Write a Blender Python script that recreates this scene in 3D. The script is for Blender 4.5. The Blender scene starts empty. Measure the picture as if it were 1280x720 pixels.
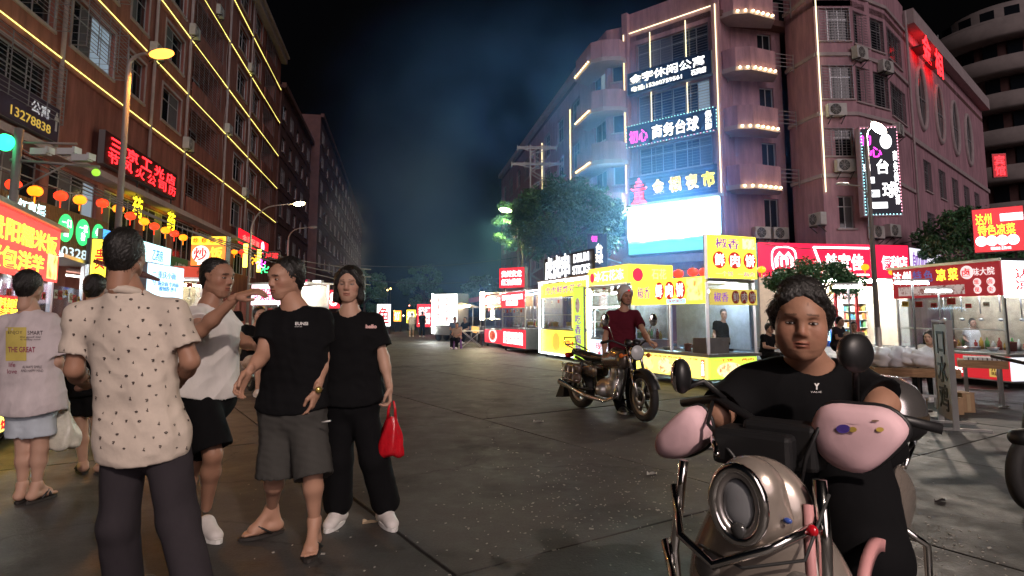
import bpy, bmesh, math, random
import numpy as np
from mathutils import Vector, Matrix
rnd = random.Random(11)
sc = bpy.context.scene
COL = sc.collection
R = math.radians
PI = math.pi

# ------------------------------------------------------------------ camera
CAMZ, FPX, CX, CY, PITCH = 1.32, 760.0, 640.0, 315.0, math.atan(80 / 760)
cam = bpy.data.objects.new('camera', bpy.data.cameras.new('camera'))
COL.objects.link(cam)
cam.location = (0, 0, CAMZ)
cam.rotation_euler = (PI / 2 + PITCH, 0, 0)
cam.data.sensor_width = 36
cam.data.lens = FPX / 1280 * 36
cam.data.shift_y = -(360 - CY) / 1280
cam.data.clip_end = 2000
cam.data.clip_start = 0.05
sc.camera = cam
# ------------------------------------------------------------------ night sky
world = bpy.data.worlds.new('World')
sc.world = world
world.use_nodes = True
wn = world.node_tree
bg = wn.nodes['Background']
sky = wn.nodes.new('ShaderNodeTexSky')
sky.sky_type = 'NISHITA'
sky.sun_disc = False
sky.sun_elevation = R(-4)
sky.sun_rotation = R(200)
wn.links.new(sky.outputs[0], bg.inputs[0])
bg.inputs[1].default_value = 0.05
# faint soft glow of the town behind the camera
sun = bpy.data.objects.new('sun', bpy.data.lights.new('sun', 'SUN'))
COL.objects.link(sun)
sun.data.energy = 0.55
sun.data.angle = R(40)
sun.data.color = (1.0, 0.82, 0.84)
sun.rotation_euler = (R(70), 0, R(18))
# ------------------------------------------------------------------ render look
sc.view_settings.view_transform = 'Standard'
sc.view_settings.look = 'None'
sc.view_settings.exposure = 0.65
sc.view_settings.gamma = 1.0
sc.view_settings.use_curve_mapping = False
sc.render.engine = 'CYCLES'
sc.cycles.use_denoising = True
sc.cycles.max_bounces = 6
sc.cycles.diffuse_bounces = 2
sc.cycles.glossy_bounces = 3
sc.cycles.transmission_bounces = 4
sc.cycles.transparent_max_bounces = 12
sc.cycles.volume_bounces = 0
sc.cycles.sample_clamp_indirect = 3
sc.cycles.caustics_reflective = False
sc.cycles.caustics_refractive = False
sc.cycles.volume_step_rate = 2.0

# ------------------------------------------------------------------ projection helpers (measuring the photograph)
_r, _u, _f = Vector((1, 0, 0)), Vector((0, -math.sin(PITCH), math.cos(PITCH))), Vector((0, math.cos(PITCH), math.sin(PITCH)))
def ray(px, py): return _r * ((px - CX) / FPX) + _u * ((CY - py) / FPX) + _f
def P(px, py, Y):
    d = ray(px, py)
    return Vector((0, 0, CAMZ)) + d * (Y / d.y)
def G(px, py, z=0.0):
    d = ray(px, py)
    return Vector((0, 0, CAMZ)) + d * ((z - CAMZ) / d.z)
SA = math.atan((498 - 640) / 760)
SU, SV = Vector((math.sin(SA), math.cos(SA), 0)), Vector((math.cos(SA), -math.sin(SA), 0))
def S(u, v, z=0): return SU * u + SV * v + Vector((0, 0, z))

# ------------------------------------------------------------------ materials
MAT = {}
def M(name, col, rough=0.6, metal=0.0, var=0.0, scale=6.0, bump=0.0, em=None, es=0.0, spec=0.5, alpha=1.0, stretch=None, bscale=None, coat=0.0):
    if name in MAT: return MAT[name]
    m = bpy.data.materials.new(name); m.use_nodes = True
    nt = m.node_tree; b = nt.nodes['Principled BSDF']
    b.inputs['Base Color'].default_value = (*col, 1)
    b.inputs['Roughness'].default_value = rough
    b.inputs['Metallic'].default_value = metal
    b.inputs['Specular IOR Level'].default_value = spec
    b.inputs['Coat Weight'].default_value = coat
    b.inputs['Alpha'].default_value = alpha
    if em is not None:
        b.inputs['Emission Color'].default_value = (*em, 1)
        b.inputs['Emission Strength'].default_value = es
    if var or bump:
        tc = nt.nodes.new('ShaderNodeTexCoord'); mp = nt.nodes.new('ShaderNodeMapping')
        nt.links.new(tc.outputs['Object'], mp.inputs[0])
        if stretch: mp.inputs['Scale'].default_value = stretch
        n = nt.nodes.new('ShaderNodeTexNoise'); n.inputs['Scale'].default_value = scale
        n.inputs['Detail'].default_value = 6; n.inputs['Roughness'].default_value = 0.65
        nt.links.new(mp.outputs[0], n.inputs['Vector'])
        if var:
            r = nt.nodes.new('ShaderNodeValToRGB')
            r.color_ramp.elements[0].position = 0.3; r.color_ramp.elements[1].position = 0.72
            r.color_ramp.elements[0].color = (*[c * (1 - var) for c in col], 1)
            r.color_ramp.elements[1].color = (*[min(1, c * (1 + var)) for c in col], 1)
            nt.links.new(n.outputs['Fac'], r.inputs[0]); nt.links.new(r.outputs[0], b.inputs['Base Color'])
        if bump:
            n2 = n
            if bscale:
                n2 = nt.nodes.new('ShaderNodeTexNoise'); n2.inputs['Scale'].default_value = bscale; n2.inputs['Detail'].default_value = 4
                nt.links.new(mp.outputs[0], n2.inputs['Vector'])
            bp = nt.nodes.new('ShaderNodeBump'); bp.inputs['Strength'].default_value = bump; bp.inputs['Distance'].default_value = 0.02
            nt.links.new(n2.outputs['Fac'], bp.inputs['Height']); nt.links.new(bp.outputs[0], b.inputs['Normal'])
    MAT[name] = m
    return m
def E(name, col, s, base=None):
    return M(name, base or tuple(c * 0.8 for c in col), 0.5, em=col, es=s)
def glassmat(name, tint=(0.9, 0.95, 1), fac=0.12, rough=0.05):
    if name in MAT: return MAT[name]
    m = bpy.data.materials.new(name); m.use_nodes = True; nt = m.node_tree; nt.nodes.clear()
    o = nt.nodes.new('ShaderNodeOutputMaterial'); mx = nt.nodes.new('ShaderNodeMixShader')
    t = nt.nodes.new('ShaderNodeBsdfTransparent'); g = nt.nodes.new('ShaderNodeBsdfGlossy')
    t.inputs[0].default_value = (*tint, 1); g.inputs['Roughness'].default_value = rough
    mx.inputs[0].default_value = fac
    nt.links.new(t.outputs[0], mx.inputs[1]); nt.links.new(g.outputs[0], mx.inputs[2]); nt.links.new(mx.outputs[0], o.inputs[0])
    MAT[name] = m
    return m
def vcolmat(name, rough=0.6, bump=0.0, bscale=200, spec=0.4, sss=0.0):
    if name in MAT: return MAT[name]
    m = bpy.data.materials.new(name); m.use_nodes = True; nt = m.node_tree; b = nt.nodes['Principled BSDF']
    a = nt.nodes.new('ShaderNodeVertexColor'); a.layer_name = 'col'
    nt.links.new(a.outputs[0], b.inputs['Base Color']); b.inputs['Roughness'].default_value = rough
    b.inputs['Specular IOR Level'].default_value = spec
    if sss:
        b.inputs['Subsurface Weight'].default_value = sss; b.inputs['Subsurface Radius'].default_value = (0.012, 0.004, 0.002); b.inputs['Subsurface Scale'].default_value = 1
    if bump:
        n = nt.nodes.new('ShaderNodeTexNoise'); n.inputs['Scale'].default_value = bscale; n.inputs['Detail'].default_value = 3
        bp = nt.nodes.new('ShaderNodeBump'); bp.inputs['Strength'].default_value = bump; bp.inputs['Distance'].default_value = 0.004
        tc = nt.nodes.new('ShaderNodeTexCoord'); nt.links.new(tc.outputs['Object'], n.inputs['Vector'])
        nt.links.new(n.outputs['Fac'], bp.inputs['Height']); nt.links.new(bp.outputs[0], b.inputs['Normal'])
    MAT[name] = m
    return m

# ------------------------------------------------------------------ objects
WM = {}
def T(x=0, y=0, z=0): return Matrix.Translation((x, y, z))
def RZ(a): return Matrix.Rotation(a, 4, 'Z')
def RX(a): return Matrix.Rotation(a, 4, 'X')
def RY(a): return Matrix.Rotation(a, 4, 'Y')
def tag(o, label, cat, group=None, kind=None):
    if label: o['label'] = label
    if cat: o['category'] = cat
    if group: o['group'] = group
    if kind: o['kind'] = kind
    return o
def link(name, data, mat=None, parent=None, mw=None):
    o = bpy.data.objects.new(name, data)
    COL.objects.link(o)
    mw = mw if mw is not None else (WM[parent.name] if parent else Matrix())
    WM[o.name] = mw.copy()
    if parent:
        o.parent = parent
        o.matrix_basis = WM[parent.name].inverted() @ mw
    else:
        o.matrix_basis = mw
    if mat is not None and data is not None and not data.materials: data.materials.append(mat)
    return o
def thing(name, label, cat, mw=None, group=None):
    return tag(link(name, None, None, None, mw if mw is not None else Matrix()), label, cat, group)
class MB:
    def __init__(s): s.v = []; s.f = []; s.sm = []
    def add(s, vs, fs, smooth=False):
        n = len(s.v); s.v += [tuple(p) for p in vs]; s.f += [tuple(i + n for i in f) for f in fs]; s.sm += [smooth] * len(fs)
        return s
    def box(s, x0, x1, y0, y1, z0, z1, m=None):
        vs = [Vector(p) for p in ((x0, y0, z0), (x1, y0, z0), (x1, y1, z0), (x0, y1, z0), (x0, y0, z1), (x1, y0, z1), (x1, y1, z1), (x0, y1, z1))]
        if m: vs = [m @ p for p in vs]
        return s.add(vs, [(0, 3, 2, 1), (4, 5, 6, 7), (0, 1, 5, 4), (1, 2, 6, 5), (2, 3, 7, 6), (3, 0, 4, 7)])
    def bar(s, a, b, w=0.02, h=None):
        a, b = Vector(a), Vector(b); d = b - a; l = d.length
        if l < 1e-6: return s
        q = d.to_track_quat('Z', 'Y').to_matrix().to_4x4(); h = h or w
        return s.box(-w / 2, w / 2, -h / 2, h / 2, 0, l, Matrix.Translation(a) @ q)
    def tube(s, pts, r, seg=10, cap=True, closed=False):
        pts = [Vector(p) for p in pts]; n = len(pts)
        rs = r if isinstance(r, (list, tuple)) else [r] * n
        vs, fs = [], []; up = None
        for i, p in enumerate(pts):
            if closed: d = pts[(i + 1) % n] - pts[i - 1]
            else: d = (pts[min(i + 1, n - 1)] - pts[max(i - 1, 0)])
            d = d.normalized() if d.length > 1e-9 else Vector((0, 0, 1))
            if up is None: up = d.orthogonal().normalized()
            up = (up - d * up.dot(d)); up = up.normalized() if up.length > 1e-6 else d.orthogonal().normalized()
            w = d.cross(up)
            for k in range(seg):
                a = 2 * PI * k / seg
                vs.append(p + (up * math.cos(a) + w * math.sin(a)) * rs[i])
        for i in range(n if closed else n - 1):
            j = (i + 1) % n
            for k in range(seg):
                k2 = (k + 1) % seg
                fs.append((i * seg + k, i * seg + k2, j * seg + k2, j * seg + k))
        if cap and not closed:
            fs.append(tuple(range(seg - 1, -1, -1))); fs.append(tuple((n - 1) * seg + k for k in range(seg)))
        return s.add(vs, fs, True)
    def lathe(s, prof, seg=20, m=None, smooth=True, arc=2 * PI):
        vs, fs = [], []; full = abs(arc - 2 * PI) < 1e-6; ns = seg if full else seg + 1
        for (r, z) in prof:
            for k in range(ns):
                a = arc * k / seg; p = Vector((r * math.cos(a), r * math.sin(a), z))
                vs.append(m @ p if m else p)
        for i in range(len(prof) - 1):
            for k in range(seg):
                k2 = (k + 1) % ns
                fs.append((i * ns + k, i * ns + k2, (i + 1) * ns + k2, (i + 1) * ns + k))
        return s.add(vs, fs, smooth)
    def prism(s, poly, d0, d1, m=None, smooth=False):
        # poly in local xz, extruded along y d0..d1
        n = len(poly)
        vs = [Vector((x, d0, z)) for x, z in poly] + [Vector((x, d1, z)) for x, z in poly]
        if m: vs = [m @ p for p in vs]
        s.add(vs, [tuple(range(n)), tuple(range(2 * n - 1, n - 1, -1))])
        return s.add(vs, [(i, i + n, (i + 1) % n + n, (i + 1) % n) for i in range(n)], smooth)
    def slab(s, poly, z0, z1, m=None):
        n = len(poly)
        vs = [Vector((x, y, z0)) for x, y in poly] + [Vector((x, y, z1)) for x, y in poly]
        if m: vs = [m @ p for p in vs]
        return s.add(vs, [tuple(range(n - 1, -1, -1)), tuple(range(n, 2 * n))] + [(i, (i + 1) % n, (i + 1) % n + n, i + n) for i in range(n)])
    def ell(s, c, r, seg=16, rings=10, m=None):
        vs, fs = [], []
        for i in range(rings + 1):
            t = PI * i / rings
            for k in range(seg):
                a = 2 * PI * k / seg
                p = Vector((c[0] + r[0] * math.sin(t) * math.cos(a), c[1] + r[1] * math.sin(t) * math.sin(a), c[2] + r[2] * math.cos(t)))
                vs.append(m @ p if m else p)
        for i in range(rings):
            for k in range(seg):
                k2 = (k + 1) % seg
                fs.append((i * seg + k, (i + 1) * seg + k, (i + 1) * seg + k2, i * seg + k2))
        return s.add(vs, fs, True)
    def mesh(s, name='mesh'):
        me = bpy.data.meshes.new(name)
        me.from_pydata(s.v, [], s.f)
        me.polygons.foreach_set('use_smooth', s.sm)
        bm = bmesh.new(); bm.from_mesh(me)
        bmesh.ops.remove_doubles(bm, verts=bm.verts, dist=1e-6)
        bmesh.ops.recalc_face_normals(bm, faces=bm.faces)
        bm.to_mesh(me); bm.free()
        return me
    def build(s, name, mat=None, parent=None, mw=None, bevel=0):
        o = link(name, s.mesh(name), mat, parent, mw)
        if bevel:
            b = o.modifiers.new('bevel', 'BEVEL'); b.width = bevel; b.segments = 2; b.limit_method = 'ANGLE'
        return o
def box(name, x0, x1, y0, y1, z0, z1, mat, parent=None, mw=None, bevel=0):
    return MB().box(x0, x1, y0, y1, z0, z1).build(name, mat, parent, mw, bevel)
def copy_tree(o, mw, parent=None):
    c = o.copy(); COL.objects.link(c)
    c.parent = parent
    if parent is None: c.matrix_basis = mw; WM[c.name] = mw.copy()
    for ch in o.children: copy_tree(ch, None, c)
    return c
_tc = {}
def text_mesh(body, bold=0.0, depth=0.01, spacing=1.0, line=1.0):
    k = (body, bold, depth, spacing, line)
    if k in _tc: return _tc[k]
    c = bpy.data.curves.new('lettering', 'FONT'); c.body = body; c.size = 1; c.offset = bold; c.extrude = depth
    c.align_x = 'CENTER'; c.space_character = spacing; c.space_line = line; c.resolution_u = 3
    o = bpy.data.objects.new('lettering', c)
    me = bpy.data.meshes.new_from_object(o)
    bpy.data.objects.remove(o); bpy.data.curves.remove(c)
    if not len(me.vertices):
        me.from_pydata([(0, 0, 0), (.1, 0, 0), (0, .1, 0)], [], [(0, 1, 2)])
    n = len(me.vertices); a = np.empty(n * 3, 'f'); me.vertices.foreach_get('co', a); a = a.reshape(-1, 3)
    lo, hi = a.min(0), a.max(0)
    a[:, 0] -= (lo[0] + hi[0]) / 2; a[:, 1] -= (lo[1] + hi[1]) / 2
    me.vertices.foreach_set('co', a.ravel())
    _tc[k] = (me, hi[0] - lo[0], hi[1] - lo[1])
    return _tc[k]
def lettering(parent, body, cx, cz, w, h, mat, y=-0.012, bold=0.015, mw=None, tilt=0.0, name='lettering', line=1.0, rot=None):
    """writing centred at local (cx, cz), fitted to w x h metres, standing proud of the plane y"""
    me, tw, th = text_mesh(body, bold * .4, 0.004, 1.0, line)
    me = me.copy(); me.materials.clear()
    base = mw if mw is not None else WM[parent.name]
    m = base @ T(cx, y, cz) @ RY(tilt) @ (rot if rot else RX(PI / 2)) @ Matrix.Diagonal((w / tw, h / th, 1, 1))
    return link(name, me, mat, parent, m)
def frame2(pxL, YL, pxR, YR, z=0.0):
    """matrix whose x axis runs from the left to the right plan point; returns matrix, width"""
    a, b = P(pxL, 395, YL), P(pxR, 395, YR)
    return frame_ab(a, b, z)
def frame_ab(a, b, z=0.0):
    d = Vector((b.x - a.x, b.y - a.y, 0)); w = d.length
    return T(a.x, a.y, z) @ RZ(math.atan2(d.y, d.x)), w
# ================================================================== materials shared by the setting
m_pink = M('plaster_dusty_pink', (0.52, 0.30, 0.35), 0.85, var=0.34, scale=1.6, bump=0.08, bscale=40, stretch=(1.6, 1.6, .3))
m_pinkd = M('plaster_brown_red', (0.37, 0.145, 0.115), 0.85, var=0.4, scale=1.4, bump=0.08, bscale=40, stretch=(1.6, 1.6, .3))
m_dark = M('old_render_dark', (0.16, 0.08, 0.075), 0.9, var=0.3, scale=0.8)
m_trim = M('trim_pale', (0.5, 0.42, 0.42), 0.8, var=0.15, scale=3)
m_white = M('white_paint', (0.75, 0.74, 0.72), 0.5, var=0.06, scale=4)
m_alu = M('aluminium_frame', (0.55, 0.56, 0.58), 0.4, metal=0.5)
m_steel = M('stainless_steel', (0.6, 0.6, 0.6), 0.28, metal=1.0, var=0.08, scale=12, bump=0.03)
m_iron = M('dark_iron', (0.09, 0.08, 0.08), 0.6, metal=0.4)
m_bars = M('window_bars', (0.32, 0.31, 0.33), 0.5, metal=0.4)
m_pane = M('night_window_glass', (0.016, 0.02, 0.026), 0.12, spec=0.6)
m_curt = M('drawn_curtain', (.16, .16, .18), .7, var=.3, scale=9, stretch=(6, 6, .4))
m_roomlit = E('dim_lit_room', (.5, .65, .8), .22)
m_black = M('black_plastic', (0.012, 0.012, 0.013), 0.45)
m_acw = M('air_conditioner_white', (0.62, 0.61, 0.58), 0.5, var=0.12, scale=5)
e_led = E('led_strip_warm', (0.95, 0.85, 0.2), 1.7)
e_ledw = E('led_strip_white', (1.0, 0.90, 0.55), 1.5)
e_bulb = E('balcony_bulb', (1.0, 0.72, 0.38), 9.0)
m_gls = glassmat('clear_glass')

# ================================================================== road of concrete slabs
def road_mat():
    m = bpy.data.materials.new('worn_concrete'); m.use_nodes = True; nt = m.node_tree; b = nt.nodes['Principled BSDF']
    g = nt.nodes.new('ShaderNodeNewGeometry')
    def nz(s, d=6, r=0.6):
        n = nt.nodes.new('ShaderNodeTexNoise'); n.inputs['Scale'].default_value = s; n.inputs['Detail'].default_value = d; n.inputs['Roughness'].default_value = r
        nt.links.new(g.outputs['Position'], n.inputs['Vector']); return n
    big, mid, fine = nz(0.45), nz(3.2, 8, 0.7), nz(60, 3, 0.7)
    def ramp(src, p0, c0, p1, c1):
        r = nt.nodes.new('ShaderNodeValToRGB'); r.color_ramp.elements[0].position = p0; r.color_ramp.elements[1].position = p1
        r.color_ramp.elements[0].color = (*c0, 1); r.color_ramp.elements[1].color = (*c1, 1)
        nt.links.new(src, r.inputs[0]); return r.outputs[0]
    def mul(a, c):
        x = nt.nodes.new('ShaderNodeMix'); x.data_type = 'RGBA'; x.blend_type = 'MULTIPLY'; x.inputs[0].default_value = 1
        nt.links.new(a, x.inputs[6]); nt.links.new(c, x.inputs[7]); return x.outputs[2]
    oi = nt.nodes.new('ShaderNodeObjectInfo')
    c = ramp(big.outputs['Fac'], 0.3, (0.046, 0.043, 0.041), 0.7, (0.088, 0.083, 0.079))
    c = mul(c, ramp(mid.outputs['Fac'], 0.3, (0.62, 0.62, 0.62), 0.65, (1.05, 1.05, 1.05)))
    c = mul(c, ramp(fine.outputs['Fac'], 0.3, (0.75, 0.75, 0.75), 0.62, (1.1, 1.1, 1.1)))
    c = mul(c, ramp(oi.outputs['Random'], 0.0, (0.86, 0.86, 0.86), 1.0, (1.08, 1.08, 1.08)))
    # oil stains and hairline cracks
    st = nz(0.9, 3, 0.5); c = mul(c, ramp(st.outputs['Fac'], 0.36, (0.45, 0.44, 0.43), 0.46, (1, 1, 1)))
    wob = nz(1.3, 5, 0.6); mxv = nt.nodes.new('ShaderNodeMix'); mxv.data_type = 'RGBA'; mxv.inputs[0].default_value = 0.45
    nt.links.new(g.outputs['Position'], mxv.inputs[6]); nt.links.new(wob.outputs['Color'], mxv.inputs[7])
    vo = nt.nodes.new('ShaderNodeTexVoronoi'); vo.feature = 'DISTANCE_TO_EDGE'; vo.inputs['Scale'].default_value = 0.55; nt.links.new(mxv.outputs[2], vo.inputs['Vector'])
    c = mul(c, ramp(vo.outputs['Distance'], 0.001, (0.4, 0.4, 0.4), 0.006, (1, 1, 1)))
    nt.links.new(c, b.inputs['Base Color'])
    rr = nt.nodes.new('ShaderNodeMapRange'); rr.inputs[1].default_value = 0.3; rr.inputs[2].default_value = 0.7; rr.inputs[3].default_value = 0.46; rr.inputs[4].default_value = 0.82
    nt.links.new(mid.outputs['Fac'], rr.inputs[0]); nt.links.new(rr.outputs[0], b.inputs['Roughness'])
    bp = nt.nodes.new('ShaderNodeBump'); bp.inputs['Strength'].default_value = 0.35; bp.inputs['Distance'].default_value = 0.006
    nt.links.new(fine.outputs['Fac'], bp.inputs['Height'])
    bp2 = nt.nodes.new('ShaderNodeBump'); bp2.inputs['Strength'].default_value = 0.25; bp2.inputs['Distance'].default_value = 0.02
    nt.links.new(mid.outputs['Fac'], bp2.inputs['Height']); nt.links.new(bp.outputs[0], bp2.inputs['Normal']); nt.links.new(bp2.outputs[0], b.inputs['Normal'])
    return m
m_road = road_mat()
m_joint = M('dirty_joint', (0.025, 0.022, 0.02), 0.95, var=0.3)
gr = box('ground', -400, 400, -60, 900, -0.3, -0.03, M('ground_dark', (0.07, 0.065, 0.06), 0.9, var=0.2, scale=0.5)); gr['kind'] = 'structure'
road = link('road', None); road['kind'] = 'structure'
N1, N2 = Vector((0.839, 0.544, 0)), Vector((-0.544, 0.839, 0))
slab_me = []
for k in range(4):
    b_ = MB(); w, h, c = 2.5 - 0.022, 4.04 - 0.022, 0.014
    r2 = random.Random(k)
    ring = []
    for (sx, sy) in ((0, 0), (1, 0), (1, 1), (0, 1)): ring.append((sx * w, sy * h))
    # uneven worn edges
    pts = []
    for i in range(4):
        a, e = ring[i], ring[(i + 1) % 4]; n = 9
        for j in range(n):
            t = j / n; jx, jy = r2.uniform(-.006, .006), r2.uniform(-.006, .006)
            pts.append((a[0] + (e[0] - a[0]) * t + jx, a[1] + (e[1] - a[1]) * t + jy))
    n = len(pts); cx_, cy_ = w / 2, h / 2
    vs = [(x, y, -0.06) for x, y in pts] + [(x, y, -0.003) for x, y in pts] + [(cx_ + (x - cx_) * (1 - .008 / w), cy_ + (y - cy_) * (1 - .008 / h), 0) for x, y in pts]
    fs = [(i, (i + 1) % n, n + (i + 1) % n, n + i) for i in range(n)] + [(n + i, n + (i + 1) % n, 2 * n + (i + 1) % n, 2 * n + i) for i in range(n)] + [tuple(range(2 * n, 3 * n))]
    b_.add(vs, fs); me = b_.mesh('slab'); me.materials.append(m_road); slab_me.append(me)
cnt = 0
for i in range(-14, 18):
    for j in range(-3, 14):
        o = N1 * (1.54 + 2.5 * i) + N2 * (2.9 + 4.04 * j); c = o + N1 * 1.25 + N2 * 2.02
        if c.y < -1.5 or c.y > 34 or abs(c.x) > 4 + c.y * 0.92 or c.x < -12 or c.x > 21: continue
        a = math.atan2(N1.y, N1.x)
        link('slab', slab_me[(i * 3 + j) % 4], None, road, T(o.x, o.y, rnd.uniform(-.0025, .0025)) @ RZ(a) @ RX(rnd.uniform(-.0007, .0007)) @ RY(rnd.uniform(-.0007, .0007))); cnt += 1
jb = box('joint_bed', -30, 40, -5, 60, -0.026, -0.018, m_joint, road)
fr = MB().add([(-60, 34, -.012), (60, 34, -.012), (60, 200, -.012), (-60, 200, -.012), (-60, -8, -.014), (-11.2, -8, -.014), (-11.2, 34, -.014), (-60, 34, -.014), (20, -8, -.014), (60, -8, -.014), (60, 34, -.014), (20, 34, -.014)],
              [(0, 1, 2, 3), (4, 5, 6, 7), (8, 9, 10, 11)]).build('far_roadway', m_road); fr['kind'] = 'structure'

# ================================================================== facade kit
def wall_mesh(w, z0, z1, t, ops, rev=0.18):
    b = MB(); xs = sorted({0, w, *[o[0] for o in ops], *[o[1] for o in ops]}); zs = sorted({z0, z1, *[o[2] for o in ops], *[o[3] for o in ops]})
    for i in range(len(xs) - 1):
        for j in range(len(zs) - 1):
            cx, cz = (xs[i] + xs[i + 1]) / 2, (zs[j] + zs[j + 1]) / 2
            if any(o[0] < cx < o[1] and o[2] < cz < o[3] for o in ops): continue
            b.add([(xs[i], 0, zs[j]), (xs[i + 1], 0, zs[j]), (xs[i + 1], 0, zs[j + 1]), (xs[i], 0, zs[j + 1])], [(0, 1, 2, 3)])
    for (a, c, d, e, *q) in ops:
        r = q[0] if q else rev
        b.add([(a, 0, d), (c, 0, d), (c, 0, e), (a, 0, e), (a, r, d), (c, r, d), (c, r, e), (a, r, e)], [(0, 4, 5, 1), (1, 5, 6, 2), (2, 6, 7, 3), (3, 7, 4, 0), (4, 7, 6, 5)])
    b.add([(0, t, z0), (w, t, z0), (w, t, z1), (0, t, z1), (0, 0, z0), (w, 0, z0), (w, 0, z1), (0, 0, z1)], [(0, 3, 2, 1), (4, 0, 1, 5), (7, 6, 2, 3), (4, 7, 3, 0), (5, 1, 2, 6)])
    return b
_wc = {}
def window(parent, mw, x0, x1, z0, z1, cols=2, rows=2, grille=False, y=0.12, fm=None, pm=None, surround=False, cage=0.0, sill=True):
    """frame with its panes, bars and sill as sub-parts; mw is the frame of the wall"""
    w, h = x1 - x0, z1 - z0; m = mw @ T(x0, 0, z0); key = (round(w, 2), round(h, 2), cols, rows, y)
    if key not in _wc:
        b = MB(); t = 0.05
        b.box(0, w, y, y + .05, 0, t).box(0, w, y, y + .05, h - t, h).box(0, t, y, y + .05, t, h - t).box(w - t, w, y, y + .05, t, h - t)
        for i in range(1, cols): b.box(w * i / cols - .02, w * i / cols + .02, y + .004, y + .046, t, h - t)
        zr = [h * .68] if rows == 2 else [h * i / rows for i in range(1, rows)]
        for z in zr: b.box(t, w - t, y + .008, y + .042, z - .02, z + .02)
        p = MB().box(0, w / cols, y + .022, y + .03, 0, h)
        _wc[key] = (b.mesh('window'), p.mesh('pane'))
    f, pn = _wc[key]
    f_ = f.copy(); f_.materials.clear()
    o = link('window', f_, fm or m_alu, parent, m)
    for i in range(cols):
        q = pn.copy(); q.materials.clear(); rv = rnd.random()
        link('pane', q, pm or (m_pane if rv < .8 else (m_curt if rv < .97 else m_roomlit)), o, m @ T(w * i / cols, 0, 0))
    if grille or cage:
        gk = ('g', round(w, 2), round(h, 2), cage)
        if gk not in _wc:
            b = MB(); yy = -0.03 - cage; n = max(6, int(h / 0.13))
            for i in range(n + 1): b.box(-.03, w + .03, yy - .008, yy + .008, h * i / n - .008, h * i / n + .008)
            for i in range(5): b.box(w * i / 4 - .01, w * i / 4 + .01, yy - .012, yy + .012, -.02, h + .02)
            if cage:
                for zz in (0, h * .5, h):
                    b.box(-.03, -.01, yy, 0, zz - .01, zz + .01).box(w + .01, w + .03, yy, 0, zz - .01, zz + .01)
                for i in range(1, n, 2): b.box(-.03, -.02, yy, 0, h * i / n - .006, h * i / n + .006).box(w + .02, w + .03, yy, 0, h * i / n - .006, h * i / n + .006)
                for i in range(7): b.box(w * i / 6 - .006, w * i / 6 + .006, yy, 0, -.02, -.01)
            _wc[gk] = b.mesh('security_grille'); _wc[gk].materials.append(m_bars)
        link('security_grille', _wc[gk], None, o, m)
    if surround:
        b = MB(); s = .1
        b.box(-s, w + s, -.04, .0, h, h + s).box(-s, w + s, -.07, .0, -s, 0).box(-s, 0, -.04, 0, 0, h).box(w, w + s, -.04, 0, 0, h)
        b.build('surround', m_trim, o, m)
    elif sill:
        MB().box(-.08, w + .08, -.09, .0, -.07, 0).build('sill', m_trim, o, m)
    return o
def wires(a, b, sag, r=0.008, n=14):
    a, b = Vector(a), Vector(b)
    return [a.lerp(b, t / n) - Vector((0, 0, sag * 4 * (t / n) * (1 - t / n))) for t in range(n + 1)]
_ac = []
def aircon(mw, label, group='outdoor air conditioner units on the pink corner building'):
    """front is -y; origin at the bottom middle of the back"""
    if not _ac:
        r = thing('air_conditioner', label, 'air conditioner', mw, group)
        box('body', -.42, .42, -.34, -.04, .06, .64, m_acw, r, bevel=.02)
        m2 = mw @ T(-.1, -.345, .35) @ RX(PI / 2)
        MB().lathe([(.0, .004), (.25, .004), (.25, -.01)], 20).build('fan_opening', M('fan_dark', (.05, .05, .05), .7), r, m2)
        g = MB()
        for q in (.07, .13, .19, .25): g.tube([(q * math.cos(a * PI / 8), q * math.sin(a * PI / 8), .012) for a in range(16)], .006, 5, closed=True)
        for a in range(4): g.bar((.25 * math.cos(a * PI / 4), .25 * math.sin(a * PI / 4), .012), (-.25 * math.cos(a * PI / 4), -.25 * math.sin(a * PI / 4), .012), .008)
        g.build('fan_guard', m_acw, r, m2)
        for s in (-.3, .3): MB().bar((s, 0, .03), (s, -.4, .03), .04).bar((s, 0, -.25), (s, -.36, .02), .03).build('bracket', m_iron, r)
        _ac.append(r); return r
    c = copy_tree(_ac[0], mw); c['label'] = label; c['group'] = group
    return c

# ================================================================== left building, long facade running down the street
LV = -10.7
def lb_u(px, L=10.7): return (760 * L / (math.cos(SA) * (498 - px)) - L * math.sin(SA)) / math.cos(SA)
def lfr(u, v=LV, z=0): return T(*S(u, v, z)) @ RZ(math.atan2(SU.y, SU.x))      # x down the street, front (-y) to the road
U0, U1, LH = 12.0, lb_u(340), 24.3
lm = lfr(U0)
LB = thing('apartment_building', 'long brown-red apartment block with yellow light strips along each floor', 'building', lm)
FL = [6.4, 9.4, 12.4, 15.3, 18.3, 21.3]
bays = [('c', -70, 40), ('c', 64, 122), ('w', 141, 164), ('w', 188, 213), ('l', 225, 262), ('w', 284, 297), ('w', 305, 314), ('l', 319, 333)]
ops, todo = [], []
for zb in FL:
    for kind, a, c in bays:
        x0, x1 = lb_u(a) - U0, lb_u(c) - U0
        if kind == 'l': o = (x0, x1, zb + .15, zb + 2.6, 1.1)
        elif kind == 'c': o = (x0, x1, zb + .75, zb + 2.5)
        else: o = (x0, x1, zb + .8, zb + 2.45)
        if zb == 6.4 and kind != 'l' and 118 < c < 215: continue
        ops.append(o); todo.append((kind, o, zb))
for k in range(9):
    x0 = 5.2 + k * 3.6; o = (x0, x0 + 3.1, 4.15, 6.0); ops.append(o); todo.append(('b', o, 3))
shop = []
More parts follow.
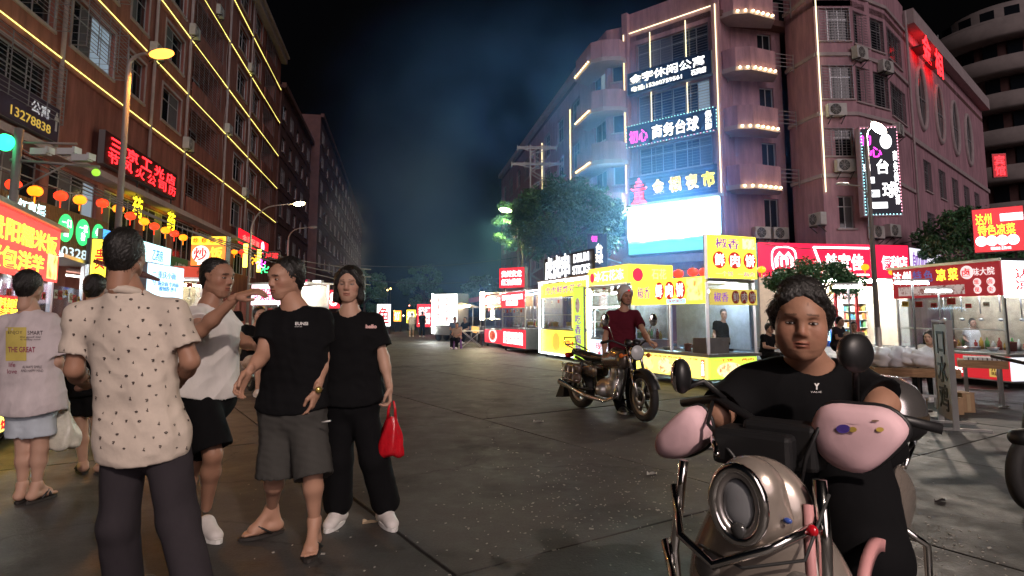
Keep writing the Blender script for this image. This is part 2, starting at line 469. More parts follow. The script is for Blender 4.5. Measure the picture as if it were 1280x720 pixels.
for k in range(9):
    x0 = 1.0 + k * 4.6; o = (x0, x0 + 4.0, 0.05, 2.9, 2.6); ops.append(o); shop.append(o)
wall_mesh(U1 - U0, 0, LH, 9, ops).build('wall', m_pinkd, LB)
for kind, o, zb in todo:
    w = o[1] - o[0]
    if kind == 'w': window(LB, lm, o[0], o[1], o[2], o[3], 2, 2, surround=True)
    elif kind == 'c': window(LB, lm, o[0], o[1], o[2], o[3], 4, 2, cage=.45, surround=True)
    elif kind == 'b': window(LB, lm, o[0], o[1], o[2], o[3], 4, 2, grille=zb > 20, sill=False)
    else:
        MB().box(o[0], o[1], -.12, 0, zb - .05, zb + .15).box(o[0], o[1], -.12, -.04, zb + .152, zb + .95).build('balcony', m_pinkd, LB)
        window(LB, lm @ T(0, 1.0, 0), o[0] + .3, o[1] - .3, zb + .2, zb + 2.4, 3, 2, y=.02, sill=False)
        b = MB(); n = 10
        for i in range(n + 1): b.box(o[0], o[1], -.1, -.085, zb + 1.0 + i * .15, zb + 1.012 + i * .15)
        for i in range(7): b.box(o[0] + w * i / 6 - .008, o[0] + w * i / 6 + .008, -.104, -.086, zb + .95, zb + 2.6)
        b.build('security_grille', m_bars, LB)
for i, z in enumerate((9.4, 12.4, 15.3, 18.3, 21.3)):
    MB().box(0, U1 - U0, -.1, 0, z - .17, z - .01).build('floor_band', m_pinkd, LB)
    MB().box(0, U1 - U0 - .1, -.135, -.105, z, z + .022).build('light_strip', e_led, LB)
MB().box(-.2, U1 - U0 + .2, -.5, 0, LH - .45, LH).box(-.2, U1 - U0 + .2, -.7, 0, LH, LH + .16).build('roof_edge', m_trim, LB)
for a in (50, 172, 218, 270, 300):
    x = lb_u(a) - U0
    b = MB(); b.tube([(x, -.12, 6.5), (x, -.12, LH - .5)], .07, 8); b.build('drain_pipe', m_trim, LB)
MB().box(0, U1 - U0, -.55, 0, 6.12, 6.34).build('canopy_ledge', m_trim, LB)
e_shop = E('shop_tube_light', (1.0, 0.96, 0.86), 6)
m_shopw = M('shop_wall', (0.55, 0.5, 0.42), .7, var=.2, scale=3)
for k, o in enumerate(shop):
    MB().box(o[0] + .1, o[1] - .1, 2.4, 2.55, .1, 2.85).build('shop_back_wall', m_shopw, LB)
    MB().box(o[0] + .6, o[1] - .6, .9, .98, 2.74, 2.8).build('tube_light', e_shop, LB)
    b = MB()
    for j in range(4): b.box(o[0] + .2, o[1] - .2, 2.0, 2.4, .4 + j * .6, .44 + j * .6)
    b.build('shelf', m_white, LB)
# loose cables on the facade
for a, z0, z1 in ((268, 22, 7), (300, 19, 7), (318, 17, 7)):
    x = lb_u(a) - U0
    b = MB(); b.tube([(x + .25 * math.sin(t * 1.7 + a), -.1, z0 + (z1 - z0) * t / 12) for t in range(13)], .015, 5); b.build('cable', m_trim, LB)
for k, (a, z) in enumerate(((150, 12.55), (205, 15.6), (205, 9.7), (262, 12.6), (290, 18.5), (290, 9.6), (120, 16.0), (240, 18.7))):
    aircon(lm @ T(lb_u(a) - U0 + 1.6, 0, z - .15), 'outdoor air conditioner unit on the brown-red block, ' + ['over the long red sign', 'two floors above the tall lamp', 'below the tall lamp head', 'beside the middle drain pipe', 'highest near the far end', 'lowest near the far end', 'highest near the barred windows', 'on the top floor middle'][k], 'outdoor air conditioner units on the brown-red block')

# darker blocks further down the left side
def plain_block(name, label, u0, u1, v, h, floors, step, mat, depth=9, w=1.6):
    m = lfr(u0, v); t = thing(name, label, 'building', m); ops = []
    nx = max(1, int((u1 - u0) / step))
    for f in range(floors):
        zb = 3.6 + f * (h - 4.2) / floors
        for i in range(nx):
            x = (i + .5) * (u1 - u0) / nx; ops.append((x - w / 2, x + w / 2, zb + .7, zb + 2.1))
    wall_mesh(u1 - u0, 0, h, depth, ops).build('wall', mat, t)
    for i, o in enumerate(ops): window(t, m, *o[:4], 2, 2, grille=i % 3 == 0)
    MB().box(-.1, u1 - u0 + .1, -.4, 0, h - .3, h + .15).build('roof_edge', m_dark, t)
    for f in range(1, floors):
        zb = 3.6 + f * (h - 4.2) / floors
        MB().box(0, u1 - u0, -.08, 0, zb, zb + .12).build('floor_band', m_dark, t)
    return t
plain_block('apartment_block', 'dark unlit apartment block just past the lit strips', U1 + .3, lb_u(392), -10.6, 22.0, 6, 3.6, m_dark)
plain_block('apartment_block', 'farthest dark apartment block at the end of the left side', lb_u(394, 9.6), 160, -9.6, 25.5, 7, 5.5, m_dark, w=2.0)

# ================================================================== pink corner building on the right
Q2, Q1, PL, P0 = Vector((4.56, 34.0, 0)), Vector((5.15, 31.7, 0)), Vector((6.17, 31.2, 0)), Vector((9.87, 28.0, 0))
P1, P2, P3, P4, P5 = Vector((13.75, 29.3, 0)), Vector((14.15, 27.2, 0)), Vector((15.9, 27.2, 0)), Vector((18.3, 28.5, 0)), Vector((20.9, 31.0, 0))
P6 = P5 + Vector((0.73, 0.68, 0)) * 20
QF = Q2 + SU * 31
RB = thing('corner_building', 'pink corner apartment building covered in signs with a big bright screen', 'building', T(9.87, 30, 0))
RH = 17.4
def seg(a, b): return frame_ab(a, b)
# --- main sign face
mm, mw_ = seg(PL, P0)
wins = [(.55, mw_ - .45, 13.95, 15.55), (.55, mw_ - .45, 11.2, 12.75), (.55, mw_ - .45, 8.55, 9.95)]
wall_mesh(mw_, 3.0, RH, 6, wins).build('wall', m_pink, RB, mm)
for o in wins: window(RB, mm, *o, 6, 2, grille=True)
for x in (.0, mw_):   # edge pilasters
    MB().box(x - .16, x + .16, -.28, -.003, 4.2, RH).build('pilaster', m_pink, RB, mm)
for x in (-.05, mw_ + .05):
    MB().box(x - .014, x + .014, -.34, -.285, 7.0, 16.2).build('light_strip', e_ledw, RB, mm)
for x in (mw_ * .28, mw_ * .68):
    MB().box(x - .012, x + .012, -.1, -.05, 10.9, 16.0).build('light_strip', e_ledw, RB, mm)
MB().box(.1, mw_ - .1, -.1, -.05, 16.28, 16.31).build('light_strip', e_ledw, RB, mm)
MB().box(-.3, mw_ + .3, -.4, -.003, 3.9, 4.25).build('ledge', m_trim, RB, mm)
MB().box(-.2, mw_ + .2, -.36, -.003, 6.86, 7.0).build('ledge', m_trim, RB, mm)
# --- wall behind the screen down to the pavement
wall_mesh(mw_, 0, 3.0, 4, [(.5, mw_ - .5, .05, 2.7, 1.6)]).build('wall', m_pink, RB, mm)
# --- street side
def curved_balcony(parent, pts, z, hgt=.95, slab=.22, mat=None):
    """parapet along plan points (closed strip with thickness) over a slab; pts run left to right as seen from outside"""
    n = len(pts); inn = []
    for i, p in enumerate(pts):
        d = (pts[min(i + 1, n - 1)] - pts[max(i - 1, 0)]).normalized(); inn.append(p + Vector((-d.y, d.x, 0)) * .14)
    poly = [(p.x, p.y) for p in pts] + [(p.x, p.y) for p in reversed(inn)]
    b = MB(); N = len(poly)
    for i in range(n - 1):
        q = [pts[i], pts[i + 1], inn[i + 1], inn[i]]
        b.slab([(v.x, v.y) for v in q], z + slab, z + slab + hgt)
    o = b.build('balcony', mat or m_pink, parent)
    o.matrix_basis = WM[parent.name].inverted(); WM[o.name] = Matrix()
    b = MB(); c = sum((p for p in pts), Vector()) / n
    b.slab([(p.x + (p.x - c.x) * .05, p.y + (p.y - c.y) * .05) for p in pts] , z, z + slab)
    o2 = b.build('balcony_slab', m_trim, o, Matrix())
    return o
def bulbs(cb, line, z, r):
    b = MB()
    for p, q in zip(line, line[1:]):
        d = q - p; n = Vector((d.y, -d.x, 0)).normalized(); k = max(2, int(d.length / .26))
        for i in range(k): c = p + d * ((i + .5) / k) + n * .12; b.ell((c.x, c.y, z), (r, r, r), 8, 6)
    b.build('bulb_row', e_bulb, cb, Matrix())
m2, w2 = seg(Q1, PL)
wall_mesh(w2, 0, RH - .6, 4, [(.25, w2 - .1, z, z + 2.0) for z in (5.4, 8.2, 11.0, 13.8)]).build('wall', m_pink, RB, m2)
for z in (5.4, 8.2, 11.0, 13.8): window(RB, m2, .25, w2 - .1, z, z + 2.0, 1, 2)
m3, w3 = seg(QF, Q2)
o3 = []
for z in (5.0, 7.7, 10.4, 13.1):
    for i in range(8):
        x = w3 - 2.2 - i * 3.7; o3.append((x - 1.7, x, z, z + 1.7))
wall_mesh(w3, 0, 16.4, 8, o3).build('wall', m_pink, RB, m3)
for i, o in enumerate(o3): window(RB, m3, *o, 3, 2, grille=i % 2 == 0)
m4, w4 = seg(Q2, Q1)
wall_mesh(w4, 0, RH - .6, 4, [(.4, w4 - .3, z, z + 2.0) for z in (5.2, 8.0, 10.8, 13.6)]).build('wall', m_pink, RB, m4)
for z in (5.2, 8.0, 10.8, 13.6): window(RB, m4, .4, w4 - .3, z, z + 2.0, 2, 2)
for z in (6.9, 9.6, 12.4, 15.1):
    a = Q2 + Vector((-.9, -.5, 0)); c = Q1 + Vector((-.95, -.6, 0)); d = PL + Vector((-.55, -.55, 0))
    cb = curved_balcony(RB, [Q2 + Vector((-.1, .2, 0)), a, c, c.lerp(d, .4) + Vector((-.02, -.18, 0)), d, PL + Vector((-.05, -.1, 0))], z - .45)
    bulbs(cb, [a, c], z - .3, .035)
for x in (w3 - 4.2, w3 - 12):
    MB().box(x - .014, x + .014, -.08, -.02, 8, 14.6).build('light_strip', e_ledw, RB, m3)
MB().box(-.1, w3 + .3, -.3, -.003, 16.1, 16.5).build('roof_edge', m_trim, RB, m3)
# --- balcony bay between the sign face and the round corner
m5, w5 = seg(P0 + Vector((.1, 1.1, 0)), P1 + Vector((0, .6, 0)))
o5 = []
for z in (5.2, 8.05, 10.9, 13.75): o5 += [(2.55, 3.35, z, z + 1.9)]
wall_mesh(w5, 3.0, RH, 4, o5).build('wall', m_pink, RB, m5)
for o in o5: window(RB, m5, *o, 2, 1)
for z in (7.2, 10.05, 12.9, 15.7):
    a = P0 + Vector((.25, .55, 0)); r_ = P1 + Vector((-1.0, -.9, 0))
    pts = [a + Vector((0, .4, 0)), a + Vector((.05, -.35, 0)), a + Vector((.5, -.75, 0)), a + Vector((1.2, -.85, 0)), r_ + Vector((0, -.1, 0)), r_ + Vector((.2, .8, 0))]
    cb = curved_balcony(RB, pts, z)
    mS, wS = seg(pts[2], pts[4])
    bulbs(cb, pts[2:5], z + .12, .055)
    b = MB()
    for i in range(4): b.box(wS, wS + 1.0, -.02, .0, z + .45 + i * .2, z + .47 + i * .2)
    b.box(wS + .96, wS + 1.0, -.03, .01, z + .2, z + 1.1); b.build('railing', m_bars, cb, mS)
# --- round corner
segs = [(P1, P2), (P2, P3), (P3, P4), (P4, P5)]
zz = (5.0, 8.15, 11.2, 14.2)
for k, (a, c) in enumerate(segs):
    ms, w = seg(a, c); ops = []
    if k == 1: ops = [(.15, w - .25, 8.6, 9.9), (.2, w - .1, 11.3, 12.9), (.2, w - .1, 14.1, 15.7), (.6, 1.35, 5.25, 6.75)]
    if k == 2: ops = [(.1, w - .15, 11.2, 12.9), (.15, w - .25, 14.0, 15.6), (1.6, w - .2, 8.5, 9.8)]
    if k == 3: ops = [(.2, w - .9, 11.0, 12.7), (.2, w - 1.1, 13.9, 15.5)]
    wall_mesh(w, 3.0 if k < 3 else 0, RH + .4, 3, ops).build('wall', m_pink, RB, ms)
    for o in ops: window(RB, ms, *o, 3 if o[1] - o[0] > 1.2 else 2, 2, grille=o[2] > 6)
    for z in (7.6, 10.5, 13.35, 16.3): MB().box(-.02, w + .02, -.1, -.003, z, z + .16).build('cornice', m_trim, RB, ms)
    if k == 1: MB().box(0.03, .058, -.17, -.11, 6.9, 17.2).build('light_strip', e_ledw, RB, ms)
ms, w = seg(P4, P5)
MB().tube([(w - .25, -.15, 3.5), (w - .25, -.15, RH)], .06, 8).build('drain_pipe', m_trim, RB, ms)
# --- wing down the side street with oval windows
m6, w6 = seg(P5, P6)
o6 = [(2 + i * 3.2, 3.4 + i * 3.2, 5.2 + 2.9 * j, 6.9 + 2.9 * j) for i in range(5) for j in range(2)]
wall_mesh(w6, 0, RH - .2, 8, o6).build('wall', m_pink, RB, m6)
for i, o in enumerate(o6): window(RB, m6, *o, 2, 2, grille=True)
for i in range(4):
    cx_, cz_ = 2.4 + i * 3.9, 13.3
    ring = [(cx_ + .95 * math.cos(t * PI / 16), -.03, cz_ + 1.75 * math.sin(t * PI / 16)) for t in range(32)]
    w_ = MB().tube(ring, .13, 8, closed=True).build('oval_window', m_trim, RB, m6)
    MB().prism([(p[0], p[2]) for p in ring], -.02, .02).build('pane', m_pane, w_, m6)
    MB().box(cx_ - .03, cx_ + .03, -.05, -.022, cz_ - 1.7, cz_ + 1.7).box(cx_ - .9, cx_ + .9, -.054, -.024, cz_ - .03, cz_ + .03).build('muntin', m_alu, w_, m6)
MB().box(-.1, w6, -.5, -.003, RH - .7, RH + .1).build('roof_edge', m_trim, RB, m6)
MB().box(0, w6, -.12, -.003, 10.4, 10.65).build('cornice', m_trim, RB, m6)
MB().slab([(p.x, p.y) for p in (Q2, Q1, PL, P0, P1, P2, P3, P4, P5, P6, P6 + Vector((-8, 8, 0)), QF + Vector((9, 0, 0)), QF)], RH - 1.6, RH - 1.3).build('roof', m_dark, RB, Matrix())
for k, (pA, pB, x, z, lb) in enumerate((
        (P0, P1, .55, 15.35, 'topmost air conditioner unit beside the sign face'), (P0, P1, .6, 12.7, 'air conditioner unit level with the white phone number sign'),
        (P0, P1, .65, 9.9, 'air conditioner unit level with the pink and white billiards sign'), (P1, P2, 1.9, 5.35, 'air conditioner unit on the bare wall above the red shop sign'),
        (P3, P4, .2, 13.1, 'air conditioner unit under the topmost round-corner windows, first of two'), (P3, P4, 2.2, 12.85, 'air conditioner unit under the topmost round-corner windows, second of two'),
        (P2, P3, .7, 10.35, 'air conditioner unit beside the long light strip on the round corner'), (P4, P5, .3, 9.9, 'air conditioner unit above the tall billiards lightbox'),
        (P2, P3, .95, 7.75, 'air conditioner unit under the small barred window left of the tall lightbox'))):
    ma, wa = seg(pA, pB)
    aircon(ma @ T(x, 0 if pA is not P0 else .9, z), lb)
mb_, wb_ = seg(P0 + Vector((.1, 1.1, 0)), P1 + Vector((0, .6, 0)))
aircon(mb_ @ T(2.2, 0, 5.0), 'left one of two low air conditioner units over the red shop sign'); aircon(mb_ @ T(3.2, 0, 5.0), 'right one of two low air conditioner units over the red shop sign')
for k, (x, z) in enumerate(((1.6, 4.9), (.3, 4.75), (2.2, 4.85))):
    ma, wa = seg(P3, P4) if k < 2 else seg(P4, P5)
    aircon(ma @ T(x + .3, 0, z), ['middle one of three units under the tall billiards lightbox', 'first of three units under the tall billiards lightbox', 'last of three units under the tall billiards lightbox'][k])

# --- round tower building behind, top right
tw = P(1290, 395, 58)
TB = thing('round_tower_building', 'pale rounded apartment tower with wrap-around balconies behind the wing', 'building', T(tw.x, tw.y, 0))
tm = M('tower_render', (.42, .36, .34), .85, var=.15, scale=1)
MB().lathe([(6.4, 0), (6.4, 27.5), (0, 27.5)], 40).build('wall', m_dark, TB)
for i in range(7):
    z = 6.5 + i * 3.3
    b = MB(); b.lathe([(6.4, z), (8.0, z), (8.1, z + .2), (8.1, z + 1.45), (7.85, z + 1.45), (7.85, z + .3), (6.4, z + .3)], 40); b.build('balcony', tm, TB)
MB().lathe([(6.41, 27.4), (7.4, 27.6), (7.4, 28.3), (5, 28.3), (5, 30.5), (4.6, 30.7), (0, 30.7)], 40).build('roof', tm, TB)
for i in range(7):
    for j in range(12):
        a = PI * (.85 + j * .09) ; z = 8.2 + i * 3.3
        m = T(tw.x, tw.y, 0) @ RZ(a) @ T(6.42, 0, z) @ RZ(PI / 2)
        MB().box(-.55, .55, -.03, .03, 0, 1.5).build('window', m_pane, TB, m)
for i, (j, z) in enumerate(((.98, 24.2), (1.03, 22.3))):
    MB().box(-.08, .08, -.05, .05, 0, 1.0 if i else .35).build('lit_lamp', E('cool_window_light', (.75, 1, .9), 3), TB, T(tw.x, tw.y, 0) @ RZ(PI * j) @ T(8.14, 0, z) @ RZ(PI / 2))
# ================================================================== signs
YL = E('lit_yellow', (1.0, 0.80, 0.05), 1.5)
YLP = E('lit_pale_yellow', (1.0, 0.84, 0.16), 1.3)
RD = E('lit_red', (0.85, 0.03, 0.05), 1.0)
RDD = E('lit_red_dim', (0.55, 0.02, 0.03), 0.42)
WH = E('lit_white', (0.93, 0.97, 1.0), 1.8)
CY_ = E('lit_cyan', (0.25, 0.9, 0.95), 1.5)
t_red = E('letters_red', (0.75, 0.02, 0.03), 0.5)
t_yel = E('letters_yellow', (1.0, 0.82, 0.05), 1.7)
t_wht = E('letters_white', (1.0, 1.0, 1.0), 2.2)
t_blu = E('letters_blue', (0.05, 0.2, 0.75), 0.8)
t_pur = E('letters_purple', (0.3, 0.08, 0.55), 0.5)
t_neon = E('neon_red', (1.0, 0.015, 0.02), 4.0)
t_neony = E('neon_yellow', (1.0, 0.78, 0.01), 4.0)
t_mag = E('neon_magenta', (1.0, 0.04, 0.75), 2.6)
t_grn = E('neon_green', (0.05, 0.9, 0.25), 1.6)
t_ora = E('neon_orange', (1.0, 0.33, 0.02), 2.0)
t_org = M('letters_brown', (0.25, 0.08, 0.02), .6)
m_case = M('sign_casing', (0.2, 0.2, 0.21), 0.5, metal=0.3)
m_navy = M('sign_board_dark_blue', (0.012, 0.02, 0.05), 0.5)
def foodmat(name, c0, c1, s, es=1.1, sc_=9):
    if name in MAT: return MAT[name]
    m = bpy.data.materials.new(name); m.use_nodes = True; nt = m.node_tree; b = nt.nodes['Principled BSDF']
    tc = nt.nodes.new('ShaderNodeTexCoord'); v = nt.nodes.new('ShaderNodeTexVoronoi'); v.inputs['Scale'].default_value = sc_
    n = nt.nodes.new('ShaderNodeTexNoise'); n.inputs['Scale'].default_value = sc_ * .8
    nt.links.new(tc.outputs['Object'], n.inputs['Vector'])
    mx = nt.nodes.new('ShaderNodeMix'); mx.data_type = 'RGBA'; mx.inputs[0].default_value = .25
    nt.links.new(tc.outputs['Object'], mx.inputs[6]); nt.links.new(n.outputs['Color'], mx.inputs[7]); nt.links.new(mx.outputs[2], v.inputs['Vector'])
    r = nt.nodes.new('ShaderNodeValToRGB'); e = r.color_ramp.elements
    e[0].position = .12; e[0].color = (*c1, 1); e[1].position = .55; e[1].color = (*c0, 1)
    nt.links.new(v.outputs['Distance'], r.inputs[0])
    nt.links.new(r.outputs[0], b.inputs['Base Color']); nt.links.new(r.outputs[0], b.inputs['Emission Color']); b.inputs['Emission Strength'].default_value = es
    MAT[name] = m
    return m
f_pie = foodmat('printed_meat_pies', (.95, .72, .25), (.62, .28, .05), 0, 1.2, 7)
f_pie2 = foodmat('printed_fried_food', (.9, .75, .4), (.6, .22, .06), 0, 1.0, 10)
f_red = foodmat('printed_red_stew', (.5, .03, .02), (.75, .3, .12), 0, .7, 8)
f_meat = foodmat('printed_cold_dishes', (.5, .4, .38), (.18, .03, .02), 0, .5, 12)
def panel(parent, mw, x0, x1, z0, z1, mat, texts=(), y=0.0, t=.03, name='sign_panel'):
    p = box(name, x0, x1, y - t, y, z0, z1, mat, parent, mw)
    w, h = x1 - x0, z1 - z0
    for (body, cx, cz, tw, th, tm, *q) in texts:
        lettering(p, body, x0 + cx * w, z0 + cz * h, tw * w, th * h, tm, y - t - .006, q[0] if q else .02, mw)
    return p
def disc(parent, mw, cx, cz, rx, rz, mat, y, name='roundel', n=24, t=.012):
    b = MB(); pts = [(cx + rx * math.cos(2 * PI * i / n), cz + rz * math.sin(2 * PI * i / n)) for i in range(n)]
    b.prism(pts, y - t, y); return b.build(name, mat, parent, mw)
def sign(name, label, mw, w, h, t, face, texts=(), cat='sign', casing=None, group=None, rim=.02):
    s = thing(name, label, cat, mw, group)
    box('casing', 0, w, 0, t, 0, h, casing or m_case, s)
    panel(s, mw, rim, w - rim, rim, h - rim, face, texts, y=-.001, t=.02)
    return s
def px_frame(pxL, YL_, pxR, YR_, pyB):      # left edge foot at pixel row pyB
    m, w = frame2(pxL, YL_, pxR, YR_); z = P(pxL, pyB, YL_).z
    return T(0, 0, z) @ m, w
def zat(px, py, Y): return P(px, py, Y).z

# ---- pink corner building signs
fm = mm @ T(0, -.42, 0)
s = sign('apartment_sign', 'dark sign with white hotel characters and a phone number high on the pink building', fm @ T(.2, 0, 12.78), mw_ - .35, 1.16, .3, m_navy,
         [('金宇休闲公寓', .48, .66, .90, .44, t_wht, .03), ('电话:15260759561', .36, .2, .62, .24, t_wht, .02), ('石荚店', .86, .22, .17, .26, t_wht, .02)])
def bulb_border(parent, mw, w, h, y, mats, step=.16, r=.022):
    per = []; 
    for i in range(int(w / step) + 1): per += [(i * step, 0), (i * step, h)]
    for i in range(1, int(h / step)): per += [(0, i * step), (w, i * step)]
    bs = [MB() for _ in mats]
    for i, (x, z) in enumerate(per): bs[i % len(mats)].ell((x, y, z), (r, r, r), 6, 4)
    for b, m in zip(bs, mats): b.build('bulb_border', m, parent, mw)
e_bc, e_br = E('border_bulb_cyan', (.4, .95, 1), 3), E('border_bulb_pink', (1, .35, .45), 3)
bm_ = fm @ T(.1, 0, 9.98)
s = sign('billiards_sign', 'wide dark sign with magenta and white characters inside a border of small bulbs', bm_, mw_ - .1, 1.12, .3, m_navy,
         [('初心', .14, .45, .22, .62, t_mag, .03), ('商务台球', .56, .48, .52, .66, t_wht, .03), ('俱\n乐\n部', .92, .5, .07, .84, t_wht, .02)])
bulb_border(s, bm_, mw_ - .1, 1.12, -.04, (e_bc, e_bc, e_br, e_bc))
gm = fm @ T(0, .12, 7.02)
ng = thing('night_market_sign', 'dark slatted board with yellow characters and a red pagoda outline', 'sign', gm)
for i in range(9): MB().box(.12, mw_ - .12, 0, .05, .02 + i * .155, .02 + i * .155 + .14).build('slat', M('grey_slat', (.07, .075, .1), .5, var=.2), ng)
for i, (ch, x) in enumerate(zip('金相夜市', (.36, .54, .72, .89))):
    lettering(ng, ch, mw_ * x, .72 + .0 * i, .6, .74, t_neony, -.03, .03, tilt=-.08)
pg = MB(); c0 = mw_ * .14
for (w_, z) in ((.62, .12), (.5, .34), (.74, .72), (.46, .92), (.3, 1.1)):
    pg.tube([(c0 - w_ / 2, -.04, z), (c0 + w_ / 2, -.04, z)], .035, 6)
pg.tube([(c0 - .37, -.04, .72), (c0 - .44, -.04, .8)], .03, 6).tube([(c0 + .37, -.04, .72), (c0 + .44, -.04, .8)], .03, 6)
for x in (-.2, 0, .2): pg.tube([(c0 + x, -.04, .12), (c0 + x, -.04, .55)], .028, 6)
pg.tube([(c0 - .26, -.04, .55), (c0 + .26, -.04, .55)], .03, 6).tube([(c0 - .4, -.04, 0.02), (c0 + .4, -.04, .02)], .035, 6).tube([(c0, -.04, 1.1), (c0, -.04, 1.3)], .025, 6)
pg.build('pagoda_outline', t_neon, ng)
# big bright screen
def screen_mat():
    m = bpy.data.materials.new('bright_screen'); m.use_nodes = True; nt = m.node_tree; b = nt.nodes['Principled BSDF']
    tc = nt.nodes.new('ShaderNodeTexCoord'); sp = nt.nodes.new('ShaderNodeSeparateXYZ'); nt.links.new(tc.outputs['Generated'], sp.inputs[0])
    n = nt.nodes.new('ShaderNodeTexNoise'); n.inputs['Scale'].default_value = 3; n.inputs['Detail'].default_value = 3
    mp = nt.nodes.new('ShaderNodeMapping'); mp.inputs['Scale'].default_value = (1.2, 1, 3); nt.links.new(tc.outputs['Generated'], mp.inputs[0]); nt.links.new(mp.outputs[0], n.inputs['Vector'])
    a = nt.nodes.new('ShaderNodeMath'); a.operation = 'MULTIPLY_ADD'; a.inputs[1].default_value = .3; nt.links.new(n.outputs['Fac'], a.inputs[0]); nt.links.new(sp.outputs['Z'], a.inputs[2])
    r = nt.nodes.new('ShaderNodeValToRGB'); e = r.color_ramp.elements
    e[0].position = .24; e[0].color = (.003, .012, .015, 1); e[1].position = .52; e[1].color = (.42, .78, 1, 1)
    x = r.color_ramp.elements.new(.36); x.color = (.002, .013, .013, 1); x = r.color_ramp.elements.new(.43); x.color = (.01, .022, .022, 1)
    nt.links.new(a.outputs[0], r.inputs[0]); nt.links.new(r.outputs[0], b.inputs['Emission Color']); b.inputs['Emission Strength'].default_value = 48.0
    b.inputs['Base Color'].default_value = (.05, .05, .05, 1)
    return m
scm = fm @ T(.05, .05, 4.42)
scr = thing('video_screen', 'big glowing white and turquoise video screen on the corner building', 'screen', scm)
box('casing', -.06, mw_ - .04, .02, .36, -.08, 2.46, m_case, scr)
face = box('display', 0, mw_ - .1, -.02, .02, 0, 2.4, screen_mat(), scr)
m_scrtxt = E('screen_print_red', (.75, .05, .15), .7)
lettering(face, '一路向前 金相夜市', 1.35, 1.95, 1.9, .26, m_scrtxt, -.03, .1, scm)
lettering(face, '欢迎光临', .95, 1.5, 1.3, .2, E('screen_print_grey', (.35, .35, .5), .6), -.03, .08, scm)
# tall billiards lightbox on the round corner
a_, b_2 = P(1090, 395, 26.2), P(1136, 395, 26.0)
tm_, tw_ = frame_ab(a_, b_2, zat(1112, 268, 26.1)); th_ = zat(1112, 160, 26.1) - zat(1112, 268, 26.1)
tb = thing('billiards_lightbox', 'tall dark lightbox with magenta and white billiards characters on the round corner', 'sign', tm_)
box('casing', -.05, tw_ + .05, .02, .5, -.05, th_ + .1, M('lilac_casing', (.55, .42, .5), .5), tb)
panel(tb, tm_, 0, tw_, 0, th_, m_navy, [('初', .12, .86, .3, .12, t_mag, .02), ('心', .38, .72, .34, .12, t_mag, .02), ('台', .55, .55, .34, .17, t_wht, .04), ('球', .7, .28, .4, .18, t_wht, .04),
      ('商\n务\n俱\n乐\n部', .91, .42, .13, .62, t_wht, .02)], y=0, t=.02)
for (x0, x1, z0, z1) in ((.02, .2, .5, .58), (.06, .3, .36, .43), (.14, .42, .2, .28), (.1, .62, .07, .14)):
    panel(tb, tm_, tw_ * x0, tw_ * x1, th_ * z0, th_ * z1, WH, [('黑八', .5, .5, .8, .7, M('letters_black', (.02, .02, .02), .6), .02)] if x1 < .5 else [('开台送饮料', .5, .5, .9, .7, M('letters_black', (.02, .02, .02), .6), .0)], y=-.021, t=.006, name='tag_panel')
disc(tb, tm_, tw_ * .68, th_ * .84, .24, .34, WH, -.021, 'ball_emblem')
bulb_border(tb, tm_, tw_, th_, -.03, (e_bc, e_br), step=.14)
# red characters on the wing
t = thing('roof_sign', 'glowing red characters near the roof of the side wing', 'sign', m6 @ T(1.0, -.55, 14.9))
for i, ch in enumerate('金相'): lettering(t, ch, .7 + i * 2.6, .9 - i * .1, 1.7, 1.5, t_neon, -.05, .05)
for i in range(2): MB().box(.0 + i * 2.6, 1.4 + i * 2.6, -.02, .5, .85 - i * .1, .93 - i * .1).build('bracket', m_iron, t)
hm = T(*P(1242, 222, 47)) @ RZ(R(-15))
t = sign('hotel_sign', 'small glowing red vertical sign in front of the pale tower', hm, .95, 1.9, .2, RDD, [('宾\n馆', .5, .5, .75, .85, t_neon, .03)])
MB().bar((.4, .1, 1), (1.5, 3.5, 1), .06).build('bracket', m_iron, t)

# ---- convenience store
sm, sw = frame2(951, 25.6, 1141, 26.7)
ST = thing('convenience_store', 'brightly lit convenience store under a long red sign', 'shop', sm)
zs0, zs1 = zat(951, 346, 25.6), zat(951, 303, 25.6)
RS = E('store_sign_red', (0.82, 0.012, 0.06), 0.85)
box('sign_casing', 0, sw, .05, .5, zs0, zs1, m_case, ST)
p = panel(ST, sm, .02, sw, zs0 + .02, zs1, RS, [('美宜佳', .56, .46, .26, .5, t_wht, .05), ('便利店', .90, .46, .175, .42, t_wht, .04)], y=.05, t=.04)
h_ = zs1 - zs0; cx_ = sw * .165; cz_ = zs0 + h_ * .5
ring = lambda rx, rz, y, n=28: [(cx_ + rx * (abs(math.cos(a)) ** .6) * math.copysign(1, math.cos(a)), y, cz_ + rz * (abs(math.sin(a)) ** .6) * math.copysign(1, math.sin(a))) for a in [2 * PI * i / n for i in range(n)]]
MB().tube(ring(.56, .56, 0), .035, 6, closed=True).build('emblem_ring', t_wht, p, sm)
em_ = MB()
em_.tube([(cx_ - .36, 0, cz_ - .32), (cx_ - .36, 0, cz_ + .05), (cx_ - .2, 0, cz_ + .3), (cx_, 0, cz_ + .08), (cx_ + .2, 0, cz_ + .3), (cx_ + .36, 0, cz_ + .05), (cx_ + .36, 0, cz_ - .32)], .07, 6)
em_.tube([(cx_ - .13, 0, cz_ - .3), (cx_ - .13, 0, cz_ + .1)], .05, 6).tube([(cx_ + .13, 0, cz_ - .3), (cx_ + .13, 0, cz_ + .1)], .05, 6)
em_.build('emblem', t_wht, p, sm)
MB().box(sw * .36, sw * .73, -.02, .008, zs1 - .2, zs1 - .12).box(sw * .42, sw * .72, -.02, .008, zs0 + .1, zs0 + .17).bar((sw * .36, -.005, zs1 - .14), (sw * .42, -.005, zs0 + .12), .07).build('sign_line', t_wht, p, sm)
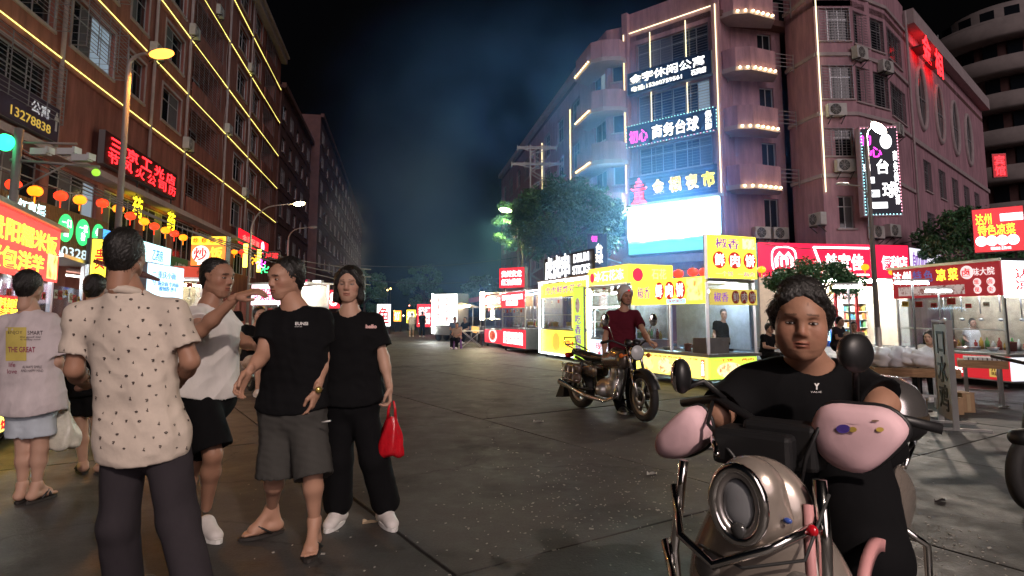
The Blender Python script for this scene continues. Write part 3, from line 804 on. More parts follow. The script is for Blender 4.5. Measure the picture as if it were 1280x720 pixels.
m_cream = M('store_wall', (.62, .55, .46), .7, var=.1)
MB().box(0, sw, 4.2, 4.3, 0, zs0).build('back_wall', m_cream, ST)
MB().box(0, .12, .1, 4.2, 0, zs0 - .002).build('side_wall', m_cream, ST); MB().box(sw - .12, sw, .1, 4.2, 0, zs0 - .002).build('side_wall', m_cream, ST)
MB().box(0, sw, .1, 4.2, zs0 + .002, zs0 + .08).build('ceiling', m_white, ST)
MB().box(.02, 1.2, .05, .25, 0, zs0 - .004).build('front_pier', m_cream, ST)
for x in (3.6, 4.6, 5.5): MB().box(x - .05, x + .05, .1, .2, 0, 2.6).build('door_post', M('red_door_frame', (.5, .03, .03), .4), ST)
MB().box(3.55, 5.55, .1, .2, 2.6, 2.72).build('door_header', M('red_door_frame', (.5, .03, .03), .4), ST)
e_st = E('store_light', (1, .95, .85), 150)
for i in range(3):
    for j in range(2): MB().box(1.2 + i * 2.2, 2.6 + i * 2.2, 1.2 + j * 1.6, 1.3 + j * 1.6, zs0 - .08, zs0 - .02).build('tube_light', e_st, ST)
def shelf_unit(mw, w, h, n, label, group=None, d=.4):
    s = thing('goods_shelf', label, 'shelf', mw, group)
    b = MB()
    for i in range(n + 1): b.box(0, w, 0, d, i * h / n, i * h / n + .03)
    b.box(0, .03, 0, d, 0, h).box(w - .03, w, 0, d, 0, h).box(0, w, d - .02, d, 0, h)
    b.build('rack', m_white, s)
    cols = [(.7, .1, .1), (.8, .7, .2), (.1, .35, .6), (.2, .55, .25), (.8, .8, .78), (.75, .35, .1)]
    for i in range(n):
        k = 0; x = .05
        while x < w - .12:
            ww = rnd.uniform(.06, .14); hh = h / n * rnd.uniform(.5, .8)
            if rnd.random() < .9:
                q = cols[(i * 2 + int(x * 5)) % 6]
                box('package', x, x + ww * .9, .06, d - .05, i * h / n + .031, i * h / n + .03 + hh, M('package_%d%d%d' % tuple(int(c * 9) for c in q), q, .4), s)
            x += ww
    return s
shelf_unit(sm @ T(1.25, .9, 0), 1.5, 2.1, 6, 'tall goods shelf just inside the shop opening')
shelf_unit(sm @ T(5.8, 2.6, 0), 1.6, 1.9, 5, 'goods shelf at the far inside corner of the shop')
shelf_unit(sm @ T(3.85, 3.6, 0), 1.8, 2.0, 5, 'goods shelf along the back wall behind the red door posts')
for i, (x, z, c) in enumerate(((1.5, 2.35, (.8, .3, .1)), (3.0, 2.4, (.9, .75, .3)), (4.6, 2.4, (.2, .5, .25)), (6.3, 2.4, (.85, .6, .2)))): panel(ST, sm, x, x + 1.1, z, z + .45, E('glow_poster_%d' % i, c, .8), [('特价', .5, .5, .7, .6, t_wht, .02)], y=4.15, t=.02, name='glow_poster')  # glowing posters added to brighten the store
MB().box(2.4, 3.5, 2.6, 3.2, 0, .95).build('till_counter', m_white, ST)
fr_ = thing('drinks_fridge', 'upright drinks fridge with a glowing blue header inside the shop', 'fridge', sm @ T(2.9, .6, 0))
m_frb = E('fridge_blue', (.03, .22, .75), 1.2)
MB().box(0, .75, .05, .6, 0, 2.0).build('cabinet', M('fridge_cabinet', (.03, .12, .4), .4), fr_)
MB().box(.06, .69, .01, .049, .25, 1.7).build('glass_door', E('fridge_glow', (.6, .85, 1), 1.6), fr_)
MB().box(0, .75, 0, .049, 1.72, 2.0).build('header', m_frb, fr_); MB().box(0, .055, 0, .049, 0, 1.715).box(.695, .75, 0, .049, 0, 1.715).build('door_frame', m_frb, fr_)
b = MB()
for i in range(5): b.box(.07, .68, .0, .012, .5 + i * .25, .515 + i * .25)
b.build('shelf', m_alu, fr_)
# white hairdresser sign next to it
hm, hw = frame2(1142, 26.8, 1181, 28.8); hz0 = zat(1142, 343, 26.8); hz1 = zat(1142, 309, 26.8)
sign('shop_sign', 'white lightbox sign with purple characters beside the red shop sign', T(0, 0, hz0) @ hm, hw, hz1 - hz0, .3, E('lit_white_soft', (.9, .86, 1), .75), [('帥师', .3, .5, .45, .7, t_pur, .02)])

# ================================================================== food stalls
e_tube = E('tube_lamp', (.95, 1, 1), 110)
e_tubew = E('warm_stall_lamp', (1, .85, .6), 70)
m_table = M('stainless_counter', (.55, .55, .55), .3, metal=.9, var=.1, scale=10)
m_wood = M('raw_wood', (.38, .22, .11), .75, var=.35, scale=5, stretch=(1, 8, 8), bump=.1)
m_card = M('cardboard', (.42, .27, .15), .85, var=.18, scale=4)
def goods(mw, n, w, d, label, group, cols, r=.09):
    for i in range(n):
        x, y = rnd.uniform(.1, w - .1), rnd.uniform(.08, d - .08)
        k = rnd.randrange(3); q = cols[i % len(cols)]; mt = M('goods_%d_%d_%d' % tuple(int(c * 50) for c in q), q, .5, var=.15, scale=15)
        t = thing('food_tray' if k == 0 else ('food_tub' if k == 1 else 'food_bowl'), label[k], ['tray', 'tub', 'bowl'][k], mw @ T(x, y, 0) @ RZ(rnd.uniform(-.4, .4)), group)
        if k == 0:
            MB().box(-r * 1.4, r * 1.4, -r, r, 0, .012).box(-r * 1.4, -r * 1.3, -r, r, .0125, .05).box(r * 1.3, r * 1.4, -r, r, .0125, .05).box(-r * 1.3, r * 1.3, -r, -r * .9, .0125, .05).box(-r * 1.3, r * 1.3, r * .9, r, .0125, .05).build('dish', m_steel, t)
            b = MB()
            for j in range(9): b.ell((rnd.uniform(-r, r), rnd.uniform(-r * .6, r * .6), .04), (.035, .03, .022), 8, 5)
            b.build('food', mt, t)
        elif k == 1:
            MB().lathe([(0, 0), (r * .7, 0), (r * .85, r * 1.6), (r * .9, r * 1.6), (r * .9, r * 1.66), (0, r * 1.68)], 14).build('pot', mt, t)
            MB().lathe([(r * .3, r * 1.69), (r * .25, r * 1.8), (0, r * 1.82)], 10).build('lid_knob', m_black, t)
        else:
            MB().lathe([(0, 0), (r * .5, 0), (r, r * .7), (r * .96, r * .72), (r * .5, r * .2), (0, r * .2)], 14).build('bowl_shell', m_steel, t)
            MB().ell((0, 0, r * .45), (r * .8, r * .8, r * .3), 12, 6).build('food', mt, t)
def clutter(s, mw, w, d, ctr, hz0):
    r = random.Random(int(w * 1000)); pa = [M('paper_white', (.7, .68, .62), .8), M('paper_yellow', (.7, .5, .08), .8), M('paper_red', (.5, .04, .04), .8)]; tx = ['5元', '8元', '6元一份', '3元', '现做', '扫码']
    for i in range(6):
        x = w * (.1 + .15 * i) + r.uniform(-.04, .04); z = hz0 - r.uniform(.08, .2); a = r.uniform(.05, .1)
        p = box('price_tag', x - a, x + a, .002, .006, z - a * .7, z + a * .7, pa[r.randrange(3)], s, mw); lettering(p, tx[i], x, z, a * 1.5, a * .7, t_org, .0, .0, mw)
    for i in range(5):
        x = w * (.15 + .17 * i); z = hz0 - .05
        MB().tube([(x, d * .6, z + .1), (x, d * .6, z - r.uniform(.2, .4))], .012, 6).ell((x, d * .6, z - .4), (.05, .05, .03), 10, 6).build('hanging_ladle', m_steel, s, mw)
    for i in range(int(w / .13)):
        h = r.uniform(.16, .28); x = .12 + i * .13
        if x < w - .1: MB().lathe([(0, 0), (.04, 0), (.04, h * .65), (.016, h * .8), (.016, h), (0, h)], 10, T(x, d - .16, ctr + .001)).build('bottle', M('bottle_%d' % (i % 4), [(.35, .03, .02), (.6, .35, .05), (.1, .3, .08), (.6, .58, .5)][i % 4], .25), s, mw)
def stall(label, mw, w, d, ctr, top, zmin=.12, front=None, header=None, hz=(1.6, 1.95), posts=m_steel, roof=m_steel, side_front=None, lamp=e_tube, glass=True, name='food_stall', cm=None):
    """front edge along x (front is -y), counter height ctr, roof at top"""
    s = thing(name, label, 'food stall', mw)
    MB().box(0, w, .04, d, zmin, ctr - .04).build('cabinet', cm or m_steel, s)
    MB().box(-.04, w + .04, -.03, d + .03, ctr - .039, ctr).build('counter_top', m_table, s)
    for x in (.03, w - .03):
        for y in (.03, d - .03): MB().box(x - .022, x + .022, y - .022, y + .022, ctr + .001, top - .001).build('post', posts, s)
    MB().box(-.08, w + .08, -.1, d + .1, top, top + .05).build('roof', roof, s)
    if glass:
        MB().box(.055, w - .055, .015, .021, ctr + .01, hz[0] - .02).build('glass_screen', m_gls, s)
        for x in (.02, w - .026): MB().box(x, x + .006, .055, d - .055, ctr + .01, hz[0] - .02).build('glass_screen', m_gls, s)
        MB().box(.055, w - .055, .008, .028, ctr + .42, ctr + .445).build('glass_rail', m_steel, s)
    MB().tube([(w * .15, d * .45, top - .12), (w * .85, d * .45, top - .12)], .018, 8).build('tube_light', lamp, s)
    for x in (.18, w - .18):
        for y in (.12, d - .12):
            MB().lathe([(0, -.02), (.05, -.02), (.05, .02), (0, .02)], 12, T(x, y, .05) @ RY(PI / 2)).build('castor', m_black, s)
    MB().box(.06, w - .06, d - .03, d - .01, ctr + .02, top - .02).build('bounce_panel', M('stall_bounce_panel', (.6, .5, .36), .6, var=.35, scale=5), s)  # pale panel added to reflect light inside the stall
    clutter(s, mw, w, d, ctr, hz[0])
    if front: panel(s, mw, .01, w - .01, zmin + .03, ctr - .05, front[0], front[1], y=.035)
    if header: panel(s, mw, 0, w, hz[0], hz[1], header[0], header[1], y=0)
    return s
# R1: meat pie stall, left face and right face round a corner post
Cn = P(884, 395, 11.15); dl = Vector((-.42, .91, 0)).normalized(); dr = Vector((.913, .407, 0)).normalized()
ml, wl = frame_ab(Cn + dl * 2.25, Cn); mr, wr = frame_ab(Cn, Cn + dr * 1.2)
zc = zat(884, 443, 11.15)
S1 = thing('meat_pie_stall', 'yellow corner food stall selling meat pies with a tall sign above', 'food stall', T(Cn.x, Cn.y, 0))
inn = [Cn, Cn + dl * 2.25, Cn + dl * 2.25 + dr * 1.2, Cn + dr * 1.2]
MB().slab([(p.x, p.y) for p in (Cn + dl * .06 + dr * .06, Cn + dr * 1.18 + dl * .06, Cn + dl * 2.2 + dr * 1.18, Cn + dl * 2.2 + dr * .06)], .14, zc - .05).build('cabinet', m_steel, S1, Matrix())
MB().slab([(p.x, p.y) for p in (Cn - dl * .04 - dr * .04, Cn + dr * 1.25 - dl * .04, Cn + dl * 2.3 + dr * 1.25, Cn + dl * 2.3 - dr * .04)], zc - .05, zc).build('counter_top', m_table, S1, Matrix())
zt = zat(884, 352, 11.15) + .0
for p in (Cn + dl * .03 + dr * .03, Cn + dl * 2.22 + dr * .03, Cn + dl * 2.22 + dr * 1.17, Cn + dr * 1.17 + dl * .03, Cn + dl * 1.05 + dr * .03):
    hh = zat(884, 292, 11.15) if (p - Cn).length < .1 or abs((p - Cn - dr * 1.17).length) < .1 else zt
    MB().box(-.025, .025, -.025, .025, zc + .001, hh).build('post', m_steel, S1, T(p.x, p.y, 0))
MB().slab([(p.x, p.y) for p in (Cn - dl * .05, Cn + dr * 1.2, Cn + dl * 2.3 + dr * 1.2, Cn + dl * 2.3)], zt + .002, zt + .05).build('roof', m_steel, S1, Matrix())
hz0, hz1 = zat(884, 379, 11.15), zat(884, 345, 11.15)
m_ovl = E('roundel_red', (.5, .03, .02), .7)
p1 = panel(S1, ml, -.02, wl - .03, hz0, hz1, YL, [('椒香', .2, .5, .19, .5, t_pur, .0)], y=-.0)
for i, ch in enumerate('鲜肉饼'):
    disc(p1, ml, wl * (.42 + i * .14), (hz0 + hz1) / 2 + .02, .145, .18, m_ovl, -.031); lettering(p1, ch, wl * (.42 + i * .14), (hz0 + hz1) / 2 + .02, .2, .26, t_wht, -.05, .02, ml)
panel(p1, ml, wl * .78, wl * .97, hz0 + .06, hz1 - .02, f_pie, (), y=-.031, t=.006, name='food_picture')
panel(p1, ml, wl * .52, wl * .76, hz0 + .01, hz0 + .1, CY_, [('现烤现卖', .5, .5, .8, .6, t_red, .01)], y=-.031, t=.006, name='tag_panel')
p2 = panel(S1, ml, 0.02, wl - .06, .17, zc - .07, YLP, [('牛肉饼 鸡蛋饼 鲜肉饼 一个饼', .5, .9, .8, .1, t_red, .0)], y=.03)
for i in range(3): disc(p2, ml, wl * (.2 + i * .25), .34, .2, .15, (f_pie, f_pie2, f_pie)[i], -.001, 'food_picture')
panel(p2, ml, wl - .2, wl - .1, .2, zc - .1, E('lit_orange_strip', (.8, .2, .05), .9), [('十\n年\n老\n味\n道', .5, .5, .7, .8, t_wht, .0)], y=-.001, t=.006, name='tag_panel')
uz0, uz1 = zat(885, 347, 11.15), zat(885, 293, 11.15)
p3 = panel(S1, mr, .05, wr, uz0, uz1, YL, [('椒香', .38, .81, .5, .25, t_pur, .02), ('一个饼', .3, .1, .36, .12, t_pur, .0), ('一两肉', .76, .1, .36, .12, t_pur, .0)], y=-.002, t=.05)
for i, ch in enumerate('鲜肉饼'):
    disc(p3, mr, .05 + wr * (.19 + i * .31), uz0 + .42 * (uz1 - uz0), .155, .16, m_ovl, -.053); lettering(p3, ch, .05 + wr * (.19 + i * .31), uz0 + .42 * (uz1 - uz0), .22, .23, t_wht, -.07, .02, mr)
panel(p3, mr, wr * .72, wr * .97, uz1 - .24, uz1 - .04, f_pie2, (), y=-.053, t=.006, name='food_picture')
YD = E('dim_yellow', (.75, .6, .12), .45)
lz0, lz1 = zat(885, 381, 11.15), zat(885, 361, 11.15)
p4 = panel(S1, mr, .06, wr, lz0, lz1, YD, [('椒香', .22, .5, .3, .6, t_pur, .0)], y=-.002)
for i, ch in enumerate('鲜肉饼'):
    disc(p4, mr, .06 + wr * (.5 + i * .17), (lz0 + lz1) / 2, .09, .12, M('roundel_red_plain', (.4, .03, .02), .5), -.033); lettering(p4, ch, .06 + wr * (.5 + i * .17), (lz0 + lz1) / 2, .14, .17, m_white, -.05, .02, mr)
GN = E('lit_lime', (.55, .85, .08), .9)
p5 = panel(S1, mr, .05, wr - .02, .17, zc - .07, GN, [('一个饼 一两肉', .5, .88, .85, .13, t_red, .01)], y=.05)
disc(p5, mr, wr * .42, .33, .3, .14, f_pie2, .02, 'food_picture'); disc(p5, mr, wr * .8, .3, .16, .12, f_pie, .02, 'food_picture')
MB().slab([(p.x, p.y) for p in (Cn + dl * 2.2 + dr * 1.12, Cn + dl * .1 + dr * 1.12, Cn + dl * .1 + dr * 1.15, Cn + dl * 2.2 + dr * 1.15)], zc + .05, zt).build('bounce_panel', M('pale_bounce_panel', (.55, .6, .66), .5, var=.25, scale=4), S1, Matrix())  # pale blue-grey panel added to brighten the stall, standing in for lit steam
for a, b_, nn in ((ml, wl, 2), (mr, wr, 1)):
    for i in range(nn): MB().box(b_ * i / nn + .05, b_ * (i + 1) / nn - .05, .02, .026, zc + .01, hz0 - .01).build('glass_screen', glassmat('steamy_glass', (.8, .88, 1.0), .1, .25), S1, a)
MB().tube([ml @ Vector((.3, .5, hz1 - .06)), ml @ Vector((wl - .3, .5, hz1 - .06))], .018, 8).build('tube_light', e_tube, S1, Matrix())
MB().tube([mr @ Vector((.15, .35, lz1 - .03)), mr @ Vector((wr - .15, .35, lz1 - .03))], .018, 8).build('tube_light', e_tube, S1, Matrix())  # second tube added to brighten the stall inside
for p in (Cn + dl * .15 + dr * .15, Cn + dl * 2.05 + dr * .15, Cn + dr * 1.0 + dl * .2, Cn + dl * 2.0 + dr * 1.0):
    MB().lathe([(0, -.025), (.07, -.025), (.07, .025), (0, .025)], 14, T(p.x, p.y, .07) @ RY(PI / 2)).build('castor', m_black, S1, Matrix())
bx_ = mr @ T(.08, .1, zc); b = thing('chopping_box', 'brown cardboard box on the counter of the meat pie stall', 'box', bx_)
MB().box(.0, .55, .05, .4, 0, .28).build('carton', m_card, b); MB().box(-.02, .57, .03, .05, .2, .29).build('flap', m_card, b)
goods(ml @ T(.3, .08, zc), 7, 1.7, .5, ['steel tray of pies on the meat pie stall counter', 'lidded tub on the meat pie stall counter', 'steel bowl on the meat pie stall counter'], 'dishes on the meat pie stall', [(.5, .3, .1), (.6, .5, .3), (.5, .12, .06)])
# R2: fruit drink stall behind
C2 = P(786, 395, 15.0); d2 = Vector((-.36, .93, 0)).normalized(); r2_ = Vector((.93, .36, 0))
m2l, w2l = frame_ab(C2 + d2 * 2.0, C2); m2r, w2r = frame_ab(C2, C2 + r2_ * 1.3)
t2 = zat(786, 330, 15)
S2 = stall('yellow-topped drinks stall with a glazed counter behind the motorcyclist', m2l, w2l, 1.2, zat(786, 425, 15), zat(786, 357, 15), front=(E('lit_pale_blue', (.65, .85, 1), 1.1), [('现炸薯条\n冰粉凉虾', .5, .5, .7, .7, t_red, .01)]), header=(E('lit_amber', (1, .68, .08), 1.3), [('冰石花冻', .55, .5, .75, .62, E('letters_pale', (.75, .9, .8), 1.3), .02)]), hz=(zat(786, 356, 15) + .06, t2))
p = panel(S2, m2r, 0, w2r, zat(786, 356, 15) + .06, t2, YL, [('石花', .68, .5, .34, .6, E('letters_gold', (.95, .7, .3), 1.0), .02)], y=0)
disc(p, m2r, w2r * .2, t2 - .26, .15, .17, E('cherry_red', (.7, .03, .08), .8), -.031, 'cherry_emblem')
disc(S2, m2l, w2l * .12, t2 - .25, .11, .13, E('cherry_red', (.7, .03, .08), .8), -.031, 'cherry_emblem')
ob = E('white_outline_tube', (.9, 1, .98), 7)
MB().tube([m2l @ Vector(p) for p in ((.1, -.06, .75), (.12, -.06, 1.45), (.3, -.06, 1.55), (1.7, -.06, 1.55), (1.88, -.06, 1.45), (1.9, -.06, .75))], .018, 6).build('outline_tube', ob, S2, Matrix())
box('menu_board', w2l * .35, w2l * .62, .1, .12, .95, 1.5, M('menu_print', (.7, .66, .55), .6, var=.4, scale=14), S2, m2l)
goods(m2l @ T(0, .1, zat(786, 425, 15)), 8, 1.9, .9, ['steel tray on the drinks stall counter', 'fruit tub on the drinks stall counter', 'steel bowl on the drinks stall counter'], 'dishes on the drinks stall', [(.7, .1, .1), (.8, .6, .1), (.2, .5, .15)])
bn_m, bn_w = frame2(717, 16.6, 730, 16.0)
bn = sign('banner_stand', 'narrow lime green banner stand between two yellow stalls', bn_m @ T(0, 0, .15), bn_w, 1.95, .05, GN, [('吃\n香\n喝\n辣', .5, .35, .6, .55, t_pur, .02)], cat='banner')
disc(bn, bn_m @ T(0, 0, .15), bn_w * .5, 1.45, .13, .2, f_meat, -.025, 'food_picture')
# R3: yellow skewer stall with white outline
C3 = P(737, 395, 16.9); d3 = Vector((-.33, .944, 0)).normalized()
m3l, w3l = frame_ab(C3 + d3 * 3.6, C3)
z3 = lambda py: zat(737, py, 16.9)
S3 = stall('yellow stall outlined with white light tubes and tall white letters on its roof', m3l, w3l, 1.5, z3(413), z3(345), .1, front=(YL, [('手撕炸包', .66, .5, .42, .3, t_red, .0)]), header=(YL, [('虎虎鲜炸花卷', .52, .5, .78, .62, t_pur, .02)]), hz=(z3(368), z3(349)))
disc(S3, m3l, w3l * .35, (z3(413) + .1) / 2, .3, .3, E('print_orange', (.9, .4, .05), 1), .006, 'doll_emblem')
fr3 = MB().tube([m3l @ Vector(p) for p in ((0, -.05, .14), (0, -.05, z3(346)), (w3l, -.05, z3(346)), (w3l, -.05, .14))], .028, 6, closed=True).build('outline_tube', ob, S3, Matrix())
panel(S3, m3l, w3l * .68, w3l - .06, z3(411), z3(370), YLP, [('鸡排\n香肠\n年糕\n土豆', .5, .5, .4, .8, t_red, .0)], y=.006, t=.01)
rl = thing('roof_letters', 'tall white glowing characters standing on the yellow stall roof', 'sign', m3l @ T(0, .1, z3(345) + .06))
box('back_board', .0, w3l * .99, .05, .1, 0, .72, m_navy, rl)
for i, ch in enumerate('虎虎串'): lettering(rl, ch, .42 + i * .66, .38, .6, .74, t_wht, .02, .05)
lettering(rl, 'DRUM\nSTICKS', w3l * .79, .36, 1.15, .6, t_wht, .02, .05)
goods(m3l @ T(0, .1, z3(413)), 9, w3l - .2, 1.2, ['steel tray of skewers on the outlined yellow stall', 'sauce tub on the outlined yellow stall', 'steel bowl on the outlined yellow stall'], 'dishes on the outlined yellow stall', [(.6, .25, .08), (.7, .5, .15), (.5, .1, .05)], .12)
# R4: two red stalls
C4 = P(656, 395, 21.6); m4l, w4l = frame_ab(C4 + d3 * 2.6, C4)
z4 = lambda py: zat(656, py, 21.6)
S4 = stall('red rice noodle stall with white lettering under a tall square sign', m4l, w4l, 1.5, z4(411), z4(362), .15, front=(RD, [('豆花面米粉\n红油黄粉面', .5, .5, .85, .7, t_wht, .03)]), header=(RD, [('贵州安龙红油面\n红油黄粉', .5, .5, .9, .75, t_wht, .02)]), hz=(z4(384), z4(364)), roof=m_case)
sg_m, sg_w = frame2(624, 22.6, 656, 21.9)
q = sign('stall_top_sign', 'square red sign with two rows of white characters above the noodle stall', sg_m @ T(0, 0, zat(640, 360, 22.2)), sg_w, zat(640, 334, 22.2) - zat(640, 360, 22.2), .2, RD, [('贵州安龙', .5, .7, .82, .33, t_wht, .03), ('红油黄粉', .5, .28, .82, .33, t_wht, .03)])
MB().bar((.2, .1, -.12), (.2, .1, 0), .05).bar((sg_w - .2, .1, -.12), (sg_w - .2, .1, 0), .05).build('leg', m_iron, q)
C5 = P(628, 395, 25.0); m5l, w5l = frame_ab(C5 + d3 * 2.6, C5); z5 = lambda py: zat(628, py, 25)
S5 = stall('red cooked food stall with a round plate picture beyond the noodle stall', m5l, w5l, 1.4, z5(412), z5(366), .15, front=(RD, ()), header=(RD, [('酸辣粉小吃', .5, .5, .85, .6, t_wht, .03)]), hz=(z5(382), z5(368)), lamp=e_tubew)
disc(S5, m5l, w5l * .5, .5, .55, .3, E('plate_white', (.9, .85, .8), 1.0), .003, 'plate_picture'); disc(S5, m5l, w5l * .5, .5, .4, .2, f_red, -.011, 'plate_picture')
MB().box(0, w5l, -.02, .0, z5(382) + .02, z5(382) + .05).build('outline_tube', E('yellow_tube', (1, .8, .1), 4), S5, m5l @ T(0, -.04, -.06))
goods(m4l @ T(0, .1, z4(411)), 6, 2.3, 1.2, ['steel tray on the red noodle stall', 'tub on the red noodle stall', 'steel bowl on the red noodle stall'], 'dishes on the red noodle stall', [(.6, .25, .08), (.7, .5, .15)], .14)
# red awning roof behind the red stalls
aw = thing('awning', 'long dark red awning roof stretching back behind the red stalls', 'awning', T(*S(30, 3, 0)))
a0, a1 = P(640, 362, 26), P(572, 376, 36)
n_ = Vector((1, .3, 0)) * 2.5
MB().add([a0, a1, a1 + n_ + Vector((0, 0, .5)), a0 + n_ + Vector((0, 0, .5)), a0 - Vector((0, 0, .25)), a1 - Vector((0, 0, .25))], [(0, 1, 2, 3), (0, 4, 5, 1)]).build('canopy', M('awning_red', (.3, .03, .05), .8), aw, Matrix())
for k in (a0, a1, a0 + n_, a1 + n_): MB().box(-.03, .03, -.03, .03, 0, k.z - .03).build('pole', m_iron, aw, T(k.x, k.y, 0))
# R5: food tricycle with lifted flap and white lightbox van
def cart(label, mw, L=2.4, H=1.75, W=1.3):
    c = thing('food_cart', label, 'food cart', mw)
    MB().box(0, L, 0, W, .45, .8).build('bed', M('cart_body', (.25, .25, .27), .5, var=.2), c)
    for x in (.04, L - .04):
        for y in (.04, W - .04): MB().box(x - .02, x + .02, y - .02, y + .02, .8, H).build('post', m_steel, c)
    MB().box(-.05, L + .05, -.05, W + .05, H, H + .05).build('roof', m_case, c)
    MB().add([(0, 0, H), (L, 0, H), (L, -.9, H + .22), (0, -.9, H + .22), (0, 0, H + .02), (L, 0, H + .02), (L, -.9, H + .24), (0, -.9, H + .24)], [(0, 1, 2, 3), (4, 5, 6, 7), (2, 3, 7, 6), (0, 3, 7, 4), (1, 2, 6, 5)]).build('flap', M('flap_panel', (.45, .33, .2), .6), c)
    MB().tube([(.1, -.5, H + .06), (L - .1, -.5, H + .06)], .025, 6).build('tube_light', e_tubew, c)
    for x in (.45, L - .4):
        for y in (-.02, W + .02):
            w_ = MB().lathe([(0, -.05), (.12, -.05), (.24, -.07), (.27, -.04), (.27, .04), (.24, .07), (.12, .05), (0, .05)], 20, T(x, y, .27) @ RX(PI / 2)).build('wheel', m_black, c)
            MB().lathe([(0, -.075), (.13, -.06), (.13, .06), (0, .075)], 16, T(x, y, .27) @ RX(PI / 2)).build('rim', m_alu, w_)
    MB().box(.15, L - .15, -.04, -.02, .46, .78).build('side_board', E('lit_amber_soft', (.9, .5, .1), .5), c)
    return c
mc, _ = frame2(590, 33, 607, 28)
cart('food tricycle with its side flap lifted, warm tube light underneath', mc @ T(0, 0, 0), 3.2)
lb_m, lb_w = frame2(541, 33, 572, 32); zl = lambda py: zat(556, py, 32.5)
q = sign('lightbox_van', 'white glowing lightbox cart with red handwritten columns of characters', lb_m @ T(0, 0, zl(407)), lb_w, zl(367) - zl(407), .9, WH, [('鲜\n肥\n肠', .24, .55, .13, .7, t_red, .03), ('现\n炒\n烤\n鸭', .6, .5, .16, .85, t_red, .03)], cat='food cart')
MB().box(.02, lb_w - .02, .05, .88, -.5, -.002).build('cabinet', m_case, q)
for x in (.3, lb_w - .3):
    for y in (.15, .8): MB().lathe([(0, -.04), (.2, -.04), (.2, .04), (0, .04)], 16, T(x, y, -zl(407) + .2) @ RX(PI / 2)).build('wheel', m_black, q)
MB().box(-.03, 0, -.03, .0, -.4, zl(367) - zl(407)).build('edge_tube', e_tube, q)
# R7: red cold dish stall on the right
C7 = P(1257, 395, 11.1); d7 = Vector((-.216, .976, 0)).normalized(); m7, w7 = frame_ab(C7 + d7 * 2.4, C7)
z7 = lambda py: zat(1257, py, 11.1)
RDH = E('stall_red_header', (.42, .02, .03), .38)
S7 = stall('red and white cold dish stall with a glass case and a lit header', m7, w7, 1.5, z7(443), z7(326), .12, front=(E('stall_red_front', (.6, .02, .03), .6), [('香辣好味', .3, .8, .45, .2, t_wht, .02), ('卤味凉菜', .42, .3, .4, .25, t_wht, .02)]), header=(RDH, ()), hz=(z7(369), z7(324)))
hh = z7(324) - z7(369)
for (ch, x, mt) in zip('达州特色凉菜', (.06, .16, .27, .38, .5, .61), (t_wht, t_wht, E('letters_navy', (.1, .1, .3), .6), E('letters_navy', (.1, .1, .3), .6), t_yel, t_yel)):
    lettering(S7, ch, w7 * x, z7(369) + hh * .68, .21, .24, mt, -.045, .03, m7)
disc(S7, m7, w7 * .73, z7(369) + hh * .7, .13, .13, E('pale_ring', (.8, .7, .7), .7), -.031, 'roundel'); lettering(S7, '卤', w7 * .73, z7(369) + hh * .7, .16, .16, t_red, -.06, .02, m7)
lettering(S7, '味大院', w7 * .87, z7(369) + hh * .7, .42, .15, E('pale_ring', (.8, .7, .7), .7), -.045, .02, m7)
panel(S7, m7, w7 * .06, w7 * .7, z7(369) + .05, z7(369) + hh * .36, f_meat, (), y=-.031, t=.006, name='food_picture')
for i, ch in enumerate('现卤现卖'): 
    disc(S7, m7, w7 * (.81 + .11 * (i % 2)), z7(369) + hh * (.4 - .22 * (i // 2)), .075, .075, E('pale_ring', (.8, .7, .7), .7), -.031, 'roundel'); lettering(S7, ch, w7 * (.81 + .11 * (i % 2)), z7(369) + hh * (.4 - .22 * (i // 2)), .09, .09, t_red, -.055, .0, m7)
panel(S7, m7, w7 * .84, w7 * .93, .2, z7(443) - .08, E('gold_scroll', (.6, .4, .1), .6), [('正\n宗\n川\n味', .5, .5, .6, .85, t_org, .02)], y=.001, t=.008, name='tag_panel')
m7r, w7r = frame_ab(C7, C7 + Vector((.976, .216, 0)) * 1.5)
panel(S7, m7r, .02, w7r, z7(372), z7(326), WH, [('达州\n凉菜', .4, .5, .5, .6, t_red, .02)], y=-.0)
panel(S7, m7r, .02, w7r, .15, z7(443) - .06, E('lit_white_dim', (.85, .88, .95), .7), [('凉\n菜', .25, .5, .12, .6, t_red, .0), ('微信支付', .6, .3, .4, .14, t_blu, .0)], y=.02)
goods(m7 @ T(0, .1, z7(443)), 12, w7 - .1, 1.2, ['steel tray of cold meat in the red stall glass case', 'sauce tub in the red stall glass case', 'steel bowl of cold dishes in the red stall glass case'], 'dishes in the red stall', [(.5, .12, .08), (.6, .3, .2), (.4, .08, .05)], .11)
u_m, u_w = frame2(1224, 13.2, 1292, 12.6); uz = lambda py: zat(1224, py, 13.2)
us = sign('stall_top_sign', 'red lightbox with yellow characters and four white roundels above the cold dish stall', u_m @ T(0, 0, uz(317)), u_w, uz(262) - uz(317), .25, E('upper_red', (.75, .05, .06), .85),
     [('达州', .22, .76, .32, .26, t_yel, .03), ('特色凉菜', .46, .5, .74, .26, t_yel, .03), ('现做现卖 正宗川味', .52, .07, .4, .07, t_wht, .0)])
for i, ch in enumerate('现卤现卖'): disc(us, u_m @ T(0, 0, uz(317)), u_w * (.16 + .2 * i), (uz(262) - uz(317)) * .26, .1, .11, WH, -.022); lettering(us, ch, u_w * (.16 + .2 * i), (uz(262) - uz(317)) * .26, .12, .12, t_red, -.042, .0)
for x in (.2, u_w - .2): MB().bar((x, .12, -.36), (x, .12, 0), .05).build('leg', m_iron, us)
MB().box(u_w * .55, u_w * .97, -.03, -.022, (uz(262) - uz(317)) * .68, (uz(262) - uz(317)) * .84).build('tag_panel', WH, us)
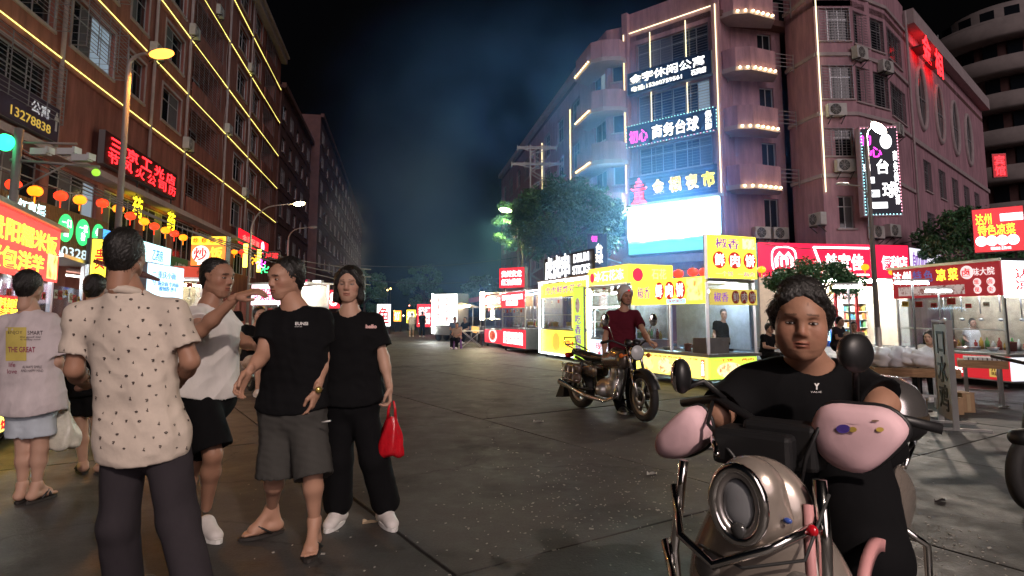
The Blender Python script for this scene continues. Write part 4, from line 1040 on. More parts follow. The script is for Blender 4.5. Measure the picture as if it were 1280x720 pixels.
# ================================================================== street lamps
m_pole = M('lamp_pole_grey', (.36, .33, .31), .5, metal=.3, var=.1)
def lamp_light(name, parent, mw, power, col, ang=150, rad=.12):
    l = bpy.data.lights.new(name, 'SPOT'); l.energy = power; l.color = col; l.spot_size = R(ang); l.spot_blend = .6; l.shadow_soft_size = rad
    return link(name, l, None, parent, mw)
def street_lamp(label, base, H, reach, ax, power, col, lit=True, arch=.9, second=None, head_tilt=.12, es=40):
    m = T(base.x, base.y, 0) @ RZ(ax)
    t = thing('street_lamp', label, 'street lamp', m, 'street lamps')
    MB().lathe([(.16, 0), (.16, .06), (.11, .1), (.1, .9), (.085, .95)], 14).build('base', m_pole, t)
    pts = [(0, 0, .9), (0, 0, H - arch * 1.4), (0, 0, H - arch)]
    for i in range(1, 9):
        a = PI / 2 * i / 8; pts.append((reach * .55 * (1 - math.cos(a)), 0, H - arch + arch * .92 * math.sin(a)))
    pts.append((reach - .3, 0, H - .03))
    MB().tube(pts, [.085, .07, .062] + [.055 - .002 * i for i in range(1, 9)] + [.035], 12).build('pole', m_pole, t)
    hm = m @ T(reach, 0, H) @ RY(-head_tilt)
    h = MB().add([], []); h.ell((0, 0, .03), (.34, .12, .06), 18, 8); h.build('lamp_head', m_pole, t, hm)
    e = E('lamp_glow_%d' % int(col[2] * 100), col, es) if lit else M('lamp_off', (.3, .3, .3), .3)
    MB().ell((.06, 0, -.035), (.32, .17, .12), 14, 8).build('lamp_lens', e, t, hm)
    if lit: lamp_light('lamp_light', t, hm @ T(.05, 0, -.16), power, col)
    if second:
        H2, r2, pw = second
        MB().tube([(0, 0, H2 - .6), (-.1, 0, H2 - .25), (-.35, 0, H2 - .03), (-r2 + .2, 0, H2)], .03, 8).build('side_arm', m_pole, t)
        MB().ell((-r2, 0, H2 + .02), (.26, .1, .06), 14, 8).build('side_lamp_head', m_white, t)
    return t
bL = P(140, 395, 15); zL = zat(160, 66, 15)
street_lamp('tall street lamp glowing orange at the left building', bL, zL, .75, R(0), 800, (1.0, .36, .05), arch=.35, es=2.4)
b2 = P(309, 395, 34); street_lamp('arched street lamp glowing pale yellow further along the left side', b2, zat(345, 254, 34), 2.6, R(0), 1500, (1.0, .78, .42), arch=1.6)
b3 = P(357, 395, 46); street_lamp('unlit street lamp farthest along the left side', b3, zat(380, 284, 46), 1.8, R(0), 0, (1, 1, 1), lit=False)
bR = P(1096, 395, 20.4); street_lamp('pale grey street lamp lit warm white before the red shop sign', bR, zat(1104, 157, 20.4), .5, R(10), 2600, (1.0, .84, .68), arch=.5, second=(zat(1085, 232, 20.4), 1.0, 0), head_tilt=-.6)
b5 = P(648, 395, 31); street_lamp('street lamp shining among the leaves of the big tree', b5, zat(645, 262, 31), .6, R(180), 900, (.85, 1.0, .45), arch=.3)
street_lamp('street lamp behind the viewer lighting the crossing', Vector((5.5, -6.5, 0)), 7.6, 1.6, R(170), 4300, (1.0, .82, .72))

# ================================================================== lanterns on a string along the left shops
m_lr, m_lo = E('lantern_red', (1.0, .035, .01), 1.7), E('lantern_orange', (1.0, .22, .008), 1.9)
m_gold = M('lantern_gold', (.6, .4, .1), .4, metal=.5)
lan_px = [(17, 231), (44, 239), (76, 245), (100, 250), (128, 254), (148, 261), (163, 270), (180, 277), (193, 283), (207, 288), (218, 292), (229, 297), (284, 313), (293, 315), (302, 315)]
def lantern(p, mt, label, r=.15, group='lanterns on a string'):
    t = thing('lantern', label, 'lantern', T(p.x, p.y, p.z), group)
    b = MB(); prof = [(r * .35, -.75 * r), (r * .7, -.62 * r), (r * .95, -.3 * r), (r, 0), (r * .95, .3 * r), (r * .7, .62 * r), (r * .35, .75 * r)]
    b.lathe(prof, 18); b.build('paper_shade', mt, t)
    MB().lathe([(0, .72 * r), (r * .36, .72 * r), (r * .36, .86 * r), (0, .86 * r)], 12).build('cap', m_gold, t)
    MB().lathe([(0, -.86 * r), (r * .36, -.86 * r), (r * .36, -.72 * r), (0, -.72 * r)], 12).build('base_ring', m_gold, t)
    MB().tube([(0, 0, -.86 * r), (0, 0, -1.9 * r)], r * .1, 5).build('tassel', mt, t)
    MB().tube([(0, 0, .86 * r), (0, 0, 1.35 * r)], .006, 5).build('cord', m_black, t)
    return t
lp = []
ordn = ['first', 'second', 'third', 'fourth', 'fifth', 'sixth', 'seventh', 'eighth', 'ninth', 'tenth', 'eleventh', 'twelfth', 'thirteenth', 'fourteenth', 'fifteenth']
for i, (px, py) in enumerate(lan_px):
    u = lb_u(px, 8.0); yy = S(u, -8.0).y; p = P(px, py, yy); lp.append(p)
    lantern(p, (m_lr, m_lo)[i % 2], '%s lantern, %s from the left end of the string over the shops' % (('red', 'orange')[i % 2], ordn[i]))
b = MB()
for i in range(len(lp) - 1): b.tube(wires(lp[i] + Vector((0, 0, .2)), lp[i + 1] + Vector((0, 0, .2)), .05 if i != 11 else .5), .007, 5)
b.tube(wires(lp[0] + Vector((0, 0, .2)), lp[0] + Vector((1, -4, .5)), .1), .007, 5)
tag(b.build('lantern_string', m_black), 'thin black wire carrying the lanterns along the left shops', 'wire')
for i, (px, py) in enumerate(((952, 337), (1024, 337), (1052, 341), (1081, 334), (1116, 340))):
    yy = 25.2 + .9 * (px - 952) / 190; p = P(px, py, yy - .15)
    lantern(p, m_lo, 'small orange lantern under the red shop sign, %s from the left' % ordn[i], .17, 'lanterns under the shop sign')
for i, (px, py) in enumerate(((827, 341), (848, 342), (866, 340), (880, 340))):
    p = P(px, py, 24); lantern(p, m_lr, 'red lantern behind the meat pie stall, %s from the left' % ordn[i], .2, 'lanterns below the screen')
p0, p1_ = P(815, 334, 24), P(892, 333, 24)
tag(MB().tube(wires(p0, p1_, .1), .01, 5).build('lantern_string', m_black), 'thin wire carrying red lanterns below the big screen', 'wire')

# ================================================================== left side signs and shops
def lsign(name, label, pxa, pxb, L, z0, z1, face, texts, t=.15, casing=None):
    ua, ub = lb_u(pxa, L), lb_u(pxb, L)
    m = lfr(ua, -L, z0)
    return sign(name, label, m, ub - ua, z1 - z0, t, face, texts, casing=casing), m, ub - ua
t_gy = M('letters_grey_white', (.65, .65, .68), .5); t_gold = M('letters_gold_paint', (.6, .42, .08), .5)
s, m, w = lsign('apartment_board', 'dark purple board with white characters, gold digits and an arrow', -60, 57, 10.3, 6.55, 7.6, M('board_plum', (.06, .035, .075), .6), [('公寓', .74, .68, .24, .34, E('letters_dim_white', (.8, .8, .85), .3), .03), ('13278838', .64, .25, .5, .26, E('letters_dim_gold', (.8, .55, .1), .35), .02)])
MB().prism([(w * .945, .32), (w * .965, .32), (w * .965, .65), (w * .985, .65), (w * .955, .92), (w * .925, .65), (w * .945, .65)], -.04, -.02).build('arrow', t_gy, s, m)
m_corr = M('brown_cladding', (.2, .13, .05), .6, var=.15)
sh = thing('shop_fascia', 'brown ribbed fascia with glowing green roundels above the left shops', 'shop front', lfr(13, -9.9, 2.95))
w = lb_u(131, 9.9) - 13
for i in range(int(w / .12)): MB().box(i * .12, i * .12 + .1, -.03, .05, 0, 1.55).build('rib', m_corr, sh)
box('backing', -.02, w, .051, .6, 0, 1.55, m_corr, sh)
for i in range(12): MB().box(2.0 + i * .12, 2.1 + i * .12, -.03, .05, 1.56, 3.3).build('rib', m_corr, sh)
x_ = lambda px: lb_u(px, 9.9) - 13
for px, tx in ((75, '一口\n甜'), (97, '一家\n粉'), (117, '小火\n锅')):
    q = disc(sh, WM[sh.name], x_(px), 1.0, .42, .42, E('green_glow', (.03, .6, .14), 1.4), -.035, 'roundel'); lettering(q, tx, x_(px), 1.0, .5, .52, t_wht, -.06, .0, WM[sh.name])
lettering(sh, '网红直播', x_(24), 1.25, 1.7, .42, E('letters_ice', (.6, .95, 1), 2.2), -.05, .03)
lettering(sh, '60328', x_(84), .3, 1.9, .3, E('letters_ice_dim', (.6, .8, .85), .8), -.05, .02)
# red running-text sign
s, m, w = lsign('running_text_sign', 'long dark sign with two rows of red glowing characters on the left block', 118, 213, 10.25, 6.65, 7.85, M('board_dark_red', (.05, .005, .006), .6), (), .2)
for i, ch in enumerate('三京工光店'): lettering(s, ch, w * (.12 + .19 * i), .82, w * .15, .46, t_neon, -.05, .04)
for i, ch in enumerate('节风火公司历'): lettering(s, ch, w * (.09 + .165 * i), .32, w * .12, .4, t_neon, -.05, .02)
for px in (164, 208): lettering(s, '药', lb_u(px, 10.25) - lb_u(118, 10.25), -1.05, .9, .8, t_neony, -.05, .02)
for px in (164, 208): x = lb_u(px, 10.25) - lb_u(118, 10.25); MB().box(x - .03, x + .03, .0, .04, -.7, .0).build('bracket', m_iron, s, m)
lsign('pharmacy_sign', 'pale cyan pharmacy lightbox over the left shops', 135, 211, 9.5, 3.2, 4.15, E('lit_ice', (.55, .95, .95), 1.3), [('乙药房', .74, .55, .2, .5, t_blu, .03), ('大药房连锁', .7, .15, .3, .16, t_blu, .0)])
lsign('blue_shop_sign', 'blue lightbox with white characters behind the tall lamp pole', 124, 134, 9.3, 3.1, 4.1, E('lit_blue', (.05, .35, .9), 1.2), [('小炒', .5, .5, .8, .5, t_wht, .03)])
lsign('green_shop_sign', 'dark green shop board right of the pharmacy sign', 212, 233, 9.6, 3.0, 3.9, M('board_green', (.04, .16, .05), .6), [('土特产', .5, .5, .7, .5, t_gy, .02)])
s, m, w = lsign('red_shop_sign', 'glowing red sign with white characters and emblem under the last light strip', 295, 333, 10.2, 6.0, 7.0, E('sign_red_strong', (.9, .01, .02), 1.4), [('金海足道', .38, .5, .55, .5, E('letters_hot_red', (1, .1, .08), 2.5), .02)])
disc(s, m, w * .78, .5, .5, .42, E('emblem_blue_white', (.6, .7, 1), 2), -.022, 'emblem')
for px, a, b_ in ((306, 305, 334), (323, 312, 340)):
    u = lb_u(px, 9.6); y_ = S(u, -9.6).y
    tag(box('light_bar', -.12, .12, -.06, .06, 0, zat(px, a, y_) - zat(px, b_, y_), E('bar_yellow', (1, .85, .1), 3), None, T(*P(px, b_, y_))), 'vertical yellow light bar under the red emblem sign, %s' % ('nearer' if px == 306 else 'farther'), 'light', 'yellow light bars')
for i, (px, py, mt, cn) in enumerate(((319, 325, t_ora, 'orange'), (326, 330, t_mag, 'magenta'), (330, 336, t_grn, 'green'))):
    b = MB(); 
    for k in range(5): b.tube([(0, 0, 0), (.22 * math.cos(k * 1.257), 0, .22 * math.sin(k * 1.257)), (.3 * math.cos(k * 1.257 + .5), 0, .3 * math.sin(k * 1.257 + .5))], .035, 5)
    tag(b.build('neon_flower', mt, None, T(*P(px, py, 36))), 'small %s neon flower beside the yellow light bars' % cn, 'neon light', 'neon flowers')
tag(sign('red_neon_sign', 'small red neon sign right of the neon flowers', T(*P(329, 324, 38)) @ RZ(R(20)), 1.0, .5, .1, M('board_dark_red', (.05, .005, .006), .6), [('足浴', .5, .5, .8, .7, t_neon, .02)]), None, None)
# near left stalls
CL = Vector((-5.65, 7.5, 0)); dL = Vector((.402, -.916, 0))
ma, wa = frame_ab(CL + dL * 2.6, CL)
SL1 = stall('glowing red and yellow sticky rice stall at the left edge', ma, wa, 1.3, .82, 2.36, .14, front=(YLP, [('贵阳糯米饭 蛋包洋芋', .5, .12, .9, .16, t_red, .02), ('特色小吃', .5, .6, .6, .35, t_red, .0)]), header=(E('lit_coral', (.9, .06, .05), .95), [('贵阳糯米饭', .52, .68, .84, .36, t_yel, .03), ('蛋包洋芋', .42, .25, .68, .34, t_yel, .03)]), hz=(1.73, 2.36))
panel(SL1, ma, wa * .82, wa * .97, 1.76, 2.05, f_pie, (), y=-.032, t=.006, name='food_picture')
panel(SL1, ma, 0.4, 1.5, 1.28, 1.52, E('price_red', (.6, .02, .02), .7), [('加料加蛋\n洋芋粑', .5, .5, .8, .8, t_yel, .0)], y=-.005, t=.01, name='price_board')
goods(ma @ T(.2, .15, .82), 9, 2.1, .9, ['steel tray of food on the sticky rice stall', 'sauce tub on the sticky rice stall', 'steel bowl on the sticky rice stall'], 'dishes on the sticky rice stall', [(.6, .3, .1), (.7, .6, .4), (.3, .4, .1)])
CM = Vector((-6.75, 9.6, 0)); mb2, wb2 = frame_ab(CM + dL * 1.5, CM)
SL2 = stall('steel snack stall with a yellow upright sign behind the sticky rice stall', mb2 @ T(-.2, 0, 0), 1.7, 1.2, .85, 2.1, .14, front=(RD, [('狼牙土豆', .5, .5, .7, .5, t_yel, .02)]), header=None, hz=(1.75, 2.1))
MB().box(-.1, 1.8, -.5, .1, 1.95, 2.0).build('awning', M('awning_maroon', (.12, .02, .02), .8), SL2, mb2 @ T(-.2, -.05, .12) @ RX(.25))
yg, yw = frame2(107, 9.2, 129, 9.4)
sign('upright_sign', 'upright yellow lightbox with one big red character', yg @ T(0, 0, zat(118, 355, 9.3)), yw, zat(118, 298, 9.3) - zat(118, 355, 9.3), .14, YL, [('贵', .55, .55, .75, .5, t_red, .03)])
bw, bww = frame2(180, 11.8, 226, 13.4)
q = sign('menu_lightbox', 'white-blue menu lightbox with columns of blue characters', bw @ T(0, 0, zat(180, 372, 11.8)), bww, zat(180, 327, 11.8) - zat(180, 372, 11.8), .3, E('lit_sky', (.6, .85, 1), 1.1), [('一\n勺', .15, .55, .08, .4, t_blu, .0), ('重庆小面', .5, .7, .5, .22, t_blu, .0), ('豌杂面 牛肉面\n酸辣粉 抄手', .55, .35, .6, .3, t_blu, .0)])
MB().box(.1, bww - .1, .05, .28, -1.4, -.002).build('cabinet', m_steel, q)
og, ow = frame2(234, 14.0, 279, 14.0)
q = sign('fried_rice_sign', 'orange and yellow sign with a white brushed character in a circle', og @ T(0, 0, zat(256, 333, 14)), ow, zat(256, 295, 14) - zat(256, 333, 14), .2, E('lit_orange', (.95, .22, .04), 1.0), [('原味炒饭', .5, .07, .6, .08, t_wht, .0)])
hh_ = zat(256, 295, 14) - zat(256, 333, 14); om = og @ T(0, 0, zat(256, 333, 14))
MB().box(.02, ow - .02, -.03, -.022, hh_ * .72, hh_ - .02).build('tag_panel', YL, q, om)
for i, ch in enumerate('炒粉炒饭'): disc(q, om, ow * (.15 + .235 * i), hh_ * .85, .075, .075, E('circle_amber', (1, .55, .02), 1), -.031, 'roundel'); lettering(q, ch, ow * (.15 + .235 * i), hh_ * .85, .1, .1, t_red, -.055, .0, om)
disc(q, om, ow * .3, hh_ * .4, .2, .2, E('circle_white', (.9, .8, .7), 1.1), -.023, 'roundel'); lettering(q, '炒', ow * .3, hh_ * .4, .3, .3, t_red, -.05, .03, om); lettering(q, '饭', ow * .75, hh_ * .42, .28, .3, t_yel, -.05, .03, om)
MB().box(ow * .4, ow * .5, .05, .15, -1.9, 0).build('post', m_iron, q, om)
CS = P(262, 395, 15.2); ms3, ws3 = frame_ab(CS + Vector((-1.4, -.6, 0)), CS)
SL3 = stall('red-roofed fruit stall with a yellow emblem behind the man in white', ms3, ws3, 1.0, .85, zat(262, 350, 15.2), .14, front=(RDD, ()), header=(E('roof_red', (.55, .06, .03), .7), ()), hz=(zat(262, 350, 15.2), zat(262, 334, 15.2)), lamp=e_tubew)
disc(SL3, ms3, ws3 * .35, 1.75, .22, .24, YL, -.04, 'emblem')
pk, pw = frame2(314, 18.5, 372, 17.5)
SL4 = stall('steel food stall with a long pink and white lit header behind the two men', pk, pw, 1.2, .8, zat(340, 355, 18), .14, front=(RDD, ()), header=(E('lit_pink_white', (1, .75, .82), 1.3), [('包 煲仔饭 粗粮包', .5, .5, .9, .6, E('letters_crimson', (.7, .02, .15), .8), .03)]), hz=(zat(340, 381, 18), zat(340, 355, 18)))
# small far signs on both sides of the far street
far = [(389, 401, 350, 375, 22, WH, '面', 'white upright lightbox behind the woman in black'), (398, 426, 362, 386, 24, RD, '88', 'red sign with white digits behind the woman in black'), (366, 384, 349, 371, 24, E('lit_magenta_red', (.8, .02, .12), .9), '烧烤', 'crimson sign above the man in the black tee'),
       (471, 489, 380, 408, 46, WH, '鱼', 'white glowing stall sign far down the left side'), (492, 502, 388, 402, 52, t_ora, '饼', 'small orange sign beyond the white one'), (508, 520, 387, 404, 56, YL, '粉', 'small yellow sign at the far end of the street'), (521, 541, 380, 409, 44, RD, '烧烤\n海鲜\n炒粉', 'stacked red signs by the far stalls'), (600, 606, 365, 400, 27, e_tubew, '', 'thin warm upright light by the red stalls'),
       (735, 760, 292, 334, 26.5, M('board_dark_violet', (.02, .01, .05), .5), '初\n心', 'dark upright sign half hidden under the big tree')]
for a, c, t0, t1, Y, mt, tx, lb in far:
    z0, z1 = zat((a + c) / 2, t1, Y), zat((a + c) / 2, t0, Y); w = (c - a) * Y / 760
    q = sign('far_sign' if c < 700 else 'small_billiards_sign', lb, T(P(a, 395, Y).x, Y, z0) @ RZ(R(-8)), w, z1 - z0, .2, mt, [(tx, .5, .5, .8, .75, t_wht if mt not in (WH,) else t_red, .03)] if tx and c < 700 else ([('台\n球', .6, .4, .4, .6, t_wht, .03), ('初', .35, .85, .3, .18, t_mag, .02)] if tx else []))
    if z0 > .3 and c < 700: MB().box(w * .1, w * .2, .05, .15, -z0, 0).box(w * .8, w * .9, .05, .15, -z0, 0).build('leg', m_iron, q)
    if c > 700: MB().bar((w * .5, .1, .5), (w * .5 + 1.2, 4, .5), .06).build('bracket', m_iron, q)
fl = MB(); r3 = random.Random(5)
glow = [E('far_glow_%d' % i, c, 6) for i, c in enumerate(((1, .9, .7), (.7, .85, 1), (1, .6, .2), (1, .25, .2)))]
for i in range(26):
    px, py = r3.uniform(455, 560), 395 - abs(r3.gauss(0, 22)); Y = r3.uniform(60, 95); p = P(px, py, Y)
    t = thing('far_lamp', ('white', 'bluish', 'orange', 'reddish')[i % 4] + ' light speck far down the street', 'lamp', T(p.x, p.y, 0), 'far lights down the street')
    MB().ell((0, 0, p.z), (.09, .09, .09), 8, 6).build('bulb', glow[i % 4], t); MB().tube([(0, 0, 0), (0, 0, p.z - .09)], .03, 5).build('pole', m_iron, t)

# ================================================================== pole with cameras at the left edge
cp = thing('camera_pole', 'grey pole with security cameras and a signal light at the left edge', 'pole', T(*P(4, 395, 9.2).to_2d(), 0) if False else T(P(4, 395, 9.2).x, P(4, 395, 9.2).y, 0))
zc_ = zat(4, 200, 9.2)
MB().tube([(0, 0, 0), (0, 0, zc_ + .5)], .06, 10).build('pole', m_pole, cp)
MB().tube([(-.1, 0, zc_), (1.15, .2, zc_ - .06)], .025, 8).tube([(0, 0, zc_ - .5), (.7, .1, zc_ - .04)], .015, 6).tube([(-.1, 0, zc_ + .28), (.8, .15, zc_ + .3)], .02, 8).build('arm', m_pole, cp)
for x, z in ((.95, .0), (.3, .1), (.72, .1)): MB().box(x - .13, x + .13, .02, .14, zc_ + z, zc_ + z + .1).box(x + .12, x + .16, .0, .16, zc_ + z + .02, zc_ + z + .12).build('security_camera', m_white, cp)
MB().ell((1.1, .2, zc_ - .15), (.06, .06, .06), 10, 8).build('camera_dome', E('ir_green', (.35, .8, .05), .8), cp)
MB().lathe([(0, -.03), (.13, -.03), (.13, .03), (0, .03)], 18, T(-.12, -.1, zc_ + .25) @ RX(PI / 2)).build('signal_light', E('signal_green', (.02, .9, .3), 3), cp)
wr_ = MB()
for i in range(3): wr_.tube(wires((0, 0, zc_ + .1 * i), (4.0, 6.5, zc_ - 1.2 - .2 * i), .35), .012, 5)
wr_.build('cable', M('cable_grey', (.3, .27, .26), .6), cp)
# overhead wires and lattice pylon
for i, (pa, pb) in enumerate(((P(425, 330, 40), P(700, 312, 34)), (P(430, 345, 40), P(640, 345, 40)), (P(955, 305, 24), P(1180, 290, 30)))):
    tag(MB().tube(wires(pa, pb, .5), .018, 5).build('overhead_wire', m_iron), ['overhead wire crossing the smoke over the street', 'lower overhead wire over the far stalls', 'cable drooping along the wall above the red shop sign'][i], 'wire')
py_ = P(672, 395, 40); zt_ = zat(672, 183, 40)
pl = thing('lattice_pylon', 'grey lattice power pylon with two cross arms behind the tree', 'pylon', T(py_.x, py_.y, 0))
b = MB(); m_pyl = M('galvanised_steel', (.45, .48, .5), .5, metal=.5)
for sx in (-.45, .45):
    for sy in (-.45, .45): b.bar((sx, sy, 0), (sx, sy, zt_), .07)
n = 22
for i in range(n):
    z0, z1 = zt_ * i / n, zt_ * (i + 1) / n; s_ = 1 if i % 2 else -1
    for sy in (-.45, .45): b.bar((-.45 * s_, sy, z0), (.45 * s_, sy, z1), .045)
    for sx in (-.45, .45): b.bar((sx, -.45 * s_, z0), (sx, .45 * s_, z1), .045)
b.build('mast', m_pyl, pl)
for z, h in ((zt_ - .1, 1.3), (zat(672, 205, 40), 1.7)):
    b = MB(); b.bar((-h, -.2, z), (h, -.2, z), .07).bar((-h, .2, z), (h, .2, z), .07).bar((-h, -.2, z - .0), (0, -.2, z - .4), .05).bar((h, -.2, z), (0, -.2, z - .4), .05)
    for x in (-h, -h * .5, h * .5, h): b.bar((x, -.25, z - .3), (x, -.25, z + .12), .05)
    b.build('cross_arm', m_pyl, pl)

# ================================================================== trees
def leafmat(name, c0, c1):
    m = bpy.data.materials.new(name); m.use_nodes = True; nt = m.node_tree; b = nt.nodes['Principled BSDF']
    g = nt.nodes.new('ShaderNodeNewGeometry'); r = nt.nodes.new('ShaderNodeValToRGB')
    r.color_ramp.elements[0].color = (*c0, 1); r.color_ramp.elements[1].color = (*c1, 1)
    nt.links.new(g.outputs['Random Per Island'], r.inputs[0]); nt.links.new(r.outputs[0], b.inputs['Base Color'])
    b.inputs['Roughness'].default_value = .5; b.inputs['Transmission Weight'].default_value = 0
    return m
m_leaf = leafmat('street_tree_leaf', (.04, .12, .05), (.11, .26, .11))
m_bark = M('tree_bark', (.12, .09, .07), .9, var=.3, scale=12, bump=.4)
def tree(label, base, cz, rx, rz, n_leaf, leaf=.11, n_clump=40, seed=1, trunk_r=.14, mat=None):
    rg = np.random.default_rng(seed); t = thing('street_tree', label, 'tree', T(base.x, base.y, 0), 'street trees')
    b = MB(); tips = []
    b.tube([(0, 0, -.05), (.05, .02, cz * .35), (-.03, .05, cz * .75), (.02, 0, cz)], [trunk_r * 1.25, trunk_r, trunk_r * .8, trunk_r * .5], 10)
    cl = []
    for k in range(n_clump):
        a = rg.uniform(0, 2 * PI); el = math.asin(rg.uniform(-.75, 1)); rr = rg.uniform(.5, 1.0) ** .6
        c = np.array([math.cos(a) * math.cos(el) * rx * rr, math.sin(a) * math.cos(el) * rx * rr, cz + math.sin(el) * rz * rr]); cl.append((c, rg.uniform(.2, .42) * rx * .75))
        if k % 3 == 0:
            z0 = cz * rg.uniform(.55, .95); mid = (c * .5 + np.array([0, 0, (z0 + c[2]) * .25])); mid[2] = (z0 + c[2]) / 2 + .1
            b.tube([(0, 0, z0), tuple(mid), tuple(c)], [trunk_r * .4, trunk_r * .22, trunk_r * .07], 6)
    b.build('trunk', m_bark, t)
    per = n_leaf // n_clump; V = []; 
    for c, r in cl:
        d = rg.normal(size=(per, 3)); d /= np.linalg.norm(d, axis=1)[:, None]; p = c + d * (r * rg.uniform(.25, 1.05, (per, 1)) ** .6) * np.array([1, 1, .75])
        nn = rg.normal(size=(per, 3)) + d * .8 + [0, 0, .4]; nn /= np.linalg.norm(nn, axis=1)[:, None]
        tt = np.cross(nn, rg.normal(size=(per, 3))); tt /= np.linalg.norm(tt, axis=1)[:, None]; bb = np.cross(nn, tt); s = leaf * rg.uniform(.6, 1.3, (per, 1))
        V.append(np.stack([p - tt * s, p + bb * s * .45, p + tt * s, p - bb * s * .45], 1))
    V = np.concatenate(V).reshape(-1, 3); F = np.arange(len(V)).reshape(-1, 4)
    me = bpy.data.meshes.new('crown'); me.from_pydata(V.tolist(), [], F.tolist()); link('crown', me, mat or m_leaf, t)
    return t
tree('big leafy street tree lit turquoise beside the glowing screen', P(712, 395, 28.6), zat(712, 281, 28.6), 2.55, 2.15, 26000, .095, 90, 3, .18)
tree('darker leafy tree around the hidden street lamp, left of the turquoise one', P(655, 395, 32), zat(655, 290, 32), 1.5, 1.9, 8000, .11, 50, 4)
tree('small dark round-topped tree in front of the red shop sign', P(1020, 395, 17.5), zat(1020, 351, 17.5), 1.25, .5, 9000, .055, 44, 5, .07)
tree('dark tree behind the cold dish stall under the tower', P(1225, 395, 26), zat(1225, 305, 26), 2.0, 1.6, 12000, .1, 50, 6)
tree('dark tree at the far end of the street, first from the smoke', P(455, 395, 66), zat(455, 366, 66), 2.6, 2.4, 5000, .2, 36, 7)
tree('dark tree at the far end of the street, right of the others', P(600, 395, 75), zat(600, 368, 75), 2.6, 2.2, 7000, .2, 40, 8)
tree('dark tree at the far end of the street above the walkers', P(530, 395, 85), zat(530, 362, 85), 3.6, 3.0, 6000, .2, 40, 9)

# ================================================================== tables, boxes and lamp stands before the cold dish stall
def trestle(label, mw, w, d, h, top=m_wood):
    t = thing('display_table', label, 'table', mw)
    for i in range(4): MB().box(0, w, d * i / 4 + .004, d * (i + 1) / 4 - .004, h - .035, h).build('plank', top, t)
    MB().box(0, w, -.03, -.001, h - .1, h + .01).box(-.03, -.001, -.03, d, h - .1, h + .01).box(w + .001, w + .03, -.03, d, h - .1, h + .01).build('edge_board', top, t)
    for x in (.06, w - .06):
        for y in (.05, d - .05): MB().box(x - .018, x + .018, y - .018, y + .018, 0, h - .036).build('leg', m_steel, t)
    MB().box(.06, w - .06, .04, .06, .22, .25).build('stretcher', m_steel, t)
    return t
tA, wA = frame2(1092, 8.6, 1192, 8.3); zA = zat(1140, 462, 8.45)
trestle('long wooden display table heaped with plastic bags', tA, wA, .8, zA)
tB, wB = frame2(1196, 9.2, 1252, 8.9); zB = zat(1220, 452, 9.0)
trestle('small tilted-looking wooden table with rows of small goods', tB, wB, .6, zB)
m_bag = M('thin_white_plastic', (.75, .76, .78), .35, var=.1, scale=9, alpha=.92)
def blob(name, c, r, mat, parent, seed, mw=None, lump=.35, n=20):
    rg = np.random.default_rng(seed); b = MB(); b.ell((0, 0, 0), (1, 1, 1), n, n // 2 + 2)
    ph = rg.uniform(0, 6, 9); V = []
    for v in b.v:
        x, y, z = v; f = 1 + lump * (.5 * math.sin(3 * x + ph[0]) * math.sin(4 * y + ph[1]) + .35 * math.sin(7 * z + ph[2] + 3 * x) + .25 * math.sin(9 * y + ph[3] + 5 * z) + .2 * math.sin(13 * x + 11 * z + ph[4]))
        V.append((c[0] + x * r[0] * f, c[1] + y * r[1] * f, max(c[2] + z * r[2] * f, c[2] - r[2] * .8)))
    b.v = V; return b.build(name, mat, parent, mw)
for i, x in enumerate((.12, .3, .5, .68)):
    q = blob('plastic_bag', (wA * x, .35, zA + .13), (.19, .18, .15), m_bag, None, i, tA)
    tag(q, 'crumpled white plastic bag on the long table, %s from the left' % ordn[i], 'plastic bag', 'white bags on the long table')
b = MB()
sg = thing('small_goods', 'rows of small dark and pale packets on the small table', 'goods', tB @ T(0, 0, zB), None); sg['kind'] = 'stuff'
for i in range(9):
    for j in range(4): b.box(.05 + i * wB / 9.5, .05 + i * wB / 9.5 + .05, .05 + j * .13, .05 + j * .13 + .1, .012, .05)
b.build('packet', m_white, sg)
b = MB()
for i in range(9):
    for j in range(4): b.box(.105 + i * wB / 9.5 - .012, .105 + i * wB / 9.5 + .006, .05 + j * .13, .05 + j * .13 + .1, .012, .045)
b.build('divider', m_black, sg)
for i, (px, py, Y, w, h, d) in enumerate(((1144, 528, 7.45, .3, .27, .3), (1212, 516, 8.35, .16, .26, .25), (1196, 519, 8.0, .22, .22, .2))):
    p = G(px, py); q = thing('cardboard_box', ['plain brown box under the left end of the long table', 'tall narrow brown box under the small table', 'small brown box beside the standing board'][i], 'box', T(p.x, p.y, 0) @ RZ(R(-12 + 9 * i)), 'cardboard boxes')
    MB().box(-w / 2, w / 2, 0, d, 0.003, h).build('carton', m_card, q)
    MB().box(-w / 2 - .01, w / 2 + .01, -.02, d * .5 - .003, h + .001, h + .008).build('flap', m_card, q, WM[q.name] @ RX(-.05)); MB().box(-w / 2 - .01, w / 2 + .01, d * .5 + .003, d + .02, h + .001, h + .008).build('flap', m_card, q)
    MB().box(-.025, .025, -.003, -.0005, .02, h - .01).build('tape', M('packing_tape', (.5, .36, .2), .3), q)
